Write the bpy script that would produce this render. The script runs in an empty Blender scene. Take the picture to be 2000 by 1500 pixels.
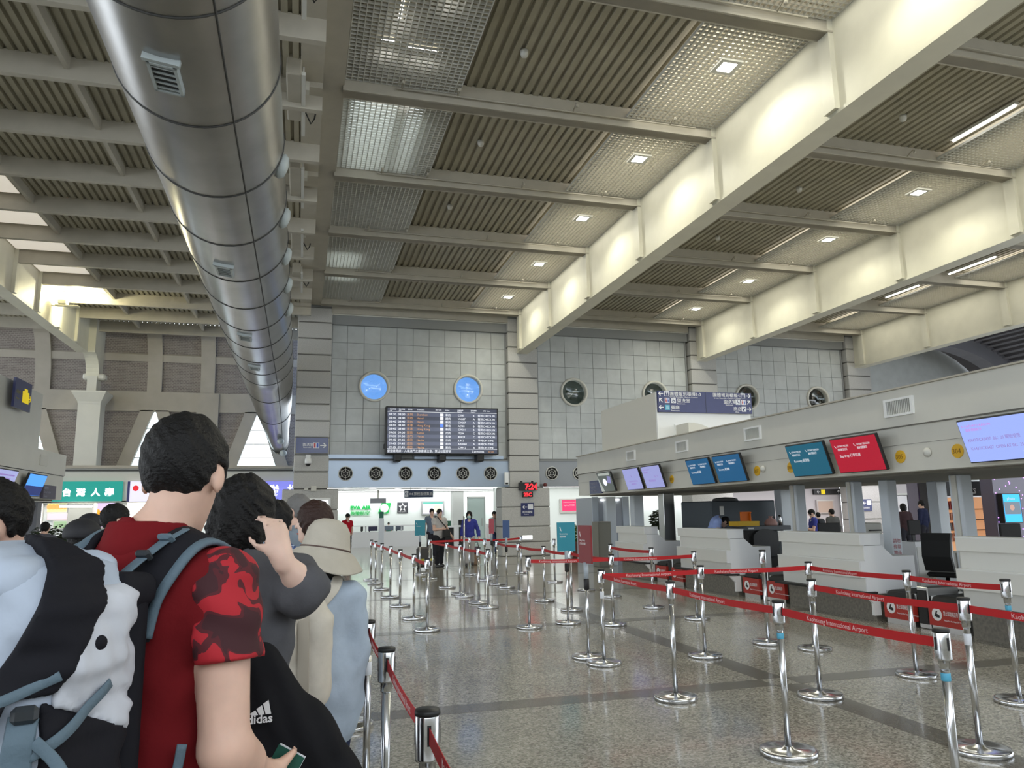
import bpy, math, random
import numpy as np
from mathutils import Matrix, Vector
random.seed(7); np.random.seed(7)
scene = bpy.context.scene
COL = scene.collection

# ------------------------------------------------------------------ camera, sky, exposure
F = 1468.0                                     # focal length in pixels of the 2000x1500 frame
_vx = np.array([5300.0, 167.0, F]); _vy = np.array([-415.0, 258.0, F])
_ax = _vx / np.linalg.norm(_vx); _ay = _vy / np.linalg.norm(_vy)
_ay = _ay - _ax * (_ax @ _ay); _ay /= np.linalg.norm(_ay)
_az = np.cross(_ax, _ay)
if _az[1] > 0: _az = -_az
RW = np.stack([_ax, _ay, _az])                 # world = RW @ (right, down, forward)
EYE = np.array([0.0, 0.0, 1.55])
cam = bpy.data.cameras.new('camera'); cam.sensor_width = 36.0; cam.lens = F / 2000 * 36
cam.clip_start = 0.05; cam.clip_end = 300
camo = bpy.data.objects.new('camera', cam); COL.objects.link(camo)
r, d, f_ = RW[:, 0], RW[:, 1], RW[:, 2]
camo.matrix_world = Matrix(((r[0], -d[0], -f_[0], EYE[0]), (r[1], -d[1], -f_[1], EYE[1]), (r[2], -d[2], -f_[2], EYE[2]), (0, 0, 0, 1)))
scene.camera = camo

def ray(px, py): return RW @ np.array([px - 1000.0, py - 750.0, F])
def at(px, py, x=None, y=None, z=None):
    """world point seen at a pixel of the photograph, on the plane x=, y= or z="""
    v = ray(px, py)
    t = (x / v[0]) if x is not None else (y / v[1]) if y is not None else ((z - EYE[2]) / v[2])
    p = EYE + v * t
    return Vector((float(p[0]), float(p[1]), float(p[2])))

world = bpy.data.worlds.new('sky'); scene.world = world; world.use_nodes = True
bg = world.node_tree.nodes['Background']
bg.inputs[0].default_value = (0.86, 0.93, 1.0, 1); bg.inputs[1].default_value = 2.0
scene.view_settings.view_transform = 'Standard'; scene.view_settings.look = 'None'
scene.view_settings.gamma = 1.0; scene.view_settings.use_curve_mapping = False
scene.view_settings.exposure = 0.74
LAMP = 1.0

# ------------------------------------------------------------------ materials
MATS = {}
def mat(name, col=(0.5, 0.5, 0.5), rough=0.6, metal=0.0, emit=None, es=1.0, noise=0.0, nscale=8.0, bump=0.0, bscale=40.0, alpha=1.0, coat=0.0, spec=0.5, trans=0.0):
    if name in MATS: return MATS[name]
    m = bpy.data.materials.new(name); m.use_nodes = True
    nt = m.node_tree; b = nt.nodes['Principled BSDF']
    b.inputs['Base Color'].default_value = (*col, 1); b.inputs['Roughness'].default_value = rough
    b.inputs['Metallic'].default_value = metal; b.inputs['Specular IOR Level'].default_value = spec
    if coat: b.inputs['Coat Weight'].default_value = coat; b.inputs['Coat Roughness'].default_value = 0.06
    if trans: b.inputs['Transmission Weight'].default_value = trans
    if alpha < 1: b.inputs['Alpha'].default_value = alpha
    if emit is not None:
        b.inputs['Emission Color'].default_value = (*emit, 1); b.inputs['Emission Strength'].default_value = es
    tc = None
    if noise or bump:
        tc = nt.nodes.new('ShaderNodeTexCoord')
    if noise:
        n = nt.nodes.new('ShaderNodeTexNoise'); n.inputs['Scale'].default_value = nscale; n.inputs['Detail'].default_value = 5
        nt.links.new(tc.outputs['Object'], n.inputs['Vector'])
        cr = nt.nodes.new('ShaderNodeValToRGB')
        cr.color_ramp.elements[0].position = 0.3; cr.color_ramp.elements[1].position = 0.7
        cr.color_ramp.elements[0].color = (*[max(0, c * (1 - noise)) for c in col], 1)
        cr.color_ramp.elements[1].color = (*[min(1, c * (1 + noise)) for c in col], 1)
        nt.links.new(n.outputs['Fac'], cr.inputs['Fac']); nt.links.new(cr.outputs['Color'], b.inputs['Base Color'])
    if bump:
        n2 = nt.nodes.new('ShaderNodeTexNoise'); n2.inputs['Scale'].default_value = bscale; n2.inputs['Detail'].default_value = 4
        nt.links.new(tc.outputs['Object'], n2.inputs['Vector'])
        bp = nt.nodes.new('ShaderNodeBump'); bp.inputs['Strength'].default_value = bump; bp.inputs['Distance'].default_value = 0.01
        nt.links.new(n2.outputs['Fac'], bp.inputs['Height']); nt.links.new(bp.outputs['Normal'], b.inputs['Normal'])
    MATS[name] = m
    return m

def floor_mat():
    m = mat('terrazzo', (0.23, 0.215, 0.18), rough=0.16, coat=0.25)
    nt = m.node_tree; b = nt.nodes['Principled BSDF']
    tc = nt.nodes.new('ShaderNodeTexCoord')
    v = nt.nodes.new('ShaderNodeTexVoronoi'); v.inputs['Scale'].default_value = 70
    nt.links.new(tc.outputs['Object'], v.inputs['Vector'])
    cr = nt.nodes.new('ShaderNodeValToRGB'); e = cr.color_ramp.elements
    e[0].position = 0.0; e[0].color = (0.17, 0.16, 0.135, 1); e[1].position = 1.0; e[1].color = (0.50, 0.48, 0.42, 1)
    k = cr.color_ramp.elements.new(0.5); k.color = (0.33, 0.315, 0.27, 1)
    sx = nt.nodes.new('ShaderNodeSeparateColor'); nt.links.new(v.outputs['Color'], sx.inputs[0])
    nt.links.new(sx.outputs[0], cr.inputs['Fac'])
    n = nt.nodes.new('ShaderNodeTexNoise'); n.inputs['Scale'].default_value = 1.3; n.inputs['Detail'].default_value = 6
    nt.links.new(tc.outputs['Object'], n.inputs['Vector'])
    mx = nt.nodes.new('ShaderNodeMix'); mx.data_type = 'RGBA'; mx.blend_type = 'MULTIPLY'; mx.inputs[0].default_value = 0.5
    nt.links.new(cr.outputs['Color'], mx.inputs[6]); nt.links.new(n.outputs['Fac'], mx.inputs[7])
    mul = nt.nodes.new('ShaderNodeMix'); mul.data_type = 'RGBA'; mul.blend_type = 'MULTIPLY'; mul.inputs[0].default_value = 1.0
    nt.links.new(mx.outputs[2], mul.inputs[6]); mul.inputs[7].default_value = (1.3, 1.3, 1.3, 1)
    nt.links.new(mul.outputs[2], b.inputs['Base Color'])
    return m

def camo_mat(name, cols, scale):
    m = mat(name, cols[0], rough=0.8)
    nt = m.node_tree; b = nt.nodes['Principled BSDF']
    tc = nt.nodes.new('ShaderNodeTexCoord')
    n = nt.nodes.new('ShaderNodeTexNoise'); n.inputs['Scale'].default_value = scale; n.inputs['Detail'].default_value = 1.5
    n.inputs['Distortion'].default_value = 0.8
    nt.links.new(tc.outputs['Object'], n.inputs['Vector'])
    cr = nt.nodes.new('ShaderNodeValToRGB'); cr.color_ramp.interpolation = 'CONSTANT'
    e = cr.color_ramp.elements; e[0].position = 0; e[0].color = (*cols[0], 1); e[1].position = 0.45; e[1].color = (*cols[1], 1)
    k = e.new(0.53); k.color = (*cols[2], 1)
    nt.links.new(n.outputs['Fac'], cr.inputs['Fac']); nt.links.new(cr.outputs['Color'], b.inputs['Base Color'])
    return m

def grid_mat(name, base, line, sx, sy, w=0.14, axes='xz', rough=0.7):
    """crossed lines woven into a cloth (plaid)"""
    m = mat(name, base, rough=rough); nt = m.node_tree; b = nt.nodes['Principled BSDF']
    tc = nt.nodes.new('ShaderNodeTexCoord'); sp = nt.nodes.new('ShaderNodeSeparateXYZ'); nt.links.new(tc.outputs['Object'], sp.inputs[0])
    outs = []
    for a, s in zip(axes, (sx, sy)):
        mm = nt.nodes.new('ShaderNodeMath'); mm.operation = 'MULTIPLY'; mm.inputs[1].default_value = s
        nt.links.new(sp.outputs['XYZ'.index(a.upper())], mm.inputs[0])
        fr = nt.nodes.new('ShaderNodeMath'); fr.operation = 'FRACT'; nt.links.new(mm.outputs[0], fr.inputs[0])
        lt = nt.nodes.new('ShaderNodeMath'); lt.operation = 'LESS_THAN'; lt.inputs[1].default_value = w; nt.links.new(fr.outputs[0], lt.inputs[0])
        outs.append(lt)
    mxn = nt.nodes.new('ShaderNodeMath'); mxn.operation = 'MAXIMUM'
    nt.links.new(outs[0].outputs[0], mxn.inputs[0]); nt.links.new(outs[1].outputs[0], mxn.inputs[1])
    mx = nt.nodes.new('ShaderNodeMix'); mx.data_type = 'RGBA'; nt.links.new(mxn.outputs[0], mx.inputs[0])
    mx.inputs[6].default_value = (*base, 1); mx.inputs[7].default_value = (*line, 1)
    nt.links.new(mx.outputs[2], b.inputs['Base Color'])
    return m

def brick_mat(name, a, b_, mortar, scale, rough=0.85, rot=(0, 0, 0)):
    m = mat(name, a, rough=rough); nt = m.node_tree; p = nt.nodes['Principled BSDF']
    tc = nt.nodes.new('ShaderNodeTexCoord'); mp = nt.nodes.new('ShaderNodeMapping'); mp.inputs['Rotation'].default_value = rot
    br = nt.nodes.new('ShaderNodeTexBrick'); br.inputs['Color1'].default_value = (*a, 1); br.inputs['Color2'].default_value = (*b_, 1)
    br.inputs['Mortar'].default_value = (*mortar, 1); br.inputs['Scale'].default_value = scale; br.inputs['Mortar Size'].default_value = 0.03
    nt.links.new(tc.outputs['Object'], mp.inputs[0]); nt.links.new(mp.outputs[0], br.inputs['Vector'])
    nt.links.new(br.outputs['Color'], p.inputs['Base Color'])
    bp = nt.nodes.new('ShaderNodeBump'); bp.inputs['Strength'].default_value = 0.4; bp.inputs['Distance'].default_value = 0.01
    nt.links.new(br.outputs['Fac'], bp.inputs['Height']); bp.invert = True; nt.links.new(bp.outputs['Normal'], p.inputs['Normal'])
    return m

# ------------------------------------------------------------------ mesh builder
class MB:
    def __init__(s): s.v = []; s.f = []; s.sm = []
    def add(s, vs, fs, smooth=False):
        o = len(s.v); s.v += [tuple(p) for p in vs]; s.f += [tuple(i + o for i in f) for f in fs]; s.sm += [smooth] * len(fs)
        return s
    def box(s, x0, x1, y0, y1, z0, z1, M=None, bev=0.0):
        if bev <= 0:
            vs = [(x, y, z) for z in (z0, z1) for y in (y0, y1) for x in (x0, x1)]
            fs = [(0, 2, 3, 1), (4, 5, 7, 6), (0, 1, 5, 4), (2, 6, 7, 3), (0, 4, 6, 2), (1, 3, 7, 5)]
        else:
            b = min(bev, (x1 - x0) / 2.01, (y1 - y0) / 2.01, (z1 - z0) / 2.01)
            vs = []; fs = []
            ring = lambda i, z: [(x0 + i, y0 + b, z), (x0 + b, y0 + i, z), (x1 - b, y0 + i, z), (x1 - i, y0 + b, z), (x1 - i, y1 - b, z), (x1 - b, y1 - i, z), (x0 + b, y1 - i, z), (x0 + i, y1 - b, z)]
            inner = lambda z: [(x0 + b, y0 + b, z), (x0 + b, y0 + b, z), (x1 - b, y0 + b, z), (x1 - b, y0 + b, z), (x1 - b, y1 - b, z), (x1 - b, y1 - b, z), (x0 + b, y1 - b, z), (x0 + b, y1 - b, z)]
            quad = lambda z: [(x0 + b, y0 + b, z), (x1 - b, y0 + b, z), (x1 - b, y1 - b, z), (x0 + b, y1 - b, z)]
            vs = quad(z0) + ring(0, z0 + b) + ring(0, z1 - b) + quad(z1)
            fs = [(3, 2, 1, 0), (20, 21, 22, 23)]
            for i in range(8):
                j = (i + 1) % 8; fs.append((4 + i, 4 + j, 12 + j, 12 + i))
            q = [0, 0, 1, 1, 2, 2, 3, 3]
            for i in range(8):
                j = (i + 1) % 8
                a, c = q[i], q[j]
                fs.append((a, c, 4 + j, 4 + i) if a != c else (a, 4 + j, 4 + i))
                fs.append((12 + i, 12 + j, 20 + c, 20 + a) if a != c else (12 + i, 12 + j, 20 + a))
        if M is not None: vs = [M @ Vector(p) for p in vs]
        return s.add(vs, fs)
    def prism(s, poly, axis, a, b, smooth=False):
        """2-D polygon extruded along an axis from a to b; poly coordinates are the other two axes in order"""
        n = len(poly)
        def P(p, t): return (t, p[0], p[1]) if axis == 'x' else (p[0], t, p[1]) if axis == 'y' else (p[0], p[1], t)
        vs = [P(p, a) for p in poly] + [P(p, b) for p in poly]
        fs = [tuple(range(n - 1, -1, -1)), tuple(range(n, 2 * n))] + [(i, (i + 1) % n, n + (i + 1) % n, n + i) for i in range(n)]
        return s.add(vs, fs, smooth)
    def lathe(s, prof, n=24, c=(0, 0, 0), M=None, smooth=True):
        """profile of (radius, height) turned about z"""
        vs = []; fs = []
        for rr, zz in prof:
            for i in range(n):
                a = 2 * math.pi * i / n; vs.append((c[0] + rr * math.cos(a), c[1] + rr * math.sin(a), c[2] + zz))
        for k in range(len(prof) - 1):
            for i in range(n):
                j = (i + 1) % n; fs.append((k * n + i, k * n + j, (k + 1) * n + j, (k + 1) * n + i))
        loop = tuple(prof[0]) == tuple(prof[-1])
        if prof[0][0] > 1e-6 and not loop: fs.append(tuple(range(n - 1, -1, -1)))
        if prof[-1][0] > 1e-6 and not loop: fs.append(tuple((len(prof) - 1) * n + i for i in range(n)))
        if M is not None: vs = [M @ Vector(p) for p in vs]
        return s.add(vs, fs, smooth)
    def tube(s, pts, r, n=10, cap=True, flat=None):
        """tube along points; r a number or list; flat=(w,t,normal list) makes a strap"""
        pts = [Vector(p) for p in pts]; m = len(pts); vs = []; fs = []
        rs = r if isinstance(r, (list, tuple)) else [r] * m
        up = Vector((0, 0, 1)); prev = None
        for i, p in enumerate(pts):
            t = (pts[min(i + 1, m - 1)] - pts[max(i - 1, 0)]).normalized()
            if prev is None:
                a = t.cross(up if abs(t.z) < 0.95 else Vector((1, 0, 0))).normalized()
            else:
                a = (prev - t * prev.dot(t)).normalized()
            prev = a; b = t.cross(a)
            for k in range(n):
                an = 2 * math.pi * k / n
                vs.append(p + a * (rs[i] * math.cos(an)) + b * (rs[i] * math.sin(an)))
        for i in range(m - 1):
            for k in range(n):
                j = (k + 1) % n; fs.append((i * n + k, i * n + j, (i + 1) * n + j, (i + 1) * n + k))
        if cap: fs.append(tuple(range(n - 1, -1, -1))); fs.append(tuple((m - 1) * n + k for k in range(n)))
        return s.add(vs, fs, True)
    def strap(s, pts, nrm, w, t):
        """flat webbing along points, lying with its face to the normals"""
        pts = [Vector(p) for p in pts]; m = len(pts); vs = []; fs = []
        for i, p in enumerate(pts):
            tg = (pts[min(i + 1, m - 1)] - pts[max(i - 1, 0)]).normalized()
            nn = Vector(nrm[i]) if not isinstance(nrm, Vector) else nrm
            nn = (nn - tg * nn.dot(tg)).normalized(); sd = tg.cross(nn)
            ww = w[i] if isinstance(w, (list, tuple)) else w
            for (u, q) in ((-1, 0.2), (-0.85, 1), (0.85, 1), (1, 0.2), (0.85, -0.6), (-0.85, -0.6)):
                vs.append(p + sd * (u * ww / 2) + nn * (q * t / 2))
        for i in range(m - 1):
            for k in range(6):
                j = (k + 1) % 6; fs.append((i * 6 + k, i * 6 + j, (i + 1) * 6 + j, (i + 1) * 6 + k))
        fs.append((5, 4, 3, 2, 1, 0)); fs.append(tuple((m - 1) * 6 + k for k in range(6)))
        return s.add(vs, fs, True)
    def mesh(s, name='mesh'):
        me = bpy.data.meshes.new(name); me.from_pydata([tuple(p) for p in s.v], [], s.f)
        me.polygons.foreach_set('use_smooth', s.sm); me.update()
        return me
    def build(s, name, m, parent=None, loc=None):
        me = s.mesh(name); me.materials.append(m)
        return link(name, me, parent, loc)

def link(name, me, parent=None, loc=None, rot=None):
    o = bpy.data.objects.new(name, me); COL.objects.link(o)
    if parent is not None: o.parent = parent
    if loc is not None: o.location = loc
    if rot is not None: o.rotation_euler = rot
    return o
def tag(o, label=None, cat=None, group=None, kind=None):
    if label: o['label'] = label
    if cat: o['category'] = cat
    if group: o['group'] = group
    if kind: o['kind'] = kind
    return o
def thing(name, loc=(0, 0, 0), label=None, cat=None, group=None, rz=0.0, kind=None):
    o = bpy.data.objects.new(name, None); COL.objects.link(o); o.empty_display_size = 0.1
    o.location = loc; o.rotation_euler = (0, 0, rz)
    return tag(o, label, cat, group, kind)
def copy_tree(o, parent=None, loc=None, label=None, rz=None):
    c = o.copy(); COL.objects.link(c)
    if parent is not None: c.parent = parent
    for ch in list(o.children): copy_tree(ch, c)
    if loc is not None: c.location = loc
    if rz is not None: c.rotation_euler.z = rz
    if label: c['label'] = label
    return c
ORD = ['nearest', 'second', 'third', 'fourth', 'fifth', 'sixth', 'seventh', 'eighth', 'ninth', 'tenth', 'eleventh', 'twelfth', 'thirteenth', 'fourteenth']

# ------------------------------------------------------------------ lettering
_dg = None
def text_mesh(s, size, depth=0.002, align='LEFT', bold=0.0, xs=1.0):
    cu = bpy.data.curves.new('lettering', 'FONT'); cu.body = s; cu.size = size; cu.align_x = align; cu.extrude = depth / 2
    cu.resolution_u = 2; cu.offset = bold
    o = bpy.data.objects.new('lettering', cu); COL.objects.link(o)
    dg = bpy.context.evaluated_depsgraph_get()
    me = bpy.data.meshes.new_from_object(o.evaluated_get(dg)); me.name = 'lettering'
    bpy.data.objects.remove(o); bpy.data.curves.remove(cu)
    if xs != 1.0: me.transform(Matrix.Diagonal((xs, 1, 1, 1)))
    return me
def lettering(s, size, m, parent, M, name='lettering', **kw):
    """flat letters; M maps (x right, y up, z out) into the parent's space"""
    me = text_mesh(s, size, **kw); me.transform(M); me.materials.clear(); me.materials.append(m)
    return link(name, me, parent)
def frame_m(o, xr, yu):
    """matrix from an origin, a right vector and an up vector"""
    xr = Vector(xr).normalized(); yu = Vector(yu).normalized(); zn = xr.cross(yu)
    return Matrix(((xr.x, yu.x, zn.x, o[0]), (xr.y, yu.y, zn.y, o[1]), (xr.z, yu.z, zn.z, o[2]), (0, 0, 0, 1)))
def flat(poly, M, m, name, parent, t=0.002):
    """flat plate from a 2-D outline in the space of M, t thick"""
    b = MB().prism(poly, 'z', 0, t); b.v = [M @ Vector(p) for p in b.v]
    return b.build(name, m, parent)
def disc(cx, cy, r, n=24): return [(cx + r * math.cos(2 * math.pi * i / n), cy + r * math.sin(2 * math.pi * i / n)) for i in range(n)]
def rect(x0, y0, x1, y1): return [(x0, y0), (x1, y0), (x1, y1), (x0, y1)]
def arrow(cx, cy, s, ang):
    """white way-finding arrow: shaft and open head"""
    c, sn = math.cos(ang), math.sin(ang)
    p = [(-0.5, -0.07), (0.22, -0.07), (-0.02, -0.31), (0.09, -0.42), (0.5, 0), (0.09, 0.42), (-0.02, 0.31), (0.22, 0.07), (-0.5, 0.07)]
    return [(cx + s * (c * x - sn * y), cy + s * (sn * x + c * y)) for x, y in p]
# ------------------------------------------------------------------ shared materials
m_floor = floor_mat()
m_strip = mat('dark_granite', (0.15, 0.14, 0.12), rough=0.2, noise=0.3, nscale=60, coat=0.2)
m_beam = mat('beam_paint', (0.46, 0.43, 0.36), rough=0.55, noise=0.06, nscale=3)
m_girder = mat('girder_paint', (0.68, 0.66, 0.55), rough=0.5, noise=0.05, nscale=2)
m_deck = mat('deck_steel', (0.36, 0.335, 0.255), rough=0.6, noise=0.1, nscale=2)
m_louvre = mat('louvre_metal', (0.62, 0.62, 0.58), rough=0.45)
m_plenum = mat('plenum_board', (0.75, 0.75, 0.72), rough=0.8)
m_roof = mat('roof_light_seal', (0.4, 0.38, 0.34), rough=0.9)
m_tile = mat('wall_tile', (0.48, 0.505, 0.50), rough=0.35, noise=0.07, nscale=3)
m_tile2 = mat('wall_tile_b', (0.52, 0.545, 0.54), rough=0.35, noise=0.07, nscale=3)
m_joint = mat('tile_joint', (0.22, 0.225, 0.22), rough=0.9)
m_granite = mat('column_granite', (0.47, 0.465, 0.445), rough=0.6, noise=0.14, nscale=45)
m_granite_joint = mat('column_joint', (0.15, 0.145, 0.135), rough=0.9)
m_lintel = mat('lintel_steel', (0.26, 0.27, 0.27), rough=0.5)
m_band = mat('band_metal', (0.42, 0.50, 0.61), rough=0.3, metal=0.35)
m_band_g = mat('band_metal_grey', (0.27, 0.285, 0.30), rough=0.4, metal=0.3)
m_black = mat('black', (0.012, 0.012, 0.013), rough=0.5)
m_white = mat('white_paint', (0.82, 0.83, 0.82), rough=0.5)
m_offwhite = mat('offwhite', (0.62, 0.61, 0.55), rough=0.55)
m_cream = mat('fascia_cream', (0.64, 0.63, 0.57), rough=0.5, noise=0.03, nscale=2)
m_chrome = mat('chrome', (0.64, 0.65, 0.67), rough=0.17, metal=1.0)
m_steel = mat('brushed_steel', (0.55, 0.55, 0.54), rough=0.3, metal=1.0)
m_alu = mat('duct_aluminium', (0.40, 0.395, 0.385), rough=0.30, metal=1.0, noise=0.12, nscale=1.5)
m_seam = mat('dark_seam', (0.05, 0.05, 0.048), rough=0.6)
def glass_mat(name, tint, refl=0.12):
    m = mat(name, tint); nt = m.node_tree; nt.nodes.clear()
    o = nt.nodes.new('ShaderNodeOutputMaterial'); t = nt.nodes.new('ShaderNodeBsdfTransparent'); g = nt.nodes.new('ShaderNodeBsdfGlossy'); x = nt.nodes.new('ShaderNodeMixShader')
    t.inputs[0].default_value = (*tint, 1); g.inputs['Roughness'].default_value = 0.05; x.inputs[0].default_value = refl
    nt.links.new(t.outputs[0], x.inputs[1]); nt.links.new(g.outputs[0], x.inputs[2]); nt.links.new(x.outputs[0], o.inputs[0]); return m
m_glass = glass_mat('window_glass', (0.92, 0.97, 0.98))
m_letw = mat('letter_white', (0.85, 0.85, 0.85), rough=0.6)
m_navy = mat('sign_navy', (0.028, 0.035, 0.13), rough=0.3, noise=0.05)
m_lamp = mat('lamp_lens', (1, 1, 1), emit=(1.0, 0.98, 0.93), es=14.0)
m_tubel = mat('tube_lamp', (1, 1, 1), emit=(1.0, 0.97, 0.92), es=5.0)

# ------------------------------------------------------------------ floor
floor = MB().box(-24, 34, -8, 46, -0.3, 0.0).build('floor', m_floor); tag(floor, 'polished beige terrazzo floor with dark granite strips', kind='structure')
XS = [-3.95, 4.25]; YS = [2.2, 6.28, 10.4, 14.5, 18.6, 22.7]
W = 0.13; T = 0.0015
def seg(x0, x1, y0, y1): MB().box(x0, x1, y0, y1, 0.0, T).build('granite_strip', m_strip, floor)
for y in YS:
    xs = [-10.0] + XS + [7.7]
    for a, b in zip(xs[:-1], xs[1:]): seg(a + (W if a != -10 else 0), b - (W if b != 7.7 else 0), y - W, y + W)
for x in XS:
    ys = [-2.0] + YS + [26.0]
    for a, b in zip(ys[:-1], ys[1:]): seg(x - W, x + W, a + (W if a != -2 else 0), b - (W if b != 26 else 0))

# ------------------------------------------------------------------ ceiling
ceiling = thing('ceiling', (0, 0, 8.8), kind='structure'); ceiling['label'] = 'grey beamed ceiling with ribbed steel deck and louvre panels'
CZ = 8.8
def cpart(b, name, m):
    b.v = [(x, y, z - CZ) for x, y, z in b.v]; return b.build(name, m, ceiling)
MB().box(-24, 34, -7, 32, 9.95 - CZ, 10.2 - CZ).build('roof_light_seal', m_roof, ceiling)  # unseen slab added over the deck to close light leaks
GX = [0.33, 7.92, 15.51, 23.1]           # girder centre lines
CBY = [5.6, 9.05, 12.5, 15.95, 19.4, 22.85, 26.3]
# girders
cpart(MB().box(0.14, 0.52, -6, 26.6, 8.9, 9.95), 'girder', m_beam)
for gx in GX[1:]:
    cpart(MB().box(gx - 0.19, gx + 0.19, -6, 26.75, 7.5, 9.95), 'girder', m_girder)
    cpart(MB().box(gx - 0.215, gx + 0.215, -6, 26.74, 7.47, 7.53), 'girder_flange', m_girder)
cpart(MB().box(-7.92, -7.54, -6, 29.7, 7.5, 9.95), 'girder', m_girder)
# ribbed deck, one sheet for each bay between cross beams
def deck_mesh(w, l, pitch=0.18, dep=0.06):
    n = int(w / pitch); p = []
    for i in range(n):
        x = i * w / n; s = w / n
        p += [(x, 0), (x + s * 0.56, 0), (x + s * 0.66, dep), (x + s * 0.92, dep)]
    p.append((w, 0))
    vs = [(x, 0, z) for x, z in p] + [(x, l, z) for x, z in p]; n = len(p)
    fs = [(i, i + 1, n + i + 1, n + i) for i in range(n - 1)]
    return MB().add(vs, fs).mesh('deck_panel')
for (x0, x1) in ((0.52, 7.73), (8.11, 15.32), (15.70, 22.91)):
    me = deck_mesh(x1 - x0, 3.45); me.materials.append(m_deck)
    for k, y in enumerate([2.15] + CBY[:-1]):
        link('deck_panel', me, ceiling, (x0, y - 0.0, 9.2 - CZ))
# cross beams
for bi, (x0, x1) in enumerate(((0.50, 7.75), (8.09, 15.34), (15.68, 22.93))):
    me = MB().box(0, x1 - x0, -0.22, 0, 0, 0.42).box(0, x1 - x0, -0.25, 0.03, 0, 0.03).mesh('cross_beam'); me.materials.append(m_beam)
    pil = MB().box(-0.09, 0, -0.24, 0.02, 7.53, 9.9).mesh('stiffener'); pil.materials.append(m_girder)
    # thin sprinkler pipe clipped to the near face, with bent drop heads
    L = x1 - x0
    pb = MB().tube([(0.9, -0.30, 0.13), (L - 0.5, -0.30, 0.13)], 0.016, 8)
    for t in (1.0, 2.0, 4.2, 6.2):
        pb.tube([(t, -0.30, 0.13), (t, -0.48, 0.20), (t, -0.52, 0.16)], 0.013, 6)
        pb.lathe([(0.0, -0.045), (0.028, -0.04), (0.028, 0.0), (0.012, 0.02)], 8, (t, -0.52, 0.15))
    pm = pb.mesh('sprinkler_pipe'); pm.materials.append(m_beam)
    for y in CBY:
        link('cross_beam', me, ceiling, (x0, y, 0))
        link('stiffener', pil, ceiling, (x1 - 0.02, y, -CZ))
        if y > 9 and bi < 2: link('sprinkler_pipe', pm, ceiling, (x0, y, 0))
# louvre panels: crossed slats, one panel per bay
def louvre_mesh(w, l, p=0.098, h=0.05, t=0.013):
    b = MB(); nx = int(w / p); ny = int(l / p)
    for i in range(nx + 1): x = i * w / nx; b.box(x - t / 2, x + t / 2, 0, l, 0, h)
    for j in range(ny + 1): y = j * l / ny; b.box(0, w, y - t / 2, y + t / 2, 0.004, h - 0.004)
    me = b.mesh('louvre_panel'); me.materials.append(m_louvre); return me
lv_l = louvre_mesh(2.0, 3.18); lv_r = louvre_mesh(1.9, 3.18); lv_2 = louvre_mesh(2.15, 3.18)
def louvre(me, x, y):
    o = link('louvre_panel', me, ceiling, (x, y, 9.0 - CZ)); o['kind'] = 'stuff'
for y in [2.15] + CBY[:-1]:
    louvre(lv_l, 0.54, y + 0.03); louvre(lv_r, 5.82, y + 0.03)
    louvre(lv_2, 13.16, y + 0.03); louvre(lv_2, 20.74, y + 0.03)
# skylight panes above the left louvres, behind the deck line
m_sky = mat('skylight_pane', (0.9, 0.95, 0.95), emit=(0.85, 0.95, 0.95), es=0.7)
for y, x0, x1, y0, y1 in ((12.5, 0.7, 1.55, 0.3, 3.1), (12.5, 1.75, 2.05, 0.6, 3.0), (19.4, 0.6, 1.5, 1.7, 3.0), (22.85, 0.7, 1.5, 0.3, 0.9)):
    cpart(MB().box(x0, x1, y + y0, y + y1, 9.185, 9.195), 'skylight_pane', m_sky)
for (x, y, w, l) in ((0.95, 9.3, 0.05, 0.35), (1.25, 10.1, 0.04, 0.6), (1.05, 11.2, 0.2, 0.12), (1.5, 11.3, 0.5, 0.05), (1.9, 9.5, 0.05, 0.5), (1.1, 12.7, 0.12, 0.15), (1.6, 12.7, 0.1, 0.2)):
    cpart(MB().box(x, x + w, y, y + l, 9.183, 9.193), 'skylight_pane', m_tubel)
# smoke detectors on the deck
for (x, y) in ((3.45, 7.7), (3.4, 11.0), (3.4, 14.2), (11.4, 14.6), (11.3, 11.2), (11.2, 18.0), (3.4, 17.6)):
    cpart(MB().lathe([(0.0, -0.11), (0.05, -0.11), (0.07, -0.06), (0.07, 0.0)], 12, (x, y, 9.2)), 'smoke_detector', m_louvre)

# ------------------------------------------------------------------ downlights in the right-hand louvre strips
def lamp_data(name, typ, power, color, **kw):
    l = bpy.data.lights.new(name, typ); l.energy = power * LAMP; l.color = color
    for k, v in kw.items(): setattr(l, k, v)
    return l
spot = lamp_data('downlight_beam', 'SPOT', 92, (1.0, 0.98, 0.80), spot_size=math.radians(150), spot_blend=0.55, shadow_soft_size=0.09)
plen = lamp_data('louvre_glow', 'AREA', 26, (1.0, 0.93, 0.84), shape='RECTANGLE', size=1.6, size_y=2.6)
wash = lamp_data('louvre_fill', 'AREA', 15, (1.0, 0.97, 0.84), shape='RECTANGLE', size=1.7, size_y=2.9)  # added fill lamp for light spilling down from the lit louvres
def downlight(x, y, label):
    t = thing('downlight', (x, y, 8.95), label, 'ceiling light', 'square downlights beside the girders')
    b = MB()
    for (a0, a1, b0, b1) in ((-0.2, 0.2, -0.2, -0.13), (-0.2, 0.2, 0.13, 0.2), (-0.2, -0.13, -0.13, 0.13), (0.13, 0.2, -0.13, 0.13)): b.box(a0, a1, b0, b1, 0, 0.05)
    b.build('frame', m_louvre, t); MB().box(-0.13, 0.13, -0.13, 0.13, 0.012, 0.03, bev=0.008).build('lens', m_lamp, t)
    l = bpy.data.objects.new('downlight_beam', spot); COL.objects.link(l); l.parent = t; l.location = (0, 0, -0.02)
    return t
ROW = {0: 'first row left of the near girder', 1: 'second row beyond the near girder', 2: 'third row by the far right girder'}
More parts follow.
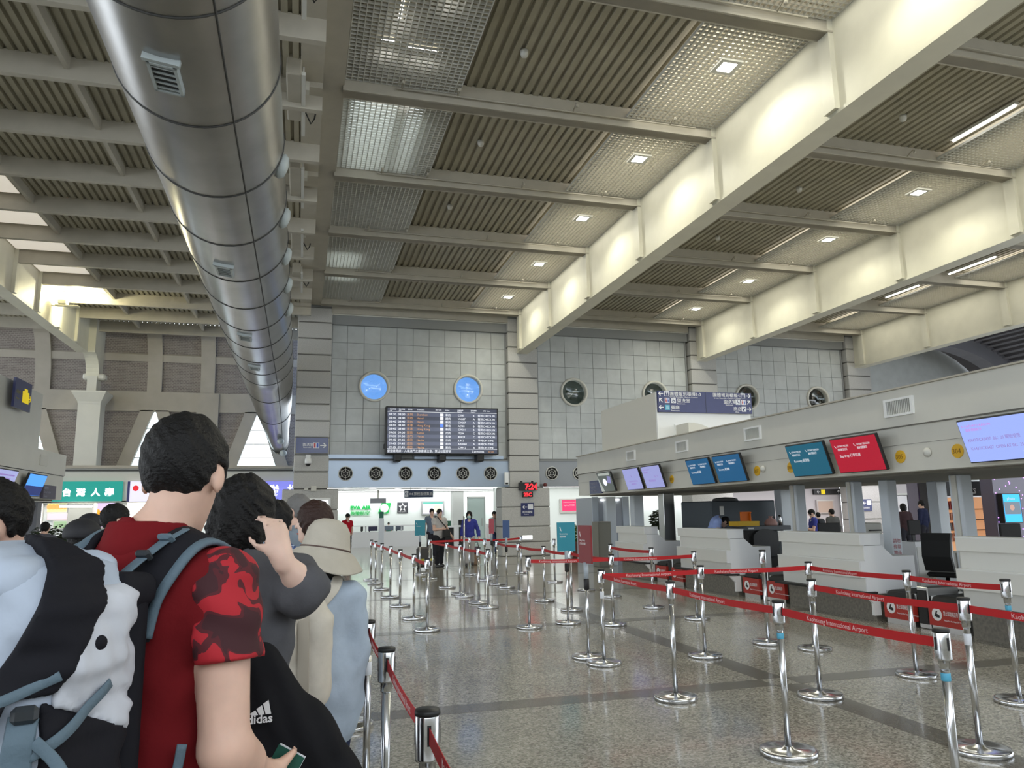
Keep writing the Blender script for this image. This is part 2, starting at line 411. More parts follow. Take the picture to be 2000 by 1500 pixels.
for row, (x, ys) in enumerate(((6.76, (3.6, 6.9, 10.25, 13.72, 17.1, 20.8, 24.4)), (14.05, (3.6, 6.9, 10.25, 13.72, 16.95, 20.9, 24.4)))):
    for i, y in enumerate(ys):
        downlight(x, y, f'square white downlight, {ORD[i]} from the camera in the {ROW[row]}')
for x in (6.77, 14.2, 21.8):
    for y in (3.9, 7.3, 10.8, 14.2, 17.7, 21.1, 24.5):
        if x > 20 and y < 14: continue
        l = bpy.data.objects.new('louvre_glow', plen); COL.objects.link(l); l.location = (x, y, 9.075); l.rotation_euler = (math.pi, 0, 0)
        l = bpy.data.objects.new('louvre_fill', wash); COL.objects.link(l); l.location = (x, y, 8.985)
# fluorescent battens between the deck and the louvres in the far bays
for i, (x, y0, y1) in enumerate(((20.3, 13.2, 15.6), (20.3, 17.2, 19.0), (20.3, 20.2, 21.8), (12.9, 10.1, 11.6))):
    t = thing('batten_light', (x, y0, 9.02), f'slim fluorescent batten light, {ORD[i]} along the far louvre edge' if i < 3 else 'slim lit slot beside the louvre of the middle bay', 'ceiling light')
    MB().box(-0.06, 0.06, 0, y1 - y0, 0.04, 0.09).build('housing', m_louvre, t)
    MB().tube([(0, 0.03, 0.02), (0, y1 - y0 - 0.03, 0.02)], 0.02, 8).build('tube', m_tubel, t)

# ------------------------------------------------------------------ left bay of the ceiling
LBZ = 8.35
ly = [8.38 + 1.96 * i for i in range(12)]
me = MB().box(0, 7.72, -0.04, 0.04, 0.02, 0.40).box(0, 7.72, -0.06, 0.06, 0, 0.025).mesh('cross_beam'); me.materials.append(m_beam)
for y in ly: link('cross_beam', me, ceiling, (-7.56, y, LBZ - CZ))
me = MB().box(0, 9.0, -0.04, 0.04, 0.02, 0.40).box(0, 9.0, -0.06, 0.06, 0, 0.025).mesh('cross_beam'); me.materials.append(m_beam)
for y in ly[4:]: link('cross_beam', me, ceiling, (-16.9, y, LBZ - CZ))
for x in (-5.98, -3.74, -1.5): cpart(MB().box(x - 0.04, x + 0.04, 2, 30, 8.53, 8.75), 'purlin', m_beam)
me = deck_mesh(7.7, 1.96, 0.155, 0.06); me.materials.append(m_deck)
for y in ly[:-1] + [ly[0] - 1.96]: link('deck_panel', me, ceiling, (-7.55, y, 8.73 - CZ))
me = deck_mesh(9.0, 1.96, 0.155, 0.06); me.materials.append(m_deck)
for y in ly[4:-1]: link('deck_panel', me, ceiling, (-16.9, y, 8.73 - CZ))
for y in ly: cpart(MB().box(-7.54, -7.45, y - 0.1, y + 0.1, 7.52, 8.72), 'stiffener', m_girder)
cpart(MB().box(-0.2, 0.16, -6, 26.6, 8.72, 8.95), 'girder_flange', m_beam)
# translucent roof panels next to the left girder and a lamp hung on it
m_trans = mat('roof_translucent', (0.9, 0.86, 0.78), emit=(1.0, 0.92, 0.80), es=0.28)
for i, y in enumerate(ly[3:9]): cpart(MB().box(-7.5, -6.2, y + 0.14, y + 1.82, 8.70, 8.72), 'roof_light_panel', m_trans)
t = thing('girder_floodlight', (-7.1, 25.2, 8.0), 'small bright floodlight fixed to the left girder', 'floodlight')
MB().box(-0.3, 0.35, -0.1, 0.1, 0.02, 0.05).tube([(-0.42, 0, 0.03), (-0.3, 0, 0.03)], 0.02, 8).build('bracket', m_girder, t)
MB().box(-0.22, 0.02, -0.14, 0.14, 0.06, 0.2, bev=0.02).build('lamp_housing', m_girder, t)
l = bpy.data.objects.new('girder_flood', lamp_data('girder_flood', 'POINT', 90, (1.0, 0.93, 0.6), shadow_soft_size=0.12)); COL.objects.link(l); l.location = (-6.85, 25.3, 8.28)

# ------------------------------------------------------------------ girder end bracket and column at the left
t = thing('hall_column', (-7.5, 30.55, 0), 'tall square cream column with flared capital carrying the left girder', 'column')
b = MB().box(-0.37, 0.37, -0.35, 0.35, 0, 5.7)
b.build('shaft', m_cream, t)
fl = MB(); vs = []
for zz, e in ((5.7, 0.37), (5.78, 0.39), (6.1, 0.56), (6.16, 0.56)): vs += [(-e, -e, zz), (e, -e, zz), (e, e, zz), (-e, e, zz)]
fs = [(0, 3, 2, 1), (12, 13, 14, 15)] + [(4 * k + i, 4 * k + (i + 1) % 4, 4 * k + 4 + (i + 1) % 4, 4 * k + 4 + i) for k in range(3) for i in range(4)]
fl.add(vs, fs).build('capital', m_cream, t)
MB().box(-0.16, 0.16, -0.25, 0.35, 6.16, 6.75).build('bearing_block', m_cream, t)
# curved haunch: girder soffit turning down to the bearing
P = []
for i in range(9):
    a = math.pi / 2 * i / 8; P.append((-0.95 + 0.75 * math.sin(a), 7.5 - 0.75 + 0.75 * math.cos(a) - 0.0))
P = P + [(0.35, 6.75), (0.35, 9.9), (-0.95, 9.9)]
MB().prism(P, 'x', -0.23, 0.2).build('haunch', m_girder, t)
MB().box(-0.34, 0.42, -0.2, 0.2, 6.62, 6.86, bev=0.06).build('bearing_pin', m_cream, t)

# ------------------------------------------------------------------ round duct
dp = []
def duct_path():
    pts = [(-1.19, y, 6.41, 0.84) for y in (-3.0, 3.0, 8.0, 14.0, 20.0, 25.0)]
    for (px, py, Y, rp) in ((534, 792, 27.8, 33), (541, 838, 29.0, 22), (547, 872, 29.8, 15)):
        p = at(px, py, y=Y); pts.append((p.x, Y, p.z, rp / F * Y))
    return pts
def pathval(y):
    q = DP
    for a, b in zip(q[:-1], q[1:]):
        if a[1] <= y <= b[1]:
            t = (y - a[1]) / (b[1] - a[1]); return tuple(a[i] + (b[i] - a[i]) * t for i in range(4))
    return q[-1]
DP = duct_path()
duct = thing('ventilation_duct', (-1.19, -3.0, 5.57), 'big round silver ventilation duct running under the ceiling', 'duct')
off = Vector((-1.19, -3.0, 5.57)); N = 40
ys = list(np.arange(-3, 25, 1.0)) + list(np.arange(25, 29.9, 0.4))
b = MB(); vs = []; fs = []
for y in ys:
    x, _, z, rr = pathval(y)
    for k in range(N):
        a = 2 * math.pi * k / N; vs.append((x + rr * math.cos(a) - off.x, y - off.y, z + rr * math.sin(a) - off.z))
for i in range(len(ys) - 1):
    for k in range(N): fs.append((i * N + k, i * N + (k + 1) % N, (i + 1) * N + (k + 1) % N, (i + 1) * N + k))
fs.append(tuple(range(N))); fs.append(tuple((len(ys) - 1) * N + k for k in range(N)))
b.add(vs, fs, True).build('duct_shell', m_alu, duct)
rings = [0.6 + 1.82 * i for i in range(17)]
for y in rings:
    x, _, z, rr = pathval(y)
    b = MB()
    pts = [(x + (rr + 0.002) * math.cos(2 * math.pi * k / 48) - off.x, y - off.y, z + (rr + 0.002) * math.sin(2 * math.pi * k / 48) - off.z) for k in range(49)]
    b.tube(pts, 0.011, 6, cap=False).build('seam_ring', m_seam, duct)
a = -math.pi / 2 + math.radians(28)
MB().tube([(pathval(y)[0] + (pathval(y)[3] + 0.002) * math.cos(a) - off.x, y - off.y, pathval(y)[2] + (pathval(y)[3] + 0.002) * math.sin(a) - off.z) for y in ys], 0.011, 6).build('seam_line', m_seam, duct)
m_vent = mat('vent_blue_grey', (0.42, 0.47, 0.48), rough=0.4)
for (px, py) in ((357, 155), (458, 530), (495, 660), (511, 719)):
    p = at(px, py, z=5.56); y = p.y
    ang = -math.pi / 2 - math.radians(8); nrm = Vector((math.cos(ang), 0, math.sin(ang))); c0 = Vector((-1.19, y, 6.41)) + nrm * 0.84
    sd = Vector((-math.sin(ang), 0, math.cos(ang)))
    Mx = Matrix(((sd.x, 0, nrm.x, c0.x - off.x), (sd.y, 1, nrm.y, c0.y - off.y), (sd.z, 0, nrm.z, c0.z - off.z), (0, 0, 0, 1)))
    g = MB()
    for (x0, x1, y0, y1) in ((-0.13, -0.1, -0.24, 0.24), (0.1, 0.13, -0.24, 0.24), (-0.13, 0.13, -0.24, -0.21), (-0.13, 0.13, 0.21, 0.24)): g.box(x0, x1, y0, y1, -0.05, 0.05, M=Mx)
    g.box(-0.16, 0.16, -0.29, -0.24, -0.03, 0.045, M=Mx)
    o = g.build('duct_grille', m_vent, duct)
    g = MB().box(-0.1, 0.1, -0.21, 0.21, -0.02, 0.03, M=Mx); g.build('grille_dark', m_black, o)
    g = MB()
    for k in range(5): g.box(-0.1, 0.1, -0.18 + 0.085 * k, -0.165 + 0.085 * k, 0.03, 0.046, M=Mx)
    g.build('grille_blades', m_vent, o)
for y in (9.9, 11.75, 13.6, 15.4, 17.3):                    # round jet nozzles on the far side
    g = MB(); Mx = Matrix.Translation((-1.19 + 0.84 * math.cos(-0.28) - off.x, y - off.y, 6.41 + 0.84 * math.sin(-0.28) - off.z)) @ Matrix.Rotation(math.pi / 2 + 0.28, 4, 'Y')
    g.lathe([(0.16, -0.03), (0.17, 0.02), (0.13, 0.07), (0.05, 0.09), (0, 0.09)], 18, M=Mx); g.build('jet_nozzle', m_vent, duct)
for (px, py) in ((524, 795), (537, 826), (548, 862), (553, 885)):
    Y = {524: 27.7, 537: 28.4, 548: 29.2, 553: 29.6}[px]; p = at(px, py, y=Y - 0.35)
    g = MB().lathe([(0.0, -0.08), (0.1, -0.06), (0.13, 0.0), (0.1, 0.06), (0, 0.08)], 14, M=Matrix.Translation(p - off) @ Matrix.Rotation(1.2, 4, 'X'))
    g.build('jet_nozzle', m_vent, duct)
# hangers, pipes and control boxes in the slot between the duct and the narrow girder
for i, y in enumerate((4.6, 8.0, 11.4, 14.8, 18.2, 21.6)):
    t = thing('service_box', (-0.12, y, 8.15), f'grey metal service box on a rail above the duct, {ORD[i]} from the camera', 'service box', 'service boxes above the duct')
    MB().box(-0.3, -0.06, 0.0, 1.5, 0.3, 0.75, bev=0.02).build('casing', m_beam, t)
    MB().box(-0.06, 0.0, -0.1, 1.9, 0.24, 0.3).box(-0.05, -0.02, 0.2, 0.24, 0.3, 0.8).box(-0.05, -0.02, 1.2, 1.24, 0.3, 0.8).build('rail', m_louvre, t)
    MB().tube([(0.0, 1.6, 0.55), (0.1, 1.75, 0.42), (0.16, 1.7, 0.5), (0.2, 1.6, 0.7)], 0.015, 6).build('cable', m_black, t)
    MB().box(0.0, 0.06, 0.5, 0.66, 0.35, 0.5).build('junction_box', m_offwhite, t)
MB().box(-0.75, 0.14, -6, 26.6, 8.95 - CZ, 9.0 - CZ).build('soffit_panel', m_beam, ceiling)
for y in CBY: cpart(MB().box(-0.75, 0.16, y - 0.5, y + 0.05, 8.62, 8.95), 'beam_stub', m_beam)
# ------------------------------------------------------------------ granite clad columns at the far wall
def granite_column(name, xc, w, label, wide=False):
    t = thing(name, (xc, 26.7, 0), label, 'column')
    MB().box(-w / 2 + 0.03, w / 2 - 0.03, 0.03, 0.75, 0, 9.2).build('core', m_granite_joint, t)
    z = 0.0; hs = []
    top = 8.85; zl = [0.0, 0.75, 1.5, 2.25 + 0.2]
    zz = 2.45
    while zz < top - 0.3: zz += 0.585; zl.append(zz)
    zl[-1] = top
    for a, b in zip(zl[:-1], zl[1:]):
        if b <= 2.5: continue
        MB().box(-w / 2, w / 2, 0, 0.7, a + 0.02, b - 0.02, bev=0.02).build('granite_block', m_granite, t)
    ww = w / 2 + 0.34
    for a, b in ((0.0, 0.5), (0.5, 1.05), (1.05, 1.75), (1.75, 2.45)):
        MB().box(-ww, ww, -0.08, 0.75, a + 0.015, b - 0.015, bev=0.02).build('granite_block', m_granite, t)
    MB().box(-ww + 0.03, ww - 0.03, -0.05, 0.75, 0, 2.45).build('base_core', m_granite_joint, t)
    MB().box(-w / 2 + 0.02, w / 2 - 0.02, 0.02, 0.7, 8.85, 9.3).build('column_head', m_lintel, t)
    return t
granite_column('granite_column', 0.33, 1.16, 'grey granite block column under the duct, with restroom sign and camera')
granite_column('granite_column', 7.94, 1.16, 'grey granite block column with red digital clock')
granite_column('granite_column', 15.6, 1.16, 'grey granite block column rising behind the blue hall directory')
granite_column('granite_column', 23.1, 1.16, 'grey granite block column at the far right of the tiled wall')

# ------------------------------------------------------------------ tiled end wall, one piece of wall for each bay
WY = 27.0
def tiled_wall(name, x0, x1, label, wins, xfirst):
    t = thing(name, (x0, WY, 3.5), label, kind='structure')
    # backing with round holes left for the windows: a ring mesh around each, cells elsewhere
    R = 0.53; p = 0.572; pz = 0.592
    nx = int(round((x1 - x0) / p)); p = (x1 - x0) / nx
    zs = [3.52 + pz * k for k in range(9)]; zs[-1] = 8.3
    zb = [3.5, 8.34]
    # backing in strips above, below and between windows, with square openings filled by ring plates
    xs = [x0] + [v for w in wins for v in (w - 0.62, w + 0.62)] + [x1]
    bk = MB()
    for i in range(0, len(xs), 2): bk.box(xs[i], xs[i + 1], WY + 0.012, WY + 0.2, *zb)
    for w in wins:
        bk.box(w - 0.62, w + 0.62, WY + 0.012, WY + 0.2, zb[0], 6.1 - 0.62); bk.box(w - 0.62, w + 0.62, WY + 0.012, WY + 0.2, 6.1 + 0.62, zb[1])
        n = 48; vs = []; fs = []
        for k in range(n):
            a = 2 * math.pi * (k + 0.5) / n; c, s_ = math.cos(a), math.sin(a); q = 0.62 / max(abs(c), abs(s_))
            for yy in (WY + 0.012, WY + 0.2):
                vs += [(w + R * c, yy, 6.1 + R * s_), (w + q * c, yy, 6.1 + q * s_)]
        for k in range(n):
            j = (k + 1) % n
            fs += [(4 * k, 4 * k + 1, 4 * j + 1, 4 * j), (4 * k + 2, 4 * j + 2, 4 * j + 3, 4 * k + 3), (4 * k, 4 * j, 4 * j + 2, 4 * k + 2)]
        bk.add(vs, fs)
    bk.v = [(x - x0, y - WY, z - 3.5) for x, y, z in bk.v]
    bk.build('wall_backing', m_joint, t)
    g = 0.008
    for j in range(8):
        for i in range(nx):
            a0, a1 = x0 + i * p + g, x0 + (i + 1) * p - g; c0, c1 = zs[j] + g, zs[j + 1] - g
            poly = [(a0, c0), (a1, c0), (a1, c1), (a0, c1)]
            near = [w for w in wins if a0 - R < w < a1 + R and c0 - R < 6.1 < c1 + R]
            mm = m_tile if (i * 7 + j * 3) % 5 else m_tile2
            if near:
                w = near[0]
                inside = [math.hypot(x - w, z - 6.1) < R for x, z in poly]
                dx = max(a0 - w, 0, w - a1); dz = max(c0 - 6.1, 0, 6.1 - c1)
                if math.hypot(dx, dz) < R:
                    if all(inside): continue
                    # cut the tile along the circle
                    n = 10; vs = []; fs = []; ins = []
                    for jj in range(n + 1):
                        for ii in range(n + 1):
                            x = a0 + (a1 - a0) * ii / n; z = c0 + (c1 - c0) * jj / n; dd = math.hypot(x - w, z - 6.1); ins.append(dd < R)
                            if dd < R and dd > R - 0.09: x, z = w + (x - w) * R / dd, 6.1 + (z - 6.1) * R / dd
                            vs.append((x - x0, -0.004, z - 3.5))
                    for jj in range(n):
                        for ii in range(n):
                            q = (jj * (n + 1) + ii, jj * (n + 1) + ii + 1, (jj + 1) * (n + 1) + ii + 1, (jj + 1) * (n + 1) + ii)
                            if not all(ins[k] for k in q): fs.append(q)
                    used = sorted({k for q in fs for k in q}); ix = {k: i_ for i_, k in enumerate(used)}
                    if fs: MB().add([vs[k] for k in used], [tuple(ix[k] for k in q) for q in fs]).build('wall_tile', mm, t)
                    continue
            b = MB().prism(poly, 'y', WY - 0.004, WY + 0.014); b.v = [(x - x0, y - WY, z - 3.5) for x, y, z in b.v]
            b.build('wall_tile', mm, t)
    MB().box(0, x1 - x0, -0.16, 0.2, 4.80, 5.16).build('lintel', m_lintel, t)
    MB().box(0, x1 - x0, -0.3, 0.2, 5.16, 5.6).build('lintel_beam', m_beam, t)
    MB().box(-0.03, x1 - x0 + 0.03, -0.22, 0.2, 5.13, 5.18).build('lintel_edge', m_louvre, t)
    MB().box(0, x1 - x0, -0.03, 0.2, -0.10, 0.02).build('cornice', m_joint, t)
    for xx in (0.0, x1 - x0 - 0.07): MB().box(xx, xx + 0.07, -0.03, 0.15, 0, 4.8).build('edge_strip', m_lintel, t)
    return t
W1 = (2.44, 5.89); W2 = (10.07, 13.5); W3 = (17.69, 21.11)
tiled_wall('wall_back_left', 0.88, 7.38, 'grey tiled end wall with two blue round windows', W1, 0)
tiled_wall('wall_back_middle', 8.56, 14.98, 'grey tiled end wall with two green round windows', W2, 0)
tiled_wall('wall_back_right', 16.22, 22.48, 'grey tiled end wall with two dark round windows', W3, 0)
wb = thing('wall_back_far_right', (23.7, WY, 2.5), 'plain grey end wall at the far right', kind='structure')
MB().box(0, 9, 0, 0.2, 0, 7.45).build('wall_face', m_tile, wb)
wi = 0
def backroom(x0, x1, col, es): pass
for (wins, kind) in ((W1, 'blue'), (W2, 'green'), (W3, 'dark')):
    for w in wins:
        wi += 1
        t = thing(f'window_{wi}', (w, WY, 6.1), kind='structure'); t['label'] = f'round window with pale rim, {"sky blue" if kind == "blue" else "dark green" if kind == "green" else "black"} pane'
        Mx = Matrix.Rotation(math.pi / 2, 4, 'X')
        MB().lathe([(0.47, -0.16), (0.56, -0.16), (0.56, 0.05), (0.535, 0.075), (0.49, 0.075), (0.47, 0.05), (0.47, -0.16)], 48, M=Mx).build('window_frame', m_offwhite, t)
        MB().lathe([(0.0, -0.10), (0.475, -0.10), (0.475, -0.09), (0.0, -0.09)], 48, M=Mx).build('window_pane', m_glass, t)
# what stands behind the round windows: open sky behind the blue pair, dim green and dark rooms behind the others
m_grn = mat('room_green', (0.06, 0.13, 0.11), rough=0.9); m_dkr = mat('room_dark', (0.012, 0.012, 0.012), rough=0.9)
m_skyw = mat('sky_blue', (0.1, 0.25, 0.6), emit=(0.16, 0.36, 0.80), es=0.75)
t = thing('wall_behind_windows', (0, 29.0, 4.5), 'rooms seen through the round windows', kind='structure')
MB().box(0.9, 7.4, 0, 0.1, 0, 4.2).build('blue_sky_screen', m_skyw, t)
MB().box(8.2, 15.2, 0, 0.1, 0, 4.2).build('green_room_wall', m_grn, t)
MB().box(16.2, 23, 0, 0.1, 0, 4.2).build('dark_room_wall', m_dkr, t)
MB().box(15.3, 23, -1.8, 0.1, 4.1, 4.2).box(15.3, 23, -1.8, 0.1, 0, 0.1).box(16.0, 16.2, -1.8, 0.1, 0, 4.2).box(22.9, 23.0, -1.8, 0.1, 0, 4.2).build('dark_room_lining', m_dkr, t)
for (x0, x1) in ((7.6, 8.2),): MB().box(x0, x1, -1.9, 0.1, 0, 4.2).build('partition', m_grn, t)

# ------------------------------------------------------------------ metal band with round ceiling-jet vents above the openings
def band(name, x0, x1, m, label):
    t = thing(name, (x0, 26.85, 2.5), label, kind='structure')
    MB().box(0, x1 - x0, 0, 0.35, 0, 0.93).build('band_sheet', m, t)
    MB().box(0, x1 - x0, -0.05, 0.35, 0.93, 0.97).build('band_edge', m_lintel, t)
    return t
band('trim_1', 0.88, 7.38, m_band, 'blue-grey metal band over the wide opening')
MB().box(0.0, 2.55, -0.02, 0.1, 1.0, 1.14).box(3.0, 6.3, 0.0, 0.1, 1.0, 1.12).build('gloss_strip', m_band, bpy.data.objects['trim_1'])
band('trim_2', 8.5, 15.0, m_band_g, 'grey metal band over the right opening')
band('trim_3', 16.2, 22.5, m_band_g, 'grey metal band behind the check-in island')
def round_vent(x, i, where):
    t = thing('round_vent', (x, 26.85, 2.98), f'round black jet vent, {where}', 'air vent', 'round vents in the metal bands')
    Mx = Matrix.Rotation(math.pi / 2, 4, 'X')
    MB().lathe([(0.0, 0.004), (0.225, 0.004), (0.225, 0.012), (0, 0.012)], 32, M=Mx).build('vent_back', m_black, t)
    b = MB()
    for r0, r1 in ((0.225, 0.25), (0.135, 0.15), (0.06, 0.072)):
        b.lathe([(r0, 0.0), (r1, 0.0), (r1, 0.03), (r0, 0.03), (r0, 0.0)], 32, M=Mx)
    for k in range(6):
        b.box(-0.006, 0.006, -0.028, -0.012, 0.065, 0.23, M=Matrix.Rotation(k * math.pi / 3, 4, 'Y'))
    b.build('vent_grille', m_louvre, t)
WH = ['first', 'second', 'third', 'fourth', 'fifth', 'sixth']
for i, px in enumerate((675, 734, 792, 848, 904, 958)):
    round_vent(at(px, 924, y=26.85).x, i, f'{WH[i]} from the left in the blue band')
for i, px in enumerate((1078, 1131)):
    round_vent(at(px, 924, y=26.85).x, i, ('left' if i == 0 else 'right, half hidden') + ' in the grey band')

# ------------------------------------------------------------------ vaulted end wall at the left
m_brick = brick_mat('brown_brick', (0.26, 0.225, 0.20), (0.20, 0.17, 0.155), (0.36, 0.33, 0.30), 4.2, rot=(math.pi / 2, 0, 0))
m_conc = mat('concrete_beige', (0.42, 0.385, 0.325), rough=0.7, noise=0.06, nscale=2)
VY = 31.5
vw = thing('wall_left', (-16.9, VY, 0), 'vaulted end wall with brown brick infill and triangular windows', kind='structure')
def vp(b, name, m):
    b.v = [(x + 16.9, y - VY, z) for x, y, z in b.v]; return b.build(name, m, vw)
X0, X1 = -16.9, 0.3
prof = []
for i in range(13):
    a = math.pi / 2 * i / 12; prof.append((30.3 + 1.2 * math.sin(a), 6.35 + 2.45 * math.cos(a)))
def curved(x0, x1, out, name, m, i0=0, i1=13):
    p = prof[i0:i1]; q = [(y - out, z - out * 0.6) for y, z in p]; r_ = [(y + 0.08, z + 0.08) for y, z in p][::-1]
    vp(MB().prism(q + r_, 'x', x0, x1, smooth=False), name, m)
curved(X0, X1, 0.0, 'brick_vault', m_brick)
for px in (78, 300, 405): 
    p = at(px, 720, y=31.0); curved(p.x - 0.26, p.x + 0.26, 0.1, 'vault_rib', m_conc)
curved(X0, X1, 0.07, 'vault_rail', m_conc, 7, 9)
vp(MB().box(X0, X1, VY - 0.12, VY + 0.2, 5.62, 6.38), 'ring_beam', m_conc)
# A-shaped struts around triangular window openings
ZT, ZB = 5.66, 3.3
cx = [at(62, 800, y=VY).x, at(303, 800, y=VY).x, at(505, 800, y=VY).x]
edges = [X0]
for c in cx:
    for s in (-1, 1):
        vp(MB().prism([(c + s * 0.03, ZT), (c + s * 0.5, ZT), (c + s * 1.28, ZB), (c + s * 0.8, ZB)] if s > 0 else [(c - 0.5, ZT), (c - 0.03, ZT), (c - 0.8, ZB), (c - 1.28, ZB)], 'y', VY - 0.12, VY + 0.1), 'a_frame_strut', m_conc)
    edges += [c]
edges += [X1]
cs = cx
tri = [(X0, cs[0], 'l')]
vp(MB().prism([(X0, ZT), (cs[0] - 0.5, ZT), (cs[0] - 1.28, ZB), (X0, ZB)], 'y', VY, VY + 0.1), 'brick_infill', m_brick)
for a, b in zip(cs[:-1], cs[1:]):
    vp(MB().prism([(a + 0.5, ZT), (b - 0.5, ZT), (b - 1.28, ZB), (a + 1.28, ZB)], 'y', VY, VY + 0.1), 'brick_infill', m_brick)
vp(MB().prism([(cs[2] + 0.5, ZT), (X1, ZT), (X1, ZB), (cs[2] + 1.28, ZB)], 'y', VY, VY + 0.1), 'brick_infill', m_brick)
p = at(405, 800, y=31.3); vp(MB().box(p.x - 0.4, p.x + 0.4, VY - 0.2, VY + 0.1, ZB, 6.35), 'pier', m_conc)
for i, c in enumerate(cx):
    t = thing(f'window_{7 + i}', (c, VY + 0.02, ZB), kind='structure'); t['label'] = 'bright triangular window between concrete struts'
    MB().prism([(-0.8, 0), (0.8, 0), (0.03, ZT - ZB), (-0.03, ZT - ZB)], 'y', 0, 0.012).build('window_pane', m_glass, t)
    bb = MB()
    for zz, hw in ((0.55, 0.62), (1.1, 0.44), (1.65, 0.25)): bb.box(-hw, hw, -0.02, 0.02, zz - 0.012, zz + 0.012)
    bb.build('glazing_bar', m_conc, t)
vp(MB().box(X0, X1, VY, VY + 0.2, 0, ZB), 'wall_lower', m_conc)
# vault and slatted roof at the far right
vr = thing('wall_right', (24.0, 26.9, 0), 'dark curved vault with slats beyond the right wall', kind='structure')
m_vdark = mat('vault_dark', (0.14, 0.135, 0.15), rough=0.7); m_vslat = mat('vault_slat', (0.20, 0.20, 0.23), rough=0.6)
p0 = at(1700, 690, y=26.9)
def vq(b, name, m):
    b.v = [(x - 24.0, y - 26.9, z) for x, y, z in b.v]; return b.build(name, m, vr)
arc = [(25.5 + 4.6 * math.sin(a), 4.2 + 3.9 * math.cos(a)) for a in np.linspace(0.0, math.pi / 2, 14)]
arc2 = [(25.5 + 5.3 * math.sin(a), 4.2 + 4.6 * math.cos(a)) for a in np.linspace(0.0, math.pi / 2, 14)]
vq(MB().prism(arc + arc2[::-1], 'y', 24.6, 25.3), 'vault_rib', m_vslat)
vq(MB().prism([(x * 1.0, z + 0.05) for x, z in arc2] + [(x + 0.2, z + 0.25) for x, z in arc2[::-1]], 'y', 12, 26.8), 'vault_skin', m_vdark)
for k in range(22):
    a = 0.1 + k * 0.063; x = 25.5 + 5.15 * math.sin(a); z = 4.2 + 4.45 * math.cos(a)
    vq(MB().box(-0.06, 0.06, 14, 24.6, -0.02, 0.02, M=Matrix.Translation((x, 0, z)) @ Matrix.Rotation(a, 4, 'Y')), 'vault_slat', m_vslat)

# ------------------------------------------------------------------ unseen wall added behind the camera to cut low daylight, open above
we = thing('wall_light_block', (0, -7.0, 0), 'unseen wall added behind the camera to hold back light, open above', kind='structure')
MB().box(-24, 34, -0.2, 0, 0, 3.6).build('wall_face', m_cream, we)
# ------------------------------------------------------------------ check-in island on the right
m_counter = mat('counter_white', (0.76, 0.76, 0.72), rough=0.4)
m_counter_side = mat('counter_side', (0.86, 0.87, 0.88), rough=0.4)
m_plinth = mat('plinth_stone', (0.17, 0.155, 0.125), rough=0.35, noise=0.3, nscale=25)
m_rubber = mat('rubber_black', (0.02, 0.02, 0.02), rough=0.7)
m_post = mat('post_blue_white', (0.66, 0.71, 0.76), rough=0.4)
m_yellow = mat('disc_yellow', (0.72, 0.42, 0.02), rough=0.5)
m_banner = mat('banner_red', (0.42, 0.03, 0.02), rough=0.45)
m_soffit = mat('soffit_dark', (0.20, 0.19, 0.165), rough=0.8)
m_scr = {}
def screen_mat(name, c, es): 
    m_scr[name] = mat('screen_' + name, (0.01, 0.01, 0.01), rough=0.25, emit=c, es=es); return m_scr[name]
screen_mat('blue', (0.006, 0.10, 0.24), 0.55); screen_mat('teal', (0.008, 0.115, 0.19), 0.55); screen_mat('red', (0.42, 0.006, 0.028), 0.6)
screen_mat('lav', (0.30, 0.32, 0.62), 0.65); screen_mat('lav2', (0.34, 0.44, 0.92), 0.65); screen_mat('photo', (0.05, 0.06, 0.055), 1.0)
m_txt_e = mat('screen_text', (0.1, 0.1, 0.1), emit=(0.75, 0.8, 0.85), es=0.5)
m_txt_d = mat('screen_text_dark', (0.1, 0.1, 0.1), emit=(0.16, 0.10, 0.30), es=1.0)
m_txt_p = mat('screen_text_purple', (0.1, 0.1, 0.1), emit=(0.35, 0.12, 0.42), es=1.0)
CXF = 7.6                                                       # front of the canopy
can = thing('checkin_canopy', (CXF, 4.0, 2.0), 'long cream fascia canopy over the right check-in counters', 'canopy')
def kp(b, name, m, par=None):
    b.v = [(x - CXF, y - 4.0, z - 2.0) for x, y, z in b.v]; return b.build(name, m, par or can)
Y0, Y1 = -2.0, 20.3
kp(MB().prism([(CXF, 2.6), (CXF + 0.02, 3.09), (CXF + 3.4, 3.09), (CXF + 3.4, 2.6)], 'y', Y0, Y1), 'upper_fascia', m_cream)
kp(MB().prism([(CXF + 0.03, 2.0), (CXF + 0.03, 2.585), (CXF + 3.4, 2.585), (CXF + 3.4, 2.0)], 'y', Y0, Y1), 'lower_fascia', m_cream)
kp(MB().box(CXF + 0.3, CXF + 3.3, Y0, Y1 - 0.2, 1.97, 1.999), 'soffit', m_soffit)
kp(MB().box(CXF - 0.02, CXF + 3.4, Y0, Y1 + 0.01, 3.09, 3.11), 'top_edge', m_beam)
kp(MB().box(CXF + 0.01, CXF + 0.04, Y0, Y1, 2.585, 2.6), 'fascia_groove', m_soffit)
kp(MB().box(CXF + 0.025, CXF + 0.04, Y0, Y1, 2.35, 2.354), 'panel_joint', m_soffit)
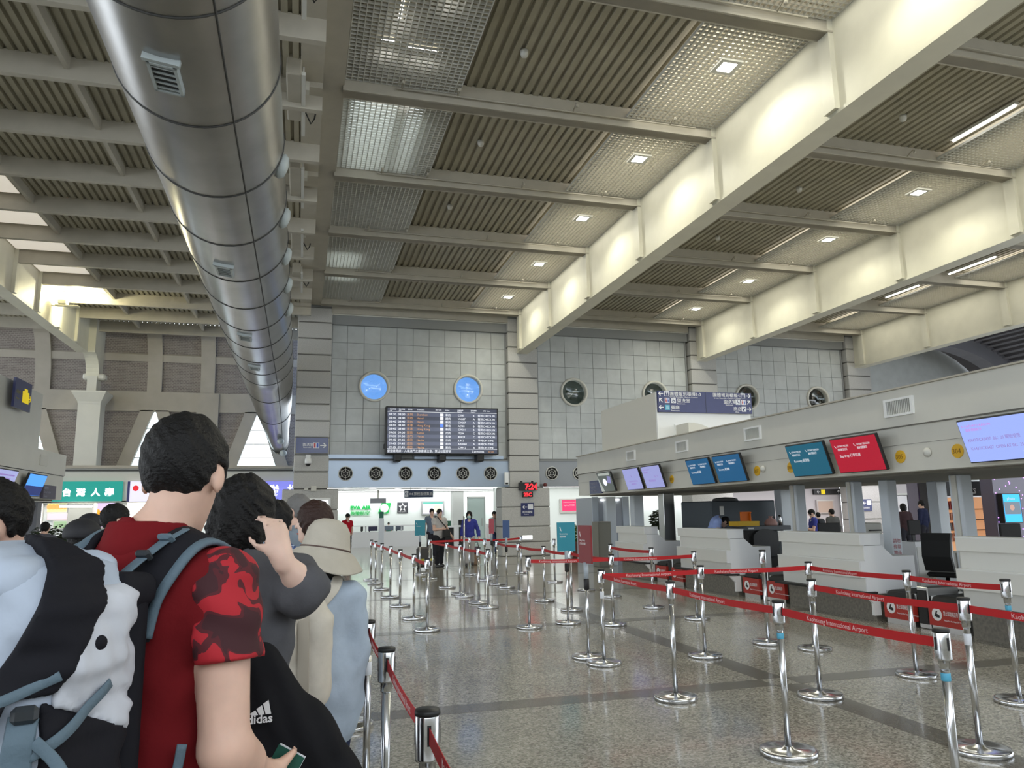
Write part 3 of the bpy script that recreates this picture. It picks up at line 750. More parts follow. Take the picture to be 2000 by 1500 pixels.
for py in (8.12, 11.5, 14.07, 16.6):
    b = MB()
    for (a0, a1, c0, c1) in ((-0.25, 0.25, 2.73, 2.76), (-0.25, 0.25, 2.94, 2.97), (-0.25, -0.21, 2.76, 2.94), (0.21, 0.25, 2.76, 2.94)): b.box(CXF - 0.025, CXF + 0.02, py + a0, py + a1, c0, c1)
    v = kp(b, 'vent_frame', m_white)
    b = MB()
    for k in range(14): b.box(CXF - 0.012, CXF + 0.02, py - 0.21 + 0.03 * k, py - 0.195 + 0.03 * k, 2.76, 2.94)
    kp(b, 'vent_slats', m_louvre, v); kp(MB().box(CXF + 0.002, CXF + 0.019, py - 0.21, py + 0.21, 2.76, 2.94), 'vent_back', m_band_g, v)
RX = Matrix.Identity(4)
def side_frame(x, y, z): return frame_m((x, y, z), (0, -1, 0), (0, 0, 1))     # faces -X: right is -Y
for y, num in ((8.21, '305'), (7.3, '304'), (11.49, '307'), (10.55, '306'), (14.64, '309'), (13.58, '308')):
    o = flat(disc(0, 0, 0.085, 28), side_frame(CXF + 0.03 - CXF, y - 4.0, 2.2 - 2.0), m_yellow, 'number_disc', can, 0.012)
    lettering(num, 0.085, mat('disc_ink', (0.25, 0.12, 0.01)), o, side_frame(0.03 - 0.014, y - 4.0 + 0.073, 2.2 - 2.0 - 0.03), depth=0.002)
def dome(y, i):
    t = thing('dome_camera', (CXF + 0.016, y, 2.22), f'small white dome camera on the canopy fascia, {["between the red screen and disc 304", "beside the blue screens", "near the far lavender screens"][i]}', 'camera', 'fascia dome cameras')
    MB().lathe([(0.05, 0.0), (0.047, 0.012), (0.04, 0.028), (0.022, 0.042), (0, 0.046)], 20, M=Matrix.Rotation(-math.pi / 2, 4, 'Y')).build('dome', m_louvre, t)
    MB().lathe([(0.06, -0.0), (0.06, 0.008), (0.0, 0.008)], 20, M=Matrix.Rotation(-math.pi / 2, 4, 'Y')).build('mount_ring', m_cream, t)
for i, y in enumerate((7.75, 11.3, 16.95)): dome(y, i)
# screens hung on the fascia, tilted down
def screen(y0, y1, m, label, draw, zt=2.52, zb=2.03, x_t=7.35, x_b=7.5, tx='lavender'):
    t = thing('wall_screen', (x_b, (y0 + y1) / 2, zb), label, 'screen', 'tilted screens on the canopy')
    w = y0 - y1; up = Vector((x_t - x_b, 0, zt - zb)); h = up.length
    M = frame_m((0, w / 2, 0), (0, -1, 0), up)
    b = MB().box(0, w, 0, h, -0.05, 0.0, bev=0.008); b.v = [M @ Vector(p) for p in b.v]; b.build('bezel', m_black, t)
    face = flat(rect(0.014, 0.014, w - 0.014, h - 0.014), M, m, 'display', t, 0.002)
    b = MB().box(w * 0.3, w * 0.7, h * 0.4, h * 0.6, -0.12, -0.05); b.v = [M @ Vector(p) for p in b.v]; b.build('bracket', m_black, t)
    draw(face, M, w, h)
    return t
def TX(s, size, x, y, M, par, m, xs=1.0, bold=0.0):
    lettering(s, size, m, par, M @ Matrix.Translation((x, y, 0.0032)), depth=0.001, xs=xs, bold=bold)
def wing(x, y, s, M, par, m): flat([(x, y + s), (x + s * 0.25, y + s * 0.9), (x + s * 0.9, y), (x + s * 0.35, y + s * 0.3)], M @ Matrix.Translation((0, 0, 0.003)), m, 'logo_wing', par, 0.001)
def draw_cx(sub):
    def f(face, M, w, h):
        wing(0.07, h - 0.14, 0.04, M, face, m_txt_e); TX('CATHAY PACIFIC', 0.038, 0.12, h - 0.13, M, face, m_txt_e, 0.8); TX('國泰航空公司', 0.04, 0.12, h - 0.18, M, face, m_txt_e, 0.8)
        wing(0.46, h - 0.14, 0.04, M, face, m_txt_e); TX('CATHAY DRAGON', 0.038, 0.51, h - 0.13, M, face, m_txt_e, 0.8); TX('國泰港龍航空', 0.04, 0.51, h - 0.18, M, face, m_txt_e, 0.8)
        TX(sub, 0.052, 0.12, h - 0.28, M, face, m_txt_e)
    return f
def draw_ka(face, M, w, h):
    wing(0.05, h - 0.09, 0.03, M, face, m_txt_p); TX('CATHAY DRAGON', 0.04, 0.09, h - 0.09, M, face, m_txt_p); TX('國泰港龍航空', 0.036, 0.09, h - 0.135, M, face, m_txt_p)
    TX('KA437/CX5437  06：25 開始受理', 0.05, 0.08, h - 0.26, M, face, m_txt_d, 0.92); TX('KA437/CX5437  OPEN AT 06：25', 0.05, 0.08, h - 0.36, M, face, m_txt_d, 0.92)
def draw_k1(face, M, w, h):
    wing(w * 0.46, h * 0.58, 0.06, M, face, m_txt_d); TX('CATHAY DRAGON', 0.055, w * 0.24, h * 0.36, M, face, m_txt_d); TX('國泰港龍航空', 0.045, w * 0.35, h * 0.24, M, face, m_txt_d)
def draw_k2(face, M, w, h):
    TX('CATHAY DRAGON', 0.04, 0.06, h - 0.1, M, face, m_txt_d); TX('國泰港龍航空', 0.035, 0.1, h - 0.16, M, face, m_txt_d)
    TX('06：25', 0.05, w * 0.62, h * 0.48, M, face, m_txt_d); TX('開始受理報到', 0.055, w * 0.25, h * 0.30, M, face, m_txt_d)
def draw_ph(face, M, w, h):
    mm = mat('screen_pale', (0.1, 0.1, 0.1), emit=(0.62, 0.68, 0.85), es=1.0); mg = mat('screen_grey', (0.1, 0.1, 0.1), emit=(0.22, 0.24, 0.22), es=1.0); mb = mat('screen_violet', (0.1, 0.1, 0.1), emit=(0.12, 0.12, 0.25), es=1.0)
    Q = M @ Matrix.Translation((0, 0, 0.0028))
    flat([(0.45 * w + 0.13 * w * math.cos(a), 0.5 * h + 0.18 * h * math.sin(a)) for a in np.linspace(0, 6.28, 20)[:-1]], Q, mm, 'picture_shape', face, 0.001)
    flat([(0.6 * w, 0.45 * h), (0.85 * w, 0.4 * h), (0.92 * w, 0.75 * h), (0.7 * w, 0.8 * h)], Q, mb, 'picture_shape', face, 0.001)
    flat([(0.02 * w, 0.04 * h), (0.25 * w, 0.04 * h), (0.06 * w, 0.7 * h), (0.02 * w, 0.8 * h)], Q, mg, 'picture_shape', face, 0.001)
    flat([(0.1 * w, 0.85 * h), (0.9 * w, 0.82 * h), (0.9 * w, 0.96 * h), (0.1 * w, 0.96 * h)], Q, mg, 'picture_shape', face, 0.001)
screen(7.02, 6.12, m_scr['lav2'], 'large pale blue screen with dark flight text, at the right edge', draw_ka)
screen(9.24, 8.32, m_scr['red'], 'red tilted screen on the canopy, nearest of the coloured ones', draw_cx('Bag drop 行李託運'))
screen(10.29, 9.39, m_scr['teal'], 'teal tilted screen directly beside the red screen', draw_cx('Economy 經濟艙'))
screen(12.52, 11.6, m_scr['blue'], 'blue tilted screen, right one of the far blue pair', draw_cx('Economy 經濟艙'))
screen(13.53, 12.66, m_scr['blue'], 'blue tilted screen, left one of the far blue pair', draw_cx('Economy 經濟艙'))
screen(15.6, 14.69, m_scr['lav'], 'lavender tilted screen, right one of the far lavender pair', draw_k2)
screen(16.63, 15.76, m_scr['lav'], 'lavender tilted screen with small centred logo, left of the pair', draw_k1)
screen(18.25, 17.35, m_scr['photo'], 'dark picture screen at the far end of the canopy', draw_ph)
t = thing('counter_sign', (CXF - 0.02, 18.9, 2.0), 'small dark blue text sign at the far end of the canopy', 'sign')
MB().box(0, 0.045, -0.42, 0.42, 0.02, 0.36).build('panel', m_navy, t)
M = side_frame(-0.002, 0.42, 0)
for s, zz in (('行李過磅請注意', 0.26), ('Baggage Claim', 0.17), ('Group Check-in', 0.07)): lettering(s, 0.075, mat('ink_grey', (0.35, 0.36, 0.45)), t, M @ Matrix.Translation((0.05, zz, 0)))
# posts under the canopy
for i, (px, X, w, lab) in enumerate(((1560, 8.75, 0.2, 'left of the dark scanner gap'), (1672, 8.75, 0.18, 'behind the middle counter'), (1738, 9.0, 0.19, 'with small red lettering'), (1882, 8.75, 0.2, 'behind the nearest counter'), (1834, 10.6, 0.22, 'farther back by the black chair'), (1190, 8.75, 0.3, 'at the far end of the island'), (1244, 8.9, 0.28, 'second at the far end'), (1302, 8.8, 0.3, 'steel grey, between far counters'), (1530, 10.5, 0.25, 'beside the scanner'))):
    p = at(px, 1000, x=X)
    t = thing('canopy_post', (p.x, p.y, 0), f'square pale blue-white canopy post, {lab}', 'post', 'posts under the canopy')
    MB().box(-w / 2, w / 2, -w / 2, w / 2, 0, 1.968, bev=0.012).build('shaft', m_post if i != 7 else m_steel, t)
    if i in (0, 1, 3): MB().box(-w / 2 - 0.02, -w / 2, -w * 0.2, w * 0.2, 0, 1.96).build('side_strip', m_cream, t)
    if i == 2: 
        for k, s in enumerate(('請勿', '停靠', '物品')): lettering(s, 0.07, mat('ink_red', (0.45, 0.12, 0.14)), t, frame_m((-0.08, -w / 2 - 0.003, 1.0 - 0.09 * k), (1, 0, 0), (0, 0, 1)))
# ------------------------------------------------------------------ counters
def make_counter(y0, y1, label):
    t = thing('checkin_counter', (CXF, y1, 0), label, 'counter', 'check-in counters')
    L = y0 - y1
    prof = [(0.02, 0.36), (0.02, 0.58), (-0.06, 0.58), (-0.06, 0.80), (0.03, 0.80), (0.03, 1.02), (-0.02, 1.02), (-0.02, 1.17), (0.31, 1.17), (0.31, 1.02), (0.5, 0.86), (0.86, 0.86), (0.86, 0.3), (0.2, 0.3)]
    MB().prism(prof, 'y', 0.02, L).build('counter_body', m_counter, t)
    MB().prism(prof, 'y', 0.0, 0.02).build('side_panel', m_counter_side, t)
    MB().box(-0.025, 0.315, -0.005, L + 0.005, 1.17, 1.185).build('counter_top', m_white, t)
    MB().box(-0.065, 0.02, 0, L, 0.80, 0.812).build('ledge', m_white, t)
    MB().box(0.03, 0.31, -0.003, 0.0, 1.015, 1.022).build('side_joint', m_joint, t)
    MB().box(0.12, 0.7, -0.02, L + 0.02, 0.0, 0.36).build('plinth', m_plinth, t)
    MB().box(-0.12, 0.15, -0.05, L + 0.05, 0.36, 0.39).build('bag_shelf', m_rubber, t)
    MB().prism([(0.05, 0.08), (0.16, 0.08), (0.16, 0.35), (-0.06, 0.35), (0.05, 0.24)], 'y', -0.07, -0.02).build('bracket', m_white, t)
    return t
make_counter(17.61, 16.0, 'white stepped check-in counter, third from the camera')
make_counter(14.42, 12.5, 'white stepped check-in counter in front of the dark scanner')
make_counter(10.95, 9.05, 'white stepped check-in counter under the teal screen')
make_counter(7.44, 5.5, 'white stepped check-in counter, nearest, at the right edge')
# baggage belts with red banners in the gaps
def bag_belt(y0, y1, label):
    t = thing('baggage_scale', (CXF, y1, 0), label, 'baggage belt', 'baggage belts between counters')
    L = y0 - y1
    MB().box(0.14, 0.2, 0, L, 0.07, 0.34).build('banner', m_banner, t)
    MB().box(0.16, 0.95, 0.02, L - 0.02, 0.0, 0.08).box(0.2, 0.95, 0.0, 0.04, 0.08, 0.42).box(0.2, 0.95, L - 0.04, L, 0.08, 0.42).build('frame', m_steel, t)
    b = MB(); P = [(0.17, 0.30), (0.15, 0.36), (0.18, 0.41), (0.25, 0.43), (0.95, 0.44), (0.95, 0.36), (0.25, 0.36)]
    b.prism(P, 'y', 0.05, L - 0.05).build('belt', m_rubber, t)
    MB().box(0.85, 0.92, 0.0, L, 0.44, 0.52, bev=0.02).build('roller_guard', m_steel, t)
    M = side_frame(0.138, L, 0)
    flat(disc(0.13, 0.21, 0.078, 24), M, m_letw, 'logo_disc', t, 0.001)
    flat([(0.09, 0.19), (0.12, 0.25), (0.145, 0.255), (0.13, 0.22), (0.175, 0.2), (0.17, 0.17), (0.12, 0.175)], M @ Matrix.Translation((0, 0, 0.0014)), m_black, 'logo_mark', t, 0.001)
    lettering('禁止踩踏輸送帶', 0.062, m_letw, t, M @ Matrix.Translation((0.23, 0.21, 0.0)), depth=0.001, xs=min(1, (L - 0.28) / 0.45))
    lettering('Please Do Not Step On The Conveyor', 0.026, m_letw, t, M @ Matrix.Translation((0.23, 0.14, 0.0)), depth=0.001, xs=0.9)
    return t
for k, (a, b) in enumerate(((9.0, 7.5), (12.45, 11.0), (15.95, 14.47))):
    mid = (a + b) / 2; nm = ['nearest counters', 'second and third counters', 'third and fourth counters', 'far counters'][k]
    bag_belt(a - 0.1, mid + 0.12, f'low baggage belt with red banner, left lane between the {nm}')
    bag_belt(mid - 0.12, b + 0.12, f'low baggage belt with red banner, right lane between the {nm}')
    t = thing('belt_divider', (CXF + 0.18, mid, 0), f'stainless steel divider post between baggage lanes at the {nm}', 'divider')
    MB().box(0, 0.5, -0.09, 0.09, 0, 0.52, bev=0.01).build('casing', m_steel, t); MB().box(-0.012, 0, -0.07, 0.07, 0.06, 0.48).build('dark_front', m_rubber, t)

# ------------------------------------------------------------------ white service block above the canopy with the directory sign
BY = 15.5
p0 = at(1281, 764, y=BY); p1 = at(1463, 772, y=BY)
blk = thing('service_block', (p0.x, BY, 3.1), 'beige block standing on the canopy roof behind the directory sign', 'block')
bw = p1.x - p0.x; bh = p0.z - 3.1
MB().box(0.0, bw, 0.05, 3.3, 0.015, bh - 0.02).build('block_body', m_offwhite, blk)
MB().box(0.0, bw, 0.0, 0.05, 0.015, bh - 0.02).build('front_panel', m_white, blk)
MB().box(-0.01, 0.07, -0.02, 0.04, 0.015, bh - 0.5).build('corner_strip', m_white, blk)
hood = MB()
P = [(0, 0.0)] + [(0.62 * math.cos(a), 0.62 * math.sin(a)) for a in np.linspace(0, math.pi / 2, 10)]
MB().prism([(0.45 + x * 1.1, z * 0.55 + 0.02) for x, z in P], 'y', -0.6, 0.0, smooth=False).build('curved_hood', m_offwhite, blk)
b = MB()
for (a0, a1, c0, c1) in ((0.42, 1.0, 0.355, 0.38), (0.42, 0.45, 0.02, 0.36)): b.box(a0, a1, -0.03, 0, c0, c1)
b.build('hatch_frame', m_white, blk)
SC = BY / 13.0; sh = 0.41; bw2 = bw / SC
sg = thing('directory_sign', (p0.x, BY - 0.085, p0.z - 0.41 * SC), 'wide navy hall directory sign with white arrows and pictograms', 'sign')
MB().box(0.0, bw, 0, 0.06, 0, sh * SC, bev=0.004).build('panel', m_navy, sg)
M = frame_m((0, -0.002, 0), (1, 0, 0), (0, 0, 1)) @ Matrix.Diagonal((SC, SC, 1, 1))
m_skyb = mat('pict_cyan', (0.10, 0.45, 0.62)); m_pic = mat('pict_white', (0.75, 0.76, 0.8)); m_pr = mat('pict_red', (0.5, 0.05, 0.06)); m_pb = mat('pict_blue', (0.06, 0.12, 0.5))
def pict(x, y, s, m, kind):
    o = flat(rect(x, y, x + s, y + s), M, m, 'pictogram', sg, 0.001); Q = M @ Matrix.Translation((0, 0, 0.0015))
    def man(cx, col):
        flat(disc(cx, y + s * 0.8, s * 0.09, 10), Q, col, 'figure', sg, 0.001); flat([(cx - s * 0.1, y + s * 0.1), (cx + s * 0.1, y + s * 0.1), (cx + s * 0.14, y + s * 0.66), (cx - s * 0.14, y + s * 0.66)], Q, col, 'figure', sg, 0.001)
    if kind == 'wc': man(x + s * 0.28, m_pr); man(x + s * 0.72, m_pb)
    if kind == 'counter':
        man(x + s * 0.3, m_navy); man(x + s * 0.7, m_navy); flat(rect(x + s * 0.1, y + s * 0.12, x + s * 0.9, y + s * 0.3), Q, m_navy, 'figure', sg, 0.0015)
    if kind == 'wheel':
        flat(disc(x + s * 0.45, y + s * 0.32, s * 0.24, 14), Q, m_navy, 'figure', sg, 0.001); flat(disc(x + s * 0.45, y + s * 0.32, s * 0.15, 14), M @ Matrix.Translation((0, 0, 0.0028)), m_pic, 'figure', sg, 0.0005)
        flat([(x + s * 0.36, y + s * 0.85), (x + s * 0.5, y + s * 0.85), (x + s * 0.48, y + s * 0.55), (x + s * 0.8, y + s * 0.5), (x + s * 0.86, y + s * 0.2), (x + s * 0.7, y + s * 0.4), (x + s * 0.38, y + s * 0.44)], M @ Matrix.Translation((0, 0, 0.0034)), m_navy, 'figure', sg, 0.0005)
    if kind == 'food':
        flat(rect(x + s * 0.3, y + s * 0.12, x + s * 0.38, y + s * 0.85), Q, m_pic, 'figure', sg, 0.001); flat(rect(x + s * 0.58, y + s * 0.12, x + s * 0.68, y + s * 0.85), Q, m_pic, 'figure', sg, 0.001)
    if kind == 'shop': flat(rect(x + s * 0.2, y + s * 0.2, x + s * 0.55, y + s * 0.6), Q, m_navy, 'figure', sg, 0.001); flat(disc(x + s * 0.68, y + s * 0.6, s * 0.14, 10), Q, m_navy, 'figure', sg, 0.001)
def AR(x, y, a): flat(arrow(x, y, 0.105, a), M, m_letw, 'arrow', sg, 0.001)
def WT(s, size, x, y, xs=1.0): lettering(s, size, m_letw, sg, M @ Matrix.Translation((x, y, 0)), depth=0.001, xs=xs)
k = bw2 / 1.83
r1, r2, r3 = 0.315, 0.185, 0.05
AR(0.06, r1 + 0.04, math.pi); pict(0.135, r1 - 0.01, 0.1, m_pic, 'counter'); WT('團體報到櫃檯1-3', 0.085, 0.25, r1 + 0.012, 0.98 * k); WT('Group Assembly Check-in Counter', 0.038, 0.25, r1 - 0.03, 0.98 * k)
AR(0.06, r2 + 0.04, math.radians(135)); pict(0.14, r2 - 0.01, 0.1, m_pic, 'wc'); pict(0.275, r2 - 0.01, 0.1, m_pic, 'wheel'); WT('盥洗室', 0.085, 0.40, r2 + 0.012, k); WT('Restroom', 0.038, 0.40, r2 - 0.03, k)
AR(0.06, r3 + 0.04, math.pi); pict(0.14, r3 - 0.01, 0.1, m_skyb, 'food'); WT('餐廳', 0.085, 0.26, r3 + 0.012, k); WT('Restaurant', 0.038, 0.26, r3 - 0.03, k)
e = bw2
AR(e - 0.07, r1 + 0.04, 0); pict(e - 0.24, r1 - 0.01, 0.1, m_pic, 'counter'); WT('團體報到櫃檯4-6', 0.085, e - 0.86, r1 + 0.012, 0.98 * k); WT('Group Assembly Check-in Counter', 0.038, e - 0.84, r1 - 0.03, 0.98 * k)
AR(e - 0.07, r2 + 0.04, math.radians(45)); pict(e - 0.235, r2 - 0.01, 0.1, m_pic, 'wc'); pict(e - 0.36, r2 - 0.01, 0.1, m_pic, 'wheel'); WT('盥洗室', 0.085, e - 0.63, r2 + 0.012, k); WT('Restroom', 0.038, e - 0.59, r2 - 0.03, k)
AR(e - 0.07, r3 + 0.04, 0); pict(e - 0.235, r3 - 0.01, 0.1, m_pic, 'shop'); WT('商店', 0.085, e - 0.42, r3 + 0.012, k); WT('Shop', 0.038, e - 0.38, r3 - 0.03, k)
MB().box(bw * 0.5 - 0.003, bw * 0.5 + 0.003, -0.003, 0, 0, sh * SC).build('panel_joint', m_black, sg)
# ------------------------------------------------------------------ belt barriers
m_belt = mat('belt_red', (0.52, 0.010, 0.014), rough=0.6)
m_beltl = mat('belt_letters', (0.8, 0.6, 0.6), rough=0.6)
m_tape = mat('tape_blue', (0.10, 0.42, 0.62), rough=0.5)
m_label = mat('paper_white', (0.75, 0.77, 0.82), rough=0.6)
PH = 0.955
def post_meshes():
    base = MB().lathe([(0.0, 0.0), (0.176, 0.0), (0.18, 0.005), (0.18, 0.028), (0.175, 0.034), (0.16, 0.036), (0.04, 0.039), (0.03, 0.05), (0.0, 0.05)], 40).mesh('base')
    pole = MB().lathe([(0.0205, 0.03), (0.0205, PH - 0.15)], 20).mesh('pole')
    head = MB().lathe([(0.024, PH - 0.19), (0.026, PH - 0.187), (0.026, PH - 0.15), (0.037, PH - 0.148), (0.0385, PH - 0.14), (0.0385, PH - 0.02), (0.036, PH - 0.015)], 24).mesh('head')
    cap = MB().lathe([(0.04, PH - 0.016), (0.04, PH - 0.006), (0.037, PH), (0.0, PH + 0.001)], 24).mesh('cap')
    for me, m in ((base, m_chrome), (pole, m_chrome), (head, m_chrome), (cap, m_black)): me.materials.append(m)
    slot = MB().box(-0.006, 0.006, -0.0395, 0.0395, PH - 0.1, PH - 0.04).box(-0.0395, 0.0395, -0.006, 0.006, PH - 0.1, PH - 0.04).mesh('belt_slot'); slot.materials.append(m_black)
    tape = MB().lathe([(0.0212, PH - 0.245), (0.0225, PH - 0.243), (0.0225, PH - 0.21), (0.0212, PH - 0.208)], 20).mesh('tape_ring'); tape.materials.append(m_tape)
    tag_ = MB().lathe([(0.0212, PH - 0.30), (0.023, PH - 0.298), (0.023, PH - 0.23), (0.0212, PH - 0.228)], 20).mesh('paper_wrap'); tag_.materials.append(m_label)
    return dict(base=base, pole=pole, head=head, cap=cap, belt_slot=slot, tape_ring=tape, paper_wrap=tag_)
PMESH = post_meshes()
def stanchion(x, y, label, tape=None, zs=1.0):
    t = thing('barrier_post', (x, y, 0), label, 'barrier post', 'chrome belt barrier posts')
    t.scale = (1, 1, zs); t.rotation_euler.z = random.uniform(-0.05, 0.05)
    for n in ('base', 'pole', 'head', 'cap', 'belt_slot'): link(n, PMESH[n], t)
    if tape == 'blue': link('tape_ring', PMESH['tape_ring'], t)
    if tape == 'white': link('paper_wrap', PMESH['paper_wrap'], t)
    return t
LINES = {
 'leftmost line beside the queue': (0.40, [1.3, 2.45, 3.6, 4.55, 6.04]),
 'second line from the left': (1.70, [10.46, 11.7, 13.35, 14.8, 16.4, 17.75, 18.9]),
 'middle line': (3.06, [3.15, 4.48, 6.0, 7.55, 10.2, 12.55, 13.25, 14.85, 16.2, 18.5]),
 'fourth line from the left': (4.22, [4.13, 5.68, 7.55, 10.02, 11.7, 13.1, 14.75, 16.45, 17.6, 19.3]),
 'rightmost line beside the counters': (5.55, [3.6, 5.0, 6.05, 7.5, 10.1, 11.5, 13.2, 14.5, 16.45]),
}
TAPES = {(3.06, 4.48): 'blue', (3.06, 3.15): 'blue', (4.22, 4.13): 'white', (0.40, 4.55): 'white', (5.55, 5.0): 'blue', (3.06, 7.55): 'white'}
for nm, (x, ys) in LINES.items():
    for i, y in enumerate(ys):
        if (x, y) == (0.40, 1.3): continue
        stanchion(x, y, f'chrome barrier post, {ORD[i]} from the camera in the {nm}', TAPES.get((x, y)))
stanchion(5.3, 8.0, 'taller chrome barrier post just behind the rightmost line', None, 1.12)
BTXT = {}
def belt(ax, ay, bx, by, label, sag=0.012, text=(0.35,), z=None):
    """red webbing between two posts, lettered on the side the hall sees"""
    a = Vector((ax, ay, 0)); b = Vector((bx, by, 0)); d = (b - a); L = d.length; d.normalize()
    z = z or PH - 0.07
    t = thing('barrier_belt', ((ax + bx) / 2, (ay + by) / 2, z - 0.025), label, 'barrier belt', 'red retractable barrier belts')
    o = Vector(t.location); s0, s1 = 0.041, L - 0.041; n = 14; h = 0.024
    def P(s): 
        u = (s - s0) / (s1 - s0); return a + d * s + Vector((0, 0, z - sag * 4 * u * (1 - u))) - o
    side = Vector((-d.y, d.x, 0)); vs = []; fs = []
    for i in range(n + 1):
        p = P(s0 + (s1 - s0) * i / n)
        for (q, w) in ((-1, -h), (-1, h), (1, h), (1, -h)): vs.append(p + side * (q * 0.0011) + Vector((0, 0, w)))
    for i in range(n):
        for k in range(4): fs.append((4 * i + k, 4 * i + (k + 1) % 4, 4 * i + 4 + (k + 1) % 4, 4 * i + 4 + k))
    fs += [(3, 2, 1, 0), tuple(4 * n + k for k in range(4))]
    MB().add(vs, fs).build('webbing', m_belt, t)
    # reading direction for somebody standing at the camera side
    mid = (a + b) / 2; view = Vector((mid.x, mid.y, 0)).normalized(); right = Vector((view.y, -view.x, 0))
    fwd = d.dot(right) > 0
    rd = d if fwd else -d; nrm = rd.cross(Vector((0, 0, 1)))
    if nrm.dot(view) > 0: nrm = -nrm
    for u in text:
        if 'k' not in BTXT: BTXT['k'] = text_mesh('Kaohsiung International Airport', 0.041, depth=0.0006)
        me = BTXT['k'].copy(); wtxt = max(v.co.x for v in me.vertices)
        s_start = (s0 + (s1 - s0) * u)
        for v in me.vertices:
            s = s_start + v.co.x
            ss = s if fwd else L - s
            p = P(ss) + nrm * (0.0016 + v.co.z) + Vector((0, 0, v.co.y - 0.014)); v.co = p
        me.materials.clear(); me.materials.append(m_beltl); link('lettering', me, t)
    return t
for (x, ys, nm) in ((0.40, [1.3, 2.45, 3.6, 4.55, 6.04], 'leftmost line'), (1.70, LINES['second line from the left'][1], 'second line from the left')):
    for i, (p, q) in enumerate(zip(ys[:-1], ys[1:])):
        belt(x, q, x, p, f'red barrier belt, {ORD[i]} span from the camera in the {nm}', 0.02 if x < 1 else 0.015, () if x > 1 else (0.2,))
mid = LINES['middle line'][1]; far = LINES['fourth line from the left'][1]; rt = LINES['rightmost line beside the counters'][1]
for i, (p, q) in enumerate(((3.15, 4.48), (4.48, 6.0), (6.0, 7.55))): belt(3.06, q, 3.06, p, f'red lettered barrier belt, {ORD[i]} span from the camera in the middle line', 0.012, (0.2,))
for i, (p, q) in enumerate(((12.55, 13.25), (13.25, 14.85), (14.85, 16.2), (16.2, 18.5))): belt(3.06, q, 3.06, p, f'red barrier belt far down the middle line, {ORD[i]} span', 0.015, ())
belt(4.22, 5.68, 4.22, 4.13, 'red lettered barrier belt, nearest span of the fourth line', 0.012, (0.18,)); belt(4.22, 4.13, 4.28, 2.6, 'red lettered barrier belt running out of frame at the right', 0.012, (0.2,))
for i, (p, q) in enumerate(((10.02, 11.7), (11.7, 13.1), (13.1, 14.75), (14.75, 16.45))): belt(4.22, q, 4.22, p, f'red barrier belt far down the fourth line, {ORD[i]} span', 0.02, ())
for i, (p, q) in enumerate(((5.0, 6.05), (6.05, 7.5))): belt(5.55, q, 5.55, p, f'red barrier belt beside the counters, {ORD[i]} span', 0.012, (0.15,))
belt(5.55, 13.2, 5.55, 11.5, 'red barrier belt beside the far counters', 0.015, ()); 
belt(3.06, 7.55, 4.22, 7.55, 'bright red lettered cross belt, left of the two nearest', 0.008, (0.22,)); belt(4.22, 7.55, 5.55, 7.5, 'bright red lettered cross belt, right of the two nearest', 0.008, (0.1, 0.72)[:1])
belt(3.06, 10.2, 4.22, 10.02, 'bright red lettered cross belt behind the teal sign stand', 0.008, (0.1,)); belt(4.22, 10.02, 5.55, 10.1, 'bright red lettered cross belt in front of the far counters', 0.008, (0.12,))
belt(3.06, 18.5, 4.22, 19.3, 'bright red cross belt in front of the man with the suitcase', 0.008, ()); belt(4.22, 19.3, 5.6, 19.3, 'red cross belt in front of the granite column', 0.03, ())
stanchion(5.6, 19.3, 'chrome barrier post in front of the lit label of the granite column')
# ------------------------------------------------------------------ sign boards on chrome stands
m_teal = mat('board_teal', (0.028, 0.27, 0.36), rough=0.4); m_redb = mat('board_red', (0.24, 0.022, 0.026), rough=0.4); m_blub = mat('board_blue', (0.05, 0.10, 0.25), rough=0.4); m_clearp = mat('pole_grey_plastic', (0.42, 0.47, 0.52), rough=0.4); m_pinkb = mat('board_pink_red', (0.45, 0.08, 0.11), rough=0.4)
def sign_stand(px_b, py_b, X, y, zb, zt, w, m, label, yaw=0.0, text=None, tall=None):
    t = thing('sign_stand', (X, y, 0), label, 'sign stand', rz=yaw)
    link('base', PMESH['base'], t)
    MB().lathe([(0.019, 0.03), (0.019, zb - 0.12)], 16).build('pole', m_chrome, t)
    MB().lathe([(0.026, zb - 0.28), (0.03, zb - 0.275), (0.03, zb - 0.17), (0.024, zb - 0.165)], 16).build('clamp', m_black, t)
    MB().lathe([(0.027, zb - 0.165), (0.027, zb + 0.01)], 16).build('sleeve', m_clearp, t)
    o = MB().box(-w / 2, w / 2, -0.012, 0.012, zb, zt, bev=0.004).build('board', m, t)
    M = frame_m((-w / 2, -0.0125, zb), (1, 0, 0), (0, 0, 1)); h = zt - zb
    if text:
        flat([(w * 0.13, h - 0.07), (w * 0.17, h - 0.065), (w * 0.24, h - 0.13), (w * 0.17, h - 0.11)], M, m_letw, 'logo_wing', o, 0.001)
        for k, s in enumerate(text): lettering(s, 0.032, m_letw, o, M @ Matrix.Translation((w * 0.13, h * 0.58 - 0.04 * k, 0)), depth=0.001)
    return t
p = at(1110, 1218, z=0); sign_stand(0, 0, p.x, p.y, at(1103, 1077, y=p.y).z, at(1103, 1020, y=p.y).z, 0.27, m_teal, 'teal sign board on a chrome stand among the barriers', 0, ('Economy', '經濟艙'))
p = at(1150, 1285, z=0); sign_stand(0, 0, p.x, p.y, at(1148, 1100, y=p.y).z, at(1148, 1026, y=p.y).z, 0.27, m_redb, 'dark red sign board on a chrome stand, turned partly away', -1.4, ('Bag drop', '行李託運'))
p = at(820, 1122, z=0); sign_stand(0, 0, p.x, p.y, at(820, 1046, y=p.y).z, at(820, 1016, y=p.y).z, 0.28, m_teal, 'small far teal sign board in front of the man with the suitcase', 0, ('Premium',))
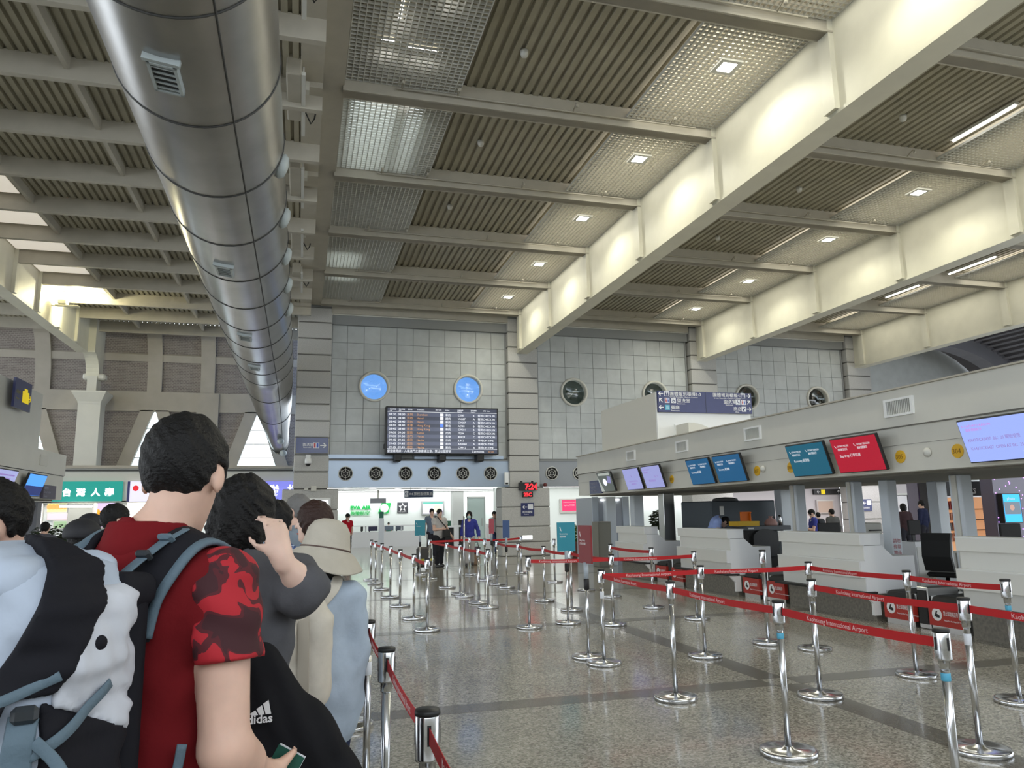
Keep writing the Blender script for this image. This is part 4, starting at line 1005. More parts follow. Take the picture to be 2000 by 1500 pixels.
p = at(990, 1148, z=0); sign_stand(0, 0, p.x, p.y, at(990, 1051, y=p.y).z, at(990, 1016, y=p.y).z, 0.15, m_blub, 'narrow blue sign board on a stand before the granite column', 0, None)
p = at(981, 1132, z=0); sign_stand(0, 0, p.x, p.y + 1.0, at(981, 1042, y=p.y + 1).z, at(981, 1013, y=p.y + 1).z, 0.13, m_pinkb, 'narrow pinkish red sign board partly behind the blue one', 0, None)
p = at(907, 1166, z=0)
t = thing('tall_sign_pole', (p.x, p.y, 0), 'tall bare chrome pole among the middle barriers', 'pole'); link('base', PMESH['base'], t); MB().lathe([(0.017, 0.03), (0.017, 1.5), (0.0, 1.505)], 14).build('pole', m_chrome, t)
# ------------------------------------------------------------------ flight board
m_fids = mat('board_display', (0.01, 0.012, 0.02), rough=0.15, emit=(0.012, 0.015, 0.03), es=1.0); m_fids2 = mat('board_display_row', (0.02, 0.025, 0.035), rough=0.15, emit=(0.035, 0.04, 0.07), es=1.0)
m_fw = mat('led_white', (0.1, 0.1, 0.1), emit=(0.85, 0.88, 0.95), es=0.75); m_fo = mat('led_orange', (0.1, 0.1, 0.1), emit=(0.75, 0.36, 0.12), es=0.55)
BYY = 26.2
a = at(757, 793, y=BYY); c = at(971, 887, y=BYY); bwid = c.x - a.x; bz0 = c.z + 0.02; bh_ = a.z - bz0 - 0.05
fb = thing('flight_board', (a.x, BYY, bz0), 'big black flight information board with rows of white and orange text', 'screen')
MB().box(-0.06, bwid + 0.06, 0, 0.3, -0.04, bh_ + 0.05, bev=0.02).build('housing', m_black, fb)
M = frame_m((0, -0.004, 0), (1, 0, 0), (0, 0, 1))
disp = flat(rect(0, 0, bwid, bh_), M, m_fids, 'display', fb, 0.003)
rows = [('08:30', '深圳', 'Shenzhen', '華航', 'CI585', 'B', '報到CHECK IN'), ('08:40', '河內', 'Hanoi', '越航', 'VN587', 'A', '報到CHECK IN'), ('08:40', '河內', 'Hanoi', '華航', 'CI9587', 'A', '報到CHECK IN'), ('08:40', '香港', 'Hong Kong', '華信', 'AE981', 'B', '報到CHECK IN'), ('08:40', '香港', 'Hong Kong', '華航', 'CI9501', 'B', '報到CHECK IN'), ('09:00', '關西', 'Kansai', '虎航', 'IT284', 'C', '報到CHECK IN'), ('09:00', '澳門', 'Macau', '長榮', 'BR829', 'C', '報到CHECK IN'), ('09:45', '成田', 'Narita', '日航', 'JL812', 'A', '準時ON TIME'), ('09:45', '成田', 'Narita', '美航', 'AA8460', 'A', '準時ON TIME'), ('09:45', '成田', 'Narita', '華航', 'CI9912', 'A', '準時ON TIME')]
rh = bh_ / 12.4
def FT(s, size, x, y, m, xs=1.0): lettering(s, size, m, disp, M @ Matrix.Translation((x * bwid, y, 0.0055)), depth=0.001, xs=xs, bold=0.0)
for i, rw in enumerate(rows):
    y = bh_ - rh * (2.1 + i)
    if i % 2 == 0: flat(rect(0, y - rh * 0.22, bwid, y + rh * 0.78), M @ Matrix.Translation((0, 0, 0.003)), m_fids2, 'row_band', disp, 0.001)
    for xx, s, mm, sz in ((0.012, rw[0], m_fw, 0.8), (0.092, rw[0], m_fw, 0.8), (0.172, rw[1], m_fo, 0.8), (0.26, rw[2], m_fo, 0.8), (0.52, rw[3], m_fw, 0.75), (0.635, rw[4], m_fw, 0.75), (0.775, rw[5], m_fw, 0.75), (0.82, rw[6], m_fw, 0.75)): FT(s, rh * sz, xx, y, mm, 1.12 if mm == m_fw and xx < 0.1 else 1.0)
    flat(rect(0.472 * bwid, y - rh * 0.1, 0.502 * bwid, y + rh * 0.7), M @ Matrix.Translation((0, 0, 0.0045)), m_fw if i != 3 else mat('led_blue', (0, 0, 0), emit=(0.1, 0.2, 0.7), es=1.0), 'airline_tile', disp, 0.001)
for xx, s, s2 in ((0.02, '表定時間', 'STD'), (0.10, '預計時間', 'ETD'), (0.18, '目的地', ''), (0.265, 'Destination', ''), (0.43, '航空公司', ''), (0.52, 'Airline', ''), (0.63, '班機號碼', 'Flight No'), (0.755, '報到櫃檯', 'Check in'), (0.87, '狀態  Status', '')):
    FT(s, rh * 0.42, xx, bh_ - rh * 0.6, m_fw)
    if s2: FT(s2, rh * 0.36, xx, bh_ - rh * 0.98, m_fw)
for yy in (bh_ - rh * 1.12, rh * 1.12): flat(rect(0.0, yy, bwid, yy + 0.012), M @ Matrix.Translation((0, 0, 0.004)), m_fw, 'rule_line', disp, 0.001)
FT('便宜請見諒・入境澳門之旅客請注意，禁止以塑膠袋', rh * 0.78, 0.0, rh * 0.25, m_fw, 0.98); FT('日2019/05/06', rh * 0.7, 0.76, rh * 0.25, m_fw, 0.92); FT('07:23', rh * 0.7, 0.915, rh * 0.25, m_fo)
for xx in (0.1, 0.5, 0.85): MB().box(xx * bwid - 0.12, xx * bwid + 0.12, 0.05, 0.6, -0.28, 0.0, bev=0.03).build('mount_bracket', m_black, fb)
MB().box(-0.06, 0.4, 0.3, 0.62, 0.2, 0.35).box(bwid - 0.4, bwid, 0.3, 0.62, 0.2, 0.35).build('wall_arm', m_black, fb)

# ------------------------------------------------------------------ things on the granite columns
def plate(name, px0, py0, px1, py1, Y, label, cat, m=m_navy, d=0.06):
    A = at(px0, py1, y=Y); B = at(px1, py0, y=Y)
    t = thing(name, (A.x, Y, A.z), label, cat); MB().box(0, B.x - A.x, 0, d, 0, B.z - A.z, bev=0.006).build('panel', m, t)
    return t, B.x - A.x, B.z - A.z
t, w, h = plate('restroom_sign', 578, 855, 641, 885, 26.6, 'navy restroom sign with white arrow on the left granite column', 'sign', mat('sign_gloss', (0.02, 0.035, 0.14), rough=0.12), 0.095)
M = frame_m((0, -0.003, 0), (1, 0, 0), (0, 0, 1))
flat(arrow(w * 0.85, h * 0.5, h * 0.4, 0), M, m_letw, 'arrow', t); flat(rect(w * 0.53, h * 0.32, w * 0.72, h * 0.68), M, m_pic, 'pictogram', t)
flat(rect(w * 0.555, h * 0.36, w * 0.61, h * 0.64), M @ Matrix.Translation((0, 0, 0.002)), m_pr, 'pictogram_figure', t); flat(rect(w * 0.64, h * 0.36, w * 0.695, h * 0.64), M @ Matrix.Translation((0, 0, 0.002)), m_pb, 'pictogram_figure', t)
lettering('盥洗室', h * 0.22, m_letw, t, M @ Matrix.Translation((w * 0.2, h * 0.47, 0))); lettering('Restroom', h * 0.12, m_letw, t, M @ Matrix.Translation((w * 0.22, h * 0.33, 0)))
p = at(602, 888, y=26.68); t = thing('dome_camera', (p.x, 26.68, p.z - 0.35), 'white dome camera under the restroom sign', 'camera')
MB().box(-0.08, 0.08, -0.02, 0.02, 0.2, 0.35).box(-0.05, 0.05, -0.25, -0.02, 0.22, 0.3).build('bracket', m_white, t)
MB().lathe([(0.0, 0.22), (0.1, 0.2), (0.11, 0.1), (0.11, 0.03)], 20, (0, -0.18, 0)).build('shroud', m_white, t); MB().lathe([(0.0, -0.06), (0.05, -0.045), (0.085, 0.0), (0.1, 0.03)], 20, (0, -0.18, 0)).build('lens_dome', m_black, t)
A = at(600, 959, y=26.6); t = thing('junction_box', (A.x, 26.6, A.z), 'small pale junction boxes and conduit on the left column base', 'junction box')
MB().box(0.12, 0.3, -0.05, 0.015, 0, 0.17).box(-0.1, 0.03, -0.04, 0.015, 0.03, 0.11).tube([(0.3, -0.02, 0.1), (0.85, -0.02, 0.1)], 0.012, 6).build('boxes', m_offwhite, t)
# lit frame on the column base at the left
t, w, h = plate('notice_frame', 565, 972, 646, 1010, 26.6, 'white lit notice frame on the left column base', 'notice', m_white, 0.015)
for (x0, x1, mm) in ((0.06, 0.5, mat('notice_paper', (0.30, 0.28, 0.33), rough=0.6)), (0.56, 0.94, mat('notice_lit', (0.8, 0.8, 0.85), emit=(0.8, 0.8, 0.9), es=0.9))): flat(rect(w * x0, h * 0.05, w * x1, h * 0.86), frame_m((0, -0.003, 0), (1, 0, 0), (0, 0, 1)), mm, 'sheet', t)
# red digital clock
t, w, h = plate('digital_clock', 1014, 942, 1049, 958, 26.5, 'black digital clock reading 7:24 in red on the granite column', 'clock', m_black, 0.1)
m_led = mat('led_red', (0.1, 0, 0), emit=(1.0, 0.02, 0.03), es=1.6)
M = frame_m((0, -0.004, 0), (1, 0, 0), (0, 0, 1)); lettering('7:24', h * 0.98, m_led, t, M @ Matrix.Translation((w * 0.32, h * 0.13, 0)), bold=0.008, xs=0.95)
MB().box(w * 0.1, w * 0.2, 0.02, 0.09, h, h + 0.05).box(w * 0.7, w * 0.8, 0.02, 0.09, h, h + 0.05).build('hanger', m_black, t)
t, w, h = plate('temperature_display', 1021, 960, 1041, 971, 26.5, 'small red temperature display under the clock', 'display', m_black, 0.1)
lettering('25C', h * 0.9, m_led, t, frame_m((w * 0.1, -0.004, h * 0.16), (1, 0, 0), (0, 0, 1)), bold=0.006)
t, w, h = plate('counter_direction_sign', 1018, 982, 1043, 1008, 26.58, 'square navy direction sign with left arrow under the clock', 'sign', m_navy, 0.03)
M = frame_m((0, -0.003, 0), (1, 0, 0), (0, 0, 1)); flat(arrow(w * 0.28, h * 0.68, h * 0.38, math.pi), M, m_letw, 'arrow', t); flat(rect(w * 0.52, h * 0.5, w * 0.92, h * 0.9), M, m_pic, 'pictogram', t)
lettering('報到櫃檯', h * 0.2, m_letw, t, M @ Matrix.Translation((w * 0.1, h * 0.23, 0))); lettering('Check-in', h * 0.11, m_letw, t, M @ Matrix.Translation((w * 0.2, h * 0.08, 0)))
p = at(990, 936, y=26.6); t = thing('wall_intercom', (p.x, 26.62, p.z - 0.2), 'small white box on the side of the clock column', 'box'); MB().box(-0.08, 0.08, 0.0, 0.06, 0, 0.45, bev=0.01).build('case', m_white, t); MB().box(-0.05, 0.05, -0.01, 0.0, 0.02, 0.08).build('speaker_slot', m_black, t)
p = at(1064, 947, y=26.7); t = thing('alarm_bell', (p.x, 26.68, p.z), 'small dark red alarm bell beside the clock', 'alarm'); MB().lathe([(0.07, 0), (0.07, 0.04), (0.03, 0.07), (0, 0.07)], 16, M=Matrix.Rotation(math.pi / 2, 4, 'X')).build('bell', mat('bell_red', (0.12, 0.02, 0.02)), t); MB().box(-0.2, 0.0, 0.0, 0.02, -0.015, 0.015).build('bracket', m_black, t)
p = at(1031, 1050, y=26.55); t = thing('lit_label', (p.x, 26.58, p.z - 0.06), 'small glowing white label low on the clock column', 'label'); MB().box(-0.18, 0.18, 0, 0.03, 0, 0.13).build('lightbox', mat('label_lit', (1, 1, 1), emit=(1, 1, 1), es=2.0), t)
MB().box(-0.19, 0.19, 0.005, 0.035, -0.01, 0.14).build('frame', m_white, t)

# ------------------------------------------------------------------ bright check-in room beyond the wide opening
m_lit = mat('room_white', (0.86, 0.90, 0.88), rough=0.5); m_cnt = mat('counter_bright', (0.86, 0.85, 0.88), rough=0.4)
RY = 40.0
rm = thing('wall_inner_room', (0, RY, 0), 'white back wall of the bright airline room', kind='structure')
MB().box(0.3, 26, 0, 0.2, 0, 3.0).build('wall_face', m_lit, rm)
MB().box(0.1, 0.3, -12.5, 0.2, 0, 3.0).build('side_wall', m_lit, rm)
rc_ = thing('ceiling_inner', (0, 27.3, 2.7), 'low white ceiling of the airline room', kind='structure')
MB().box(0.3, 26, 0, 13, 0, 0.2).build('ceiling_board', mat('inner_ceiling', (0.55, 0.56, 0.55), rough=0.7), rc_)
m_rl = mat('room_light', (1, 1, 1), emit=(0.95, 1.0, 0.98), es=1.6)
for k in range(5): MB().box(0.5, 25, 1.6 + 2.1 * k, 1.75 + 2.1 * k, -0.02, 0.0).build('light_line', m_rl, rc_)
for k in range(9):
    for j in range(2): MB().lathe([(0, 0), (0.14, 0), (0.14, 0.02), (0, 0.02)], 14, (0.8 + 1.1 * k, 2.3 + 3.6 * j, -0.03)).build('round_lamp', m_rl, rc_)
al = lamp_data('room_panel', 'AREA', 85, (0.95, 1.0, 0.98), shape='RECTANGLE', size=12, size_y=9)
for X in (4.2, 15.0):
    l = bpy.data.objects.new('room_panel', al); COL.objects.link(l); l.location = (X, 34, 2.62)
al2 = lamp_data('cove_strip', 'AREA', 80, (0.97, 1.0, 1.0), shape='RECTANGLE', size=14, size_y=0.3)
for X in (4.0, 17.0):
    l = bpy.data.objects.new('cove_strip', al2); COL.objects.link(l); l.location = (X, 39.2, 2.6); l.rotation_euler = (math.radians(55), 0, 0)
# airline name and emblem on the wall
m_grn2 = mat('sign_green', (0.005, 0.30, 0.06), emit=(0.0, 0.45, 0.08), es=0.35)
A = at(684, 995, y=RY - 0.03); B = at(733, 987, y=RY - 0.03)
t = thing('airline_sign', (A.x, RY - 0.05, A.z - 0.45), 'green airline name on the white wall of the far room', 'sign')
M = frame_m((0, 0.0, 0.45), (1, 0, 0), (0, 0, 1)); hh = B.z - A.z
lettering('EVA AIR', hh * 1.35, m_grn2, t, M, depth=0.03, bold=0.012, xs=1.12); lettering('長榮航空', hh * 1.3, m_grn2, t, M @ Matrix.Translation((0, -hh * 1.5, 0)), depth=0.03)
A2 = at(738, 1003, y=RY - 0.03); B2 = at(764, 982, y=RY - 0.03)
M2 = frame_m((A2.x - A.x, 0, A2.z - A.z + 0.45), (1, 0, 0), (0, 0, 1)); ww = B2.x - A2.x; h2 = B2.z - A2.z
flat([(0, 0), (ww * 0.78, 0), (ww, h2), (ww * 0.28, h2)], M2, m_grn2, 'emblem', t, 0.03); flat(disc(ww * 0.48, h2 * 0.5, h2 * 0.40, 24), M2 @ Matrix.Translation((0, 0, 0.031)), m_white, 'emblem_globe', t, 0.01)
t, w, h = plate('alliance_sign', 776, 981, 797, 1002, RY - 0.06, 'dark square sign with white five-pointed star emblem', 'sign', mat('sign_charcoal', (0.05, 0.05, 0.06)), 0.05)
M = frame_m((w / 2, -0.004, h * 0.54), (1, 0, 0), (0, 0, 1))
for k in range(5):
    aa = math.pi / 2 + k * 2 * math.pi / 5; ca, sa = math.cos(aa), math.sin(aa); R0, R1 = w * 0.17, w * 0.42
    tip = (R1 * ca, R1 * sa); b1 = (R0 * 1.05 * math.cos(aa + 0.75), R0 * 1.05 * math.sin(aa + 0.75)); b2 = (R0 * 1.05 * math.cos(aa - 0.75), R0 * 1.05 * math.sin(aa - 0.75)); kx = (R0 * 1.05 * ca, R0 * 1.05 * sa)
    flat([tip, b1, kx, b2], M, m_letw, 'emblem_point', t)
lettering('STAR ALLIANCE', h * 0.1, m_letw, t, frame_m((w * 0.12, -0.004, h * 0.07), (1, 0, 0), (0, 0, 1)), depth=0.002)
t, w, h = plate('wall_display', 823, 978, 868, 1006, RY - 0.12, 'wall display with pale picture and green top bar in the far room', 'screen', mat('display_frame', (0.35, 0.36, 0.36)), 0.1)
M = frame_m((0, -0.003, 0), (1, 0, 0), (0, 0, 1))
flat(rect(w * 0.07, h * 0.1, w * 0.93, h * 0.9), M, mat('display_pale', (0.1, 0.1, 0.1), emit=(0.66, 0.60, 0.82), es=1.0), 'display', t); flat(rect(w * 0.07, h * 0.78, w * 0.93, h * 0.9), M @ Matrix.Translation((0, 0, 0.002)), mat('display_green', (0, 0, 0), emit=(0.1, 0.45, 0.35), es=1.0), 'title_bar', t)
flat(disc(w * 0.68, h * 0.45, w * 0.17, 16), M @ Matrix.Translation((0, 0, 0.002)), mat('display_yellow', (0, 0, 0), emit=(0.85, 0.75, 0.5), es=1.0), 'picture_shape', t)
t, w, h = plate('hanging_sign', 790, 957, 846, 972, 31.0, 'navy hanging sign with left arrow inside the far room', 'sign', mat('sign_slate', (0.045, 0.07, 0.13)), 0.1)
M = frame_m((0, -0.004, 0), (1, 0, 0), (0, 0, 1)); flat(rect(w * 0.01, h * 0.1, w * 0.13, h * 0.9), M, m_pic, 'pictogram', t); flat(arrow(w * 0.07, h * 0.5, h * 0.5, math.pi), M @ Matrix.Translation((0, 0, 0.002)), m_navy, 'arrow', t)
lettering('A4 旅程服務集合處', h * 0.48, m_letw, t, M @ Matrix.Translation((w * 0.16, h * 0.32, 0)), xs=0.9)
MB().box(w * 0.2, w * 0.22, 0.04, 0.06, h, h + 0.25).box(w * 0.78, w * 0.8, 0.04, 0.06, h, h + 0.25).build('hanger', m_louvre, t)
t, w, h = plate('grey_panel', 723, 973, 754, 983, 37.0, 'plain grey hanging panel in front of the airline name', 'panel', mat('panel_grey', (0.30, 0.30, 0.34)), 0.06); MB().box(w * 0.45, w * 0.55, 0.02, 0.05, h, h + 0.4).build('hanger', m_louvre, t)
# long white service counter
A = at(670, 1070, z=0); CYR = 37.6
ct = thing('service_counter', (0.5, CYR, 0), 'long white airline service counter in the far room', 'counter')
cw = at(820, 1040, y=CYR).x - 0.5
MB().box(0, cw, 0, 0.8, 0, 0.74).build('counter_body', m_cnt, ct); MB().box(-0.02, cw + 0.02, -0.05, 0.5, 1.0, 1.04).build('top_shelf', m_cnt, ct); MB().box(0.02, cw, 0.03, 0.7, 0.0, 0.06).build('kick_plate', m_steel, ct)
for k in range(7): MB().box(k * cw / 6.0 - 0.03, k * cw / 6.0 + 0.03, 0.1, 0.4, 0.74, 1.0).build('support', m_cnt, ct)
for i, (px0, px1, mm) in enumerate(((704, 709, m_black), (719, 737, mat('mon_dark', (0.03, 0.03, 0.07))), (748, 768, mat('mon_grey', (0.16, 0.2, 0.26))), (772, 787, mat('mon_slate', (0.1, 0.12, 0.16))))):
    A = at(px0, 1036, y=CYR + 1.0); B = at(px1, 1028, y=CYR + 1.0)
    tt = thing('desk_monitor', (A.x, CYR + 0.86, 0.0), f'dark monitor in the slot of the far service counter, {["leftmost", "second", "third", "rightmost"][i]}', 'monitor', 'monitors in the far counter')
    MB().box(0, B.x - A.x, 0, 0.05, 0.77, 1.0).build('screen_panel', mm, tt); MB().box(0.02, 0.08, 0.0, 0.06, 0.0, 0.77).build('stand', m_black, tt)
# kiosk pillar, glass door, side desks
p = at(744, 1076, z=0); t = thing('info_kiosk', (p.x, p.y, 0), 'slim white kiosk pillar with green display top', 'kiosk')
zt = at(744, 1012, y=p.y).z; MB().box(-0.11, 0.11, -0.08, 0.08, 0.06, zt, bev=0.01).build('body', mat('kiosk_white', (0.72, 0.74, 0.8)), t); MB().box(-0.09, 0.09, -0.05, 0.05, zt, zt + 0.28).build('display', mat('kiosk_green', (0.03, 0.14, 0.1)), t); MB().box(-0.2, 0.2, -0.2, 0.2, 0, 0.06).build('foot', m_white, t)
t = thing('wall_pillar', (at(893, 1000, y=38).x, 38.0, 0), 'white square pillar inside the far room', 'pillar'); MB().box(-0.28, 0.28, -0.3, 0.3, 0.0, 2.69, bev=0.02).build('shaft', m_white, t); MB().box(-0.3, 0.3, -0.32, 0.32, 0, 0.12).build('skirting', m_louvre, t)
dx0 = at(914, 1000, y=39.2).x; dx1 = at(946, 1000, y=39.2).x
d_ = thing('door_1', (dx0, 39.2, 0), kind='structure'); d_['label'] = 'pale green glass door in the far room'
MB().box(0, dx1 - dx0, 0, 0.02, 0.02, 2.35).build('door_pane', mat('door_glass', (0.55, 0.66, 0.64), rough=0.15), d_); MB().box(-0.05, 0, -0.02, 0.05, 0, 2.4).box(dx1 - dx0, dx1 - dx0 + 0.05, -0.02, 0.05, 0, 2.4).box(-0.05, dx1 - dx0 + 0.05, -0.02, 0.05, 2.35, 2.42).build('door_frame', m_steel, d_); MB().box(dx1 - dx0 - 0.15, dx1 - dx0 - 0.11, -0.05, -0.02, 0.9, 1.3).build('door_handle', m_steel, d_)
for i, (px, Y, w, h) in enumerate(((876, 36.5, 0.55, 0.95), (904, 34.6, 0.6, 1.0), (965, 35.0, 0.5, 1.05))):
    p = at(px, 1050, y=Y); t = thing('lectern_desk', (p.x, Y, 0), f'white service desk with dark side in the far room, {["left", "middle", "right"][i]}', 'desk', 'far room desks')
    MB().box(-w / 2, w / 2, 0, 0.6, h - 0.06, h).box(-w / 2, -w / 2 + 0.12, 0.02, 0.58, 0, h - 0.06).build('frame', m_cnt, t); MB().box(-w / 2 + 0.12, w / 2, 0.1, 0.5, 0, h - 0.06).build('dark_panel', m_black, t)
    MB().box(-0.16, 0.16, 0.2, 0.24, h + 0.02, h + 0.26).box(-0.04, 0.04, 0.2, 0.3, h, h + 0.04).build('monitor', mat('mon_green', (0.03, 0.12, 0.07)) if i == 0 else m_black, t)
# second opening: red screen and planters
t, w, h = plate('red_display', 1094, 974, 1136, 1002, 33.5, 'small bright red display on the white wall right of the clock column', 'screen', mat('display_frame2', (0.6, 0.55, 0.52)), 0.08)
flat(rect(w * 0.1, h * 0.14, w * 0.93, h * 0.92), frame_m((0, -0.003, 0), (1, 0, 0), (0, 0, 1)), mat('display_red', (0.1, 0, 0), emit=(0.78, 0.03, 0.12), es=1.0), 'display', t)
lettering('CATHAY PACIFIC  CATHAY DRAGON', h * 0.09, m_txt_e, t, frame_m((w * 0.15, -0.007, h * 0.72), (1, 0, 0), (0, 0, 1)), depth=0.001, xs=0.62); lettering('Bag drop 行李託運', h * 0.13, m_txt_e, t, frame_m((w * 0.17, -0.007, h * 0.5), (1, 0, 0), (0, 0, 1)), depth=0.001, xs=0.8)
wl = thing('wall_second_room', (8.9, 33.6, 0), 'white wall of the room behind the second opening', kind='structure'); MB().box(0, 6.4, 0, 0.1, 0, 2.69).build('wall_face', m_lit, wl); MB().box(-0.4, 0.0, -6.1, 0.1, 0, 2.69).build('side_wall', m_lit, wl)
l = bpy.data.objects.new('second_room_panel', lamp_data('second_room_panel', 'AREA', 42, (0.97, 1, 1), shape='RECTANGLE', size=5, size_y=4)); COL.objects.link(l); l.location = (12, 31, 2.6)
def leaf_bush(t, name, m, cx, cy, cz, rx, ry, rz, n, s, seed):
    rnd = random.Random(seed); b = MB()
    for _ in range(n):
        while True:
            u = [rnd.uniform(-1, 1) for _ in range(3)]
            if 0.25 < sum(q * q for q in u) < 1: break
        c = Vector((cx + u[0] * rx, cy + u[1] * ry, cz + u[2] * rz)); ss = s * rnd.uniform(0.6, 1.3)
        R_ = Matrix.Rotation(rnd.uniform(0, 6.28), 3, 'Z') @ Matrix.Rotation(rnd.uniform(-1.0, 1.0), 3, 'X')
        pts = [(-0.5, 0, 0), (0, -0.22, 0.05), (0.5, 0, 0), (0, 0.22, 0.05)]
        b.add([c + R_ @ (Vector(q) * ss) for q in pts], [(0, 1, 2, 3)])
    o = b.build(name, m, t); o['kind'] = 'stuff'; return o
m_leaf = mat('leaf_green', (0.10, 0.20, 0.035), rough=0.6, noise=0.5, nscale=5); m_leafd = mat('leaf_dark', (0.02, 0.035, 0.012), rough=0.7, noise=0.4, nscale=6)
for i, (px, py, Y, rx, m, lab) in enumerate(((1120, 1040, 23.6, 0.42, m_leaf, 'bright green potted shrub behind the teal sign board'), (1150, 1030, 25.4, 0.45, m_leafd, 'dark green potted shrub beside the bright one'), (1287, 1012, 22.0, 0.3, m_leafd, 'small dark potted plant under the far canopy'))):
    p = at(px, py, y=Y); t = thing('potted_shrub', (p.x, Y, 0), lab, 'plant')
    MB().lathe([(0.22, 0), (0.3, 0.55), (0.32, 0.6), (0.27, 0.6), (0.25, 0.5), (0, 0.5)], 20).build('pot', mat('pot_terracotta', (0.2, 0.08, 0.06)), t)
    MB().tube([(0, 0, 0.45), (0.02, 0, 0.8), (0, 0, p.z)], 0.03, 8).build('stem', m_seam, t)
    leaf_bush(t, 'foliage', m, 0, 0, p.z - 0.05, rx, rx * 0.8, 0.32, 700, 0.13, i)
# grey partition cabin at the far end of the island
p = at(1158, 1000, y=20.9); q = at(1228, 1000, y=20.9)
t = thing('partition_cabin', (p.x, 20.9, 0), 'grey-blue glazed partition cabin at the far end of the island', 'partition')
m_cab = mat('cabin_grey', (0.34, 0.37, 0.42), rough=0.35)
MB().box(0, q.x - p.x, 0, 1.4, 0, 1.95).build('cabin_body', m_cab, t); MB().box(-0.02, 0.16, -0.03, 0.02, 0, 1.97).box(q.x - p.x - 0.2, q.x - p.x, -0.03, 0.02, 0, 1.97).build('corner_trim', mat('cabin_trim', (0.5, 0.56, 0.64)), t)
MB().box(0.25, q.x - p.x - 0.3, -0.035, -0.02, 1.86, 1.89).build('lamp_strip', m_tubel, t)
p = at(1182, 1043, y=18.4); t = thing('olive_cabinet', (at(1181, 1043, y=20.3).x, 20.3, 0), 'grey-olive cabinet beside the farthest counter', 'cabinet'); MB().box(-0.2, 0.2, 0, 0.45, 0, 1.26, bev=0.01).build('body', mat('olive_grey', (0.22, 0.21, 0.175)), t); MB().box(-0.17, 0.17, -0.01, 0, 0.05, 1.2).build('door', mat('olive_grey2', (0.24, 0.23, 0.19)), t)
# x-ray scanner with trays, behind the counters
m_slate = mat('scanner_slate', (0.045, 0.06, 0.075), rough=0.5)
SY = 15.4; A = at(1393, 1070, y=SY); B = at(1513, 977, y=SY)
t = thing('xray_scanner', (A.x, SY, 0), 'tall dark slate baggage scanner hood under the canopy', 'scanner')
MB().box(0, B.x - A.x, 0, 1.4, 0.2, B.z, bev=0.02).build('hood', m_slate, t); MB().box(0.1, B.x - A.x - 0.1, 0.1, 1.3, 0, 0.2).build('feet', m_black, t)
MB().box(0.22, 0.32, -0.01, 0, 1.42, 1.62).build('side_label', m_louvre, t); MB().lathe([(0.3, 0), (0.28, 0.05), (0.18, 0.08), (0, 0.09)], 14, (0.62, 0.4, B.z)).build('folded_cover', mat('cover_grey', (0.16, 0.16, 0.16)), t)
TY = 14.2; A = at(1462, 1062, y=TY); B = at(1545, 1026, y=TY)
t = thing('scan_table', (A.x, TY, 0), 'dark roller table with black tunnel flap in front of the scanner', 'table'); wT = B.x - A.x
MB().box(0, wT, 0, 0.6, B.z - 0.09, B.z, bev=0.01).build('table_top', mat('table_slate', (0.10, 0.11, 0.12)), t); MB().box(0.05, wT * 0.7, 0.05, 0.55, 0.0, B.z - 0.09).build('cabinet', m_rubber, t)
MB().prism([(0.12, 0.55)] + [(0.42 - 0.3 * math.cos(a), 0.95 + 0.3 * math.sin(a) * 0.6) for a in np.linspace(0, math.pi, 10)] + [(0.72, 0.55)], 'y', -0.02, 0.05).build('tunnel_mouth', m_black, t); MB().box(0.02, 0.15, -0.005, 0, B.z - 0.06, B.z - 0.03).build('label', m_louvre, t)
zT = B.z
for (px0, px1, hh_, dep, m, lab, nm) in ((1441, 1483, 0.10, 0.35, mat('tray_yellow', (0.62, 0.38, 0.01)), 'yellow plastic tray on the scan table', 'yellow'), (1467, 1486, 0.3, 0.08, mat('tray_orange', (0.72, 0.17, 0.005)), 'orange plastic tray standing on its edge', 'orange')):
    a0 = at(px0, 1020, y=TY + 0.05).x; a1 = at(px1, 1020, y=TY + 0.05).x
    t = thing('security_tray', ((a0 + a1) / 2, TY + 0.05 + (0.35 if nm == 'orange' else 0), zT + 0.002), lab, 'tray'); w = a1 - a0
    if nm == 'yellow': MB().box(-w / 2, w / 2, 0, dep, 0, 0.02).box(-w / 2, w / 2, 0, 0.015, 0.02, hh_).box(-w / 2, w / 2, dep - 0.015, dep, 0.02, hh_).box(-w / 2, -w / 2 + 0.015, 0.015, dep - 0.015, 0.02, hh_).box(w / 2 - 0.015, w / 2, 0.015, dep - 0.015, 0.02, hh_).build('tray_body', m, t)
    else: MB().box(-w / 2, w / 2, 0.04, 0.06, 0, hh_).box(-w / 2, w / 2, 0, 0.04, hh_ - 0.015, hh_).box(-w / 2, -w / 2 + 0.015, 0, 0.04, 0, hh_).box(w / 2 - 0.015, w / 2, 0, 0.04, 0, hh_).build('tray_body', m, t)
    MB().box(-w / 2 - 0.012, w / 2 + 0.012, -0.004, 0.01, hh_ - 0.02, hh_ - 0.006).build('rim', m, t)
p = at(1508, 1018, y=TY + 0.2); t = thing('soft_bag', (p.x, TY + 0.25, zT), 'crumpled pale pink bag lying on the scan table', 'bag'); MB().lathe([(0.0, 0), (0.13, 0.0), (0.14, 0.06), (0.09, 0.13), (0.03, 0.17), (0.05, 0.2)], 9, smooth=True).build('body', mat('pink_bag', (0.42, 0.24, 0.21), rough=0.7), t); MB().tube([(0.03, 0, 0.16), (0.1, 0.02, 0.19), (0.12, 0.0, 0.1)], 0.012, 6).build('handle', m_seam, t)
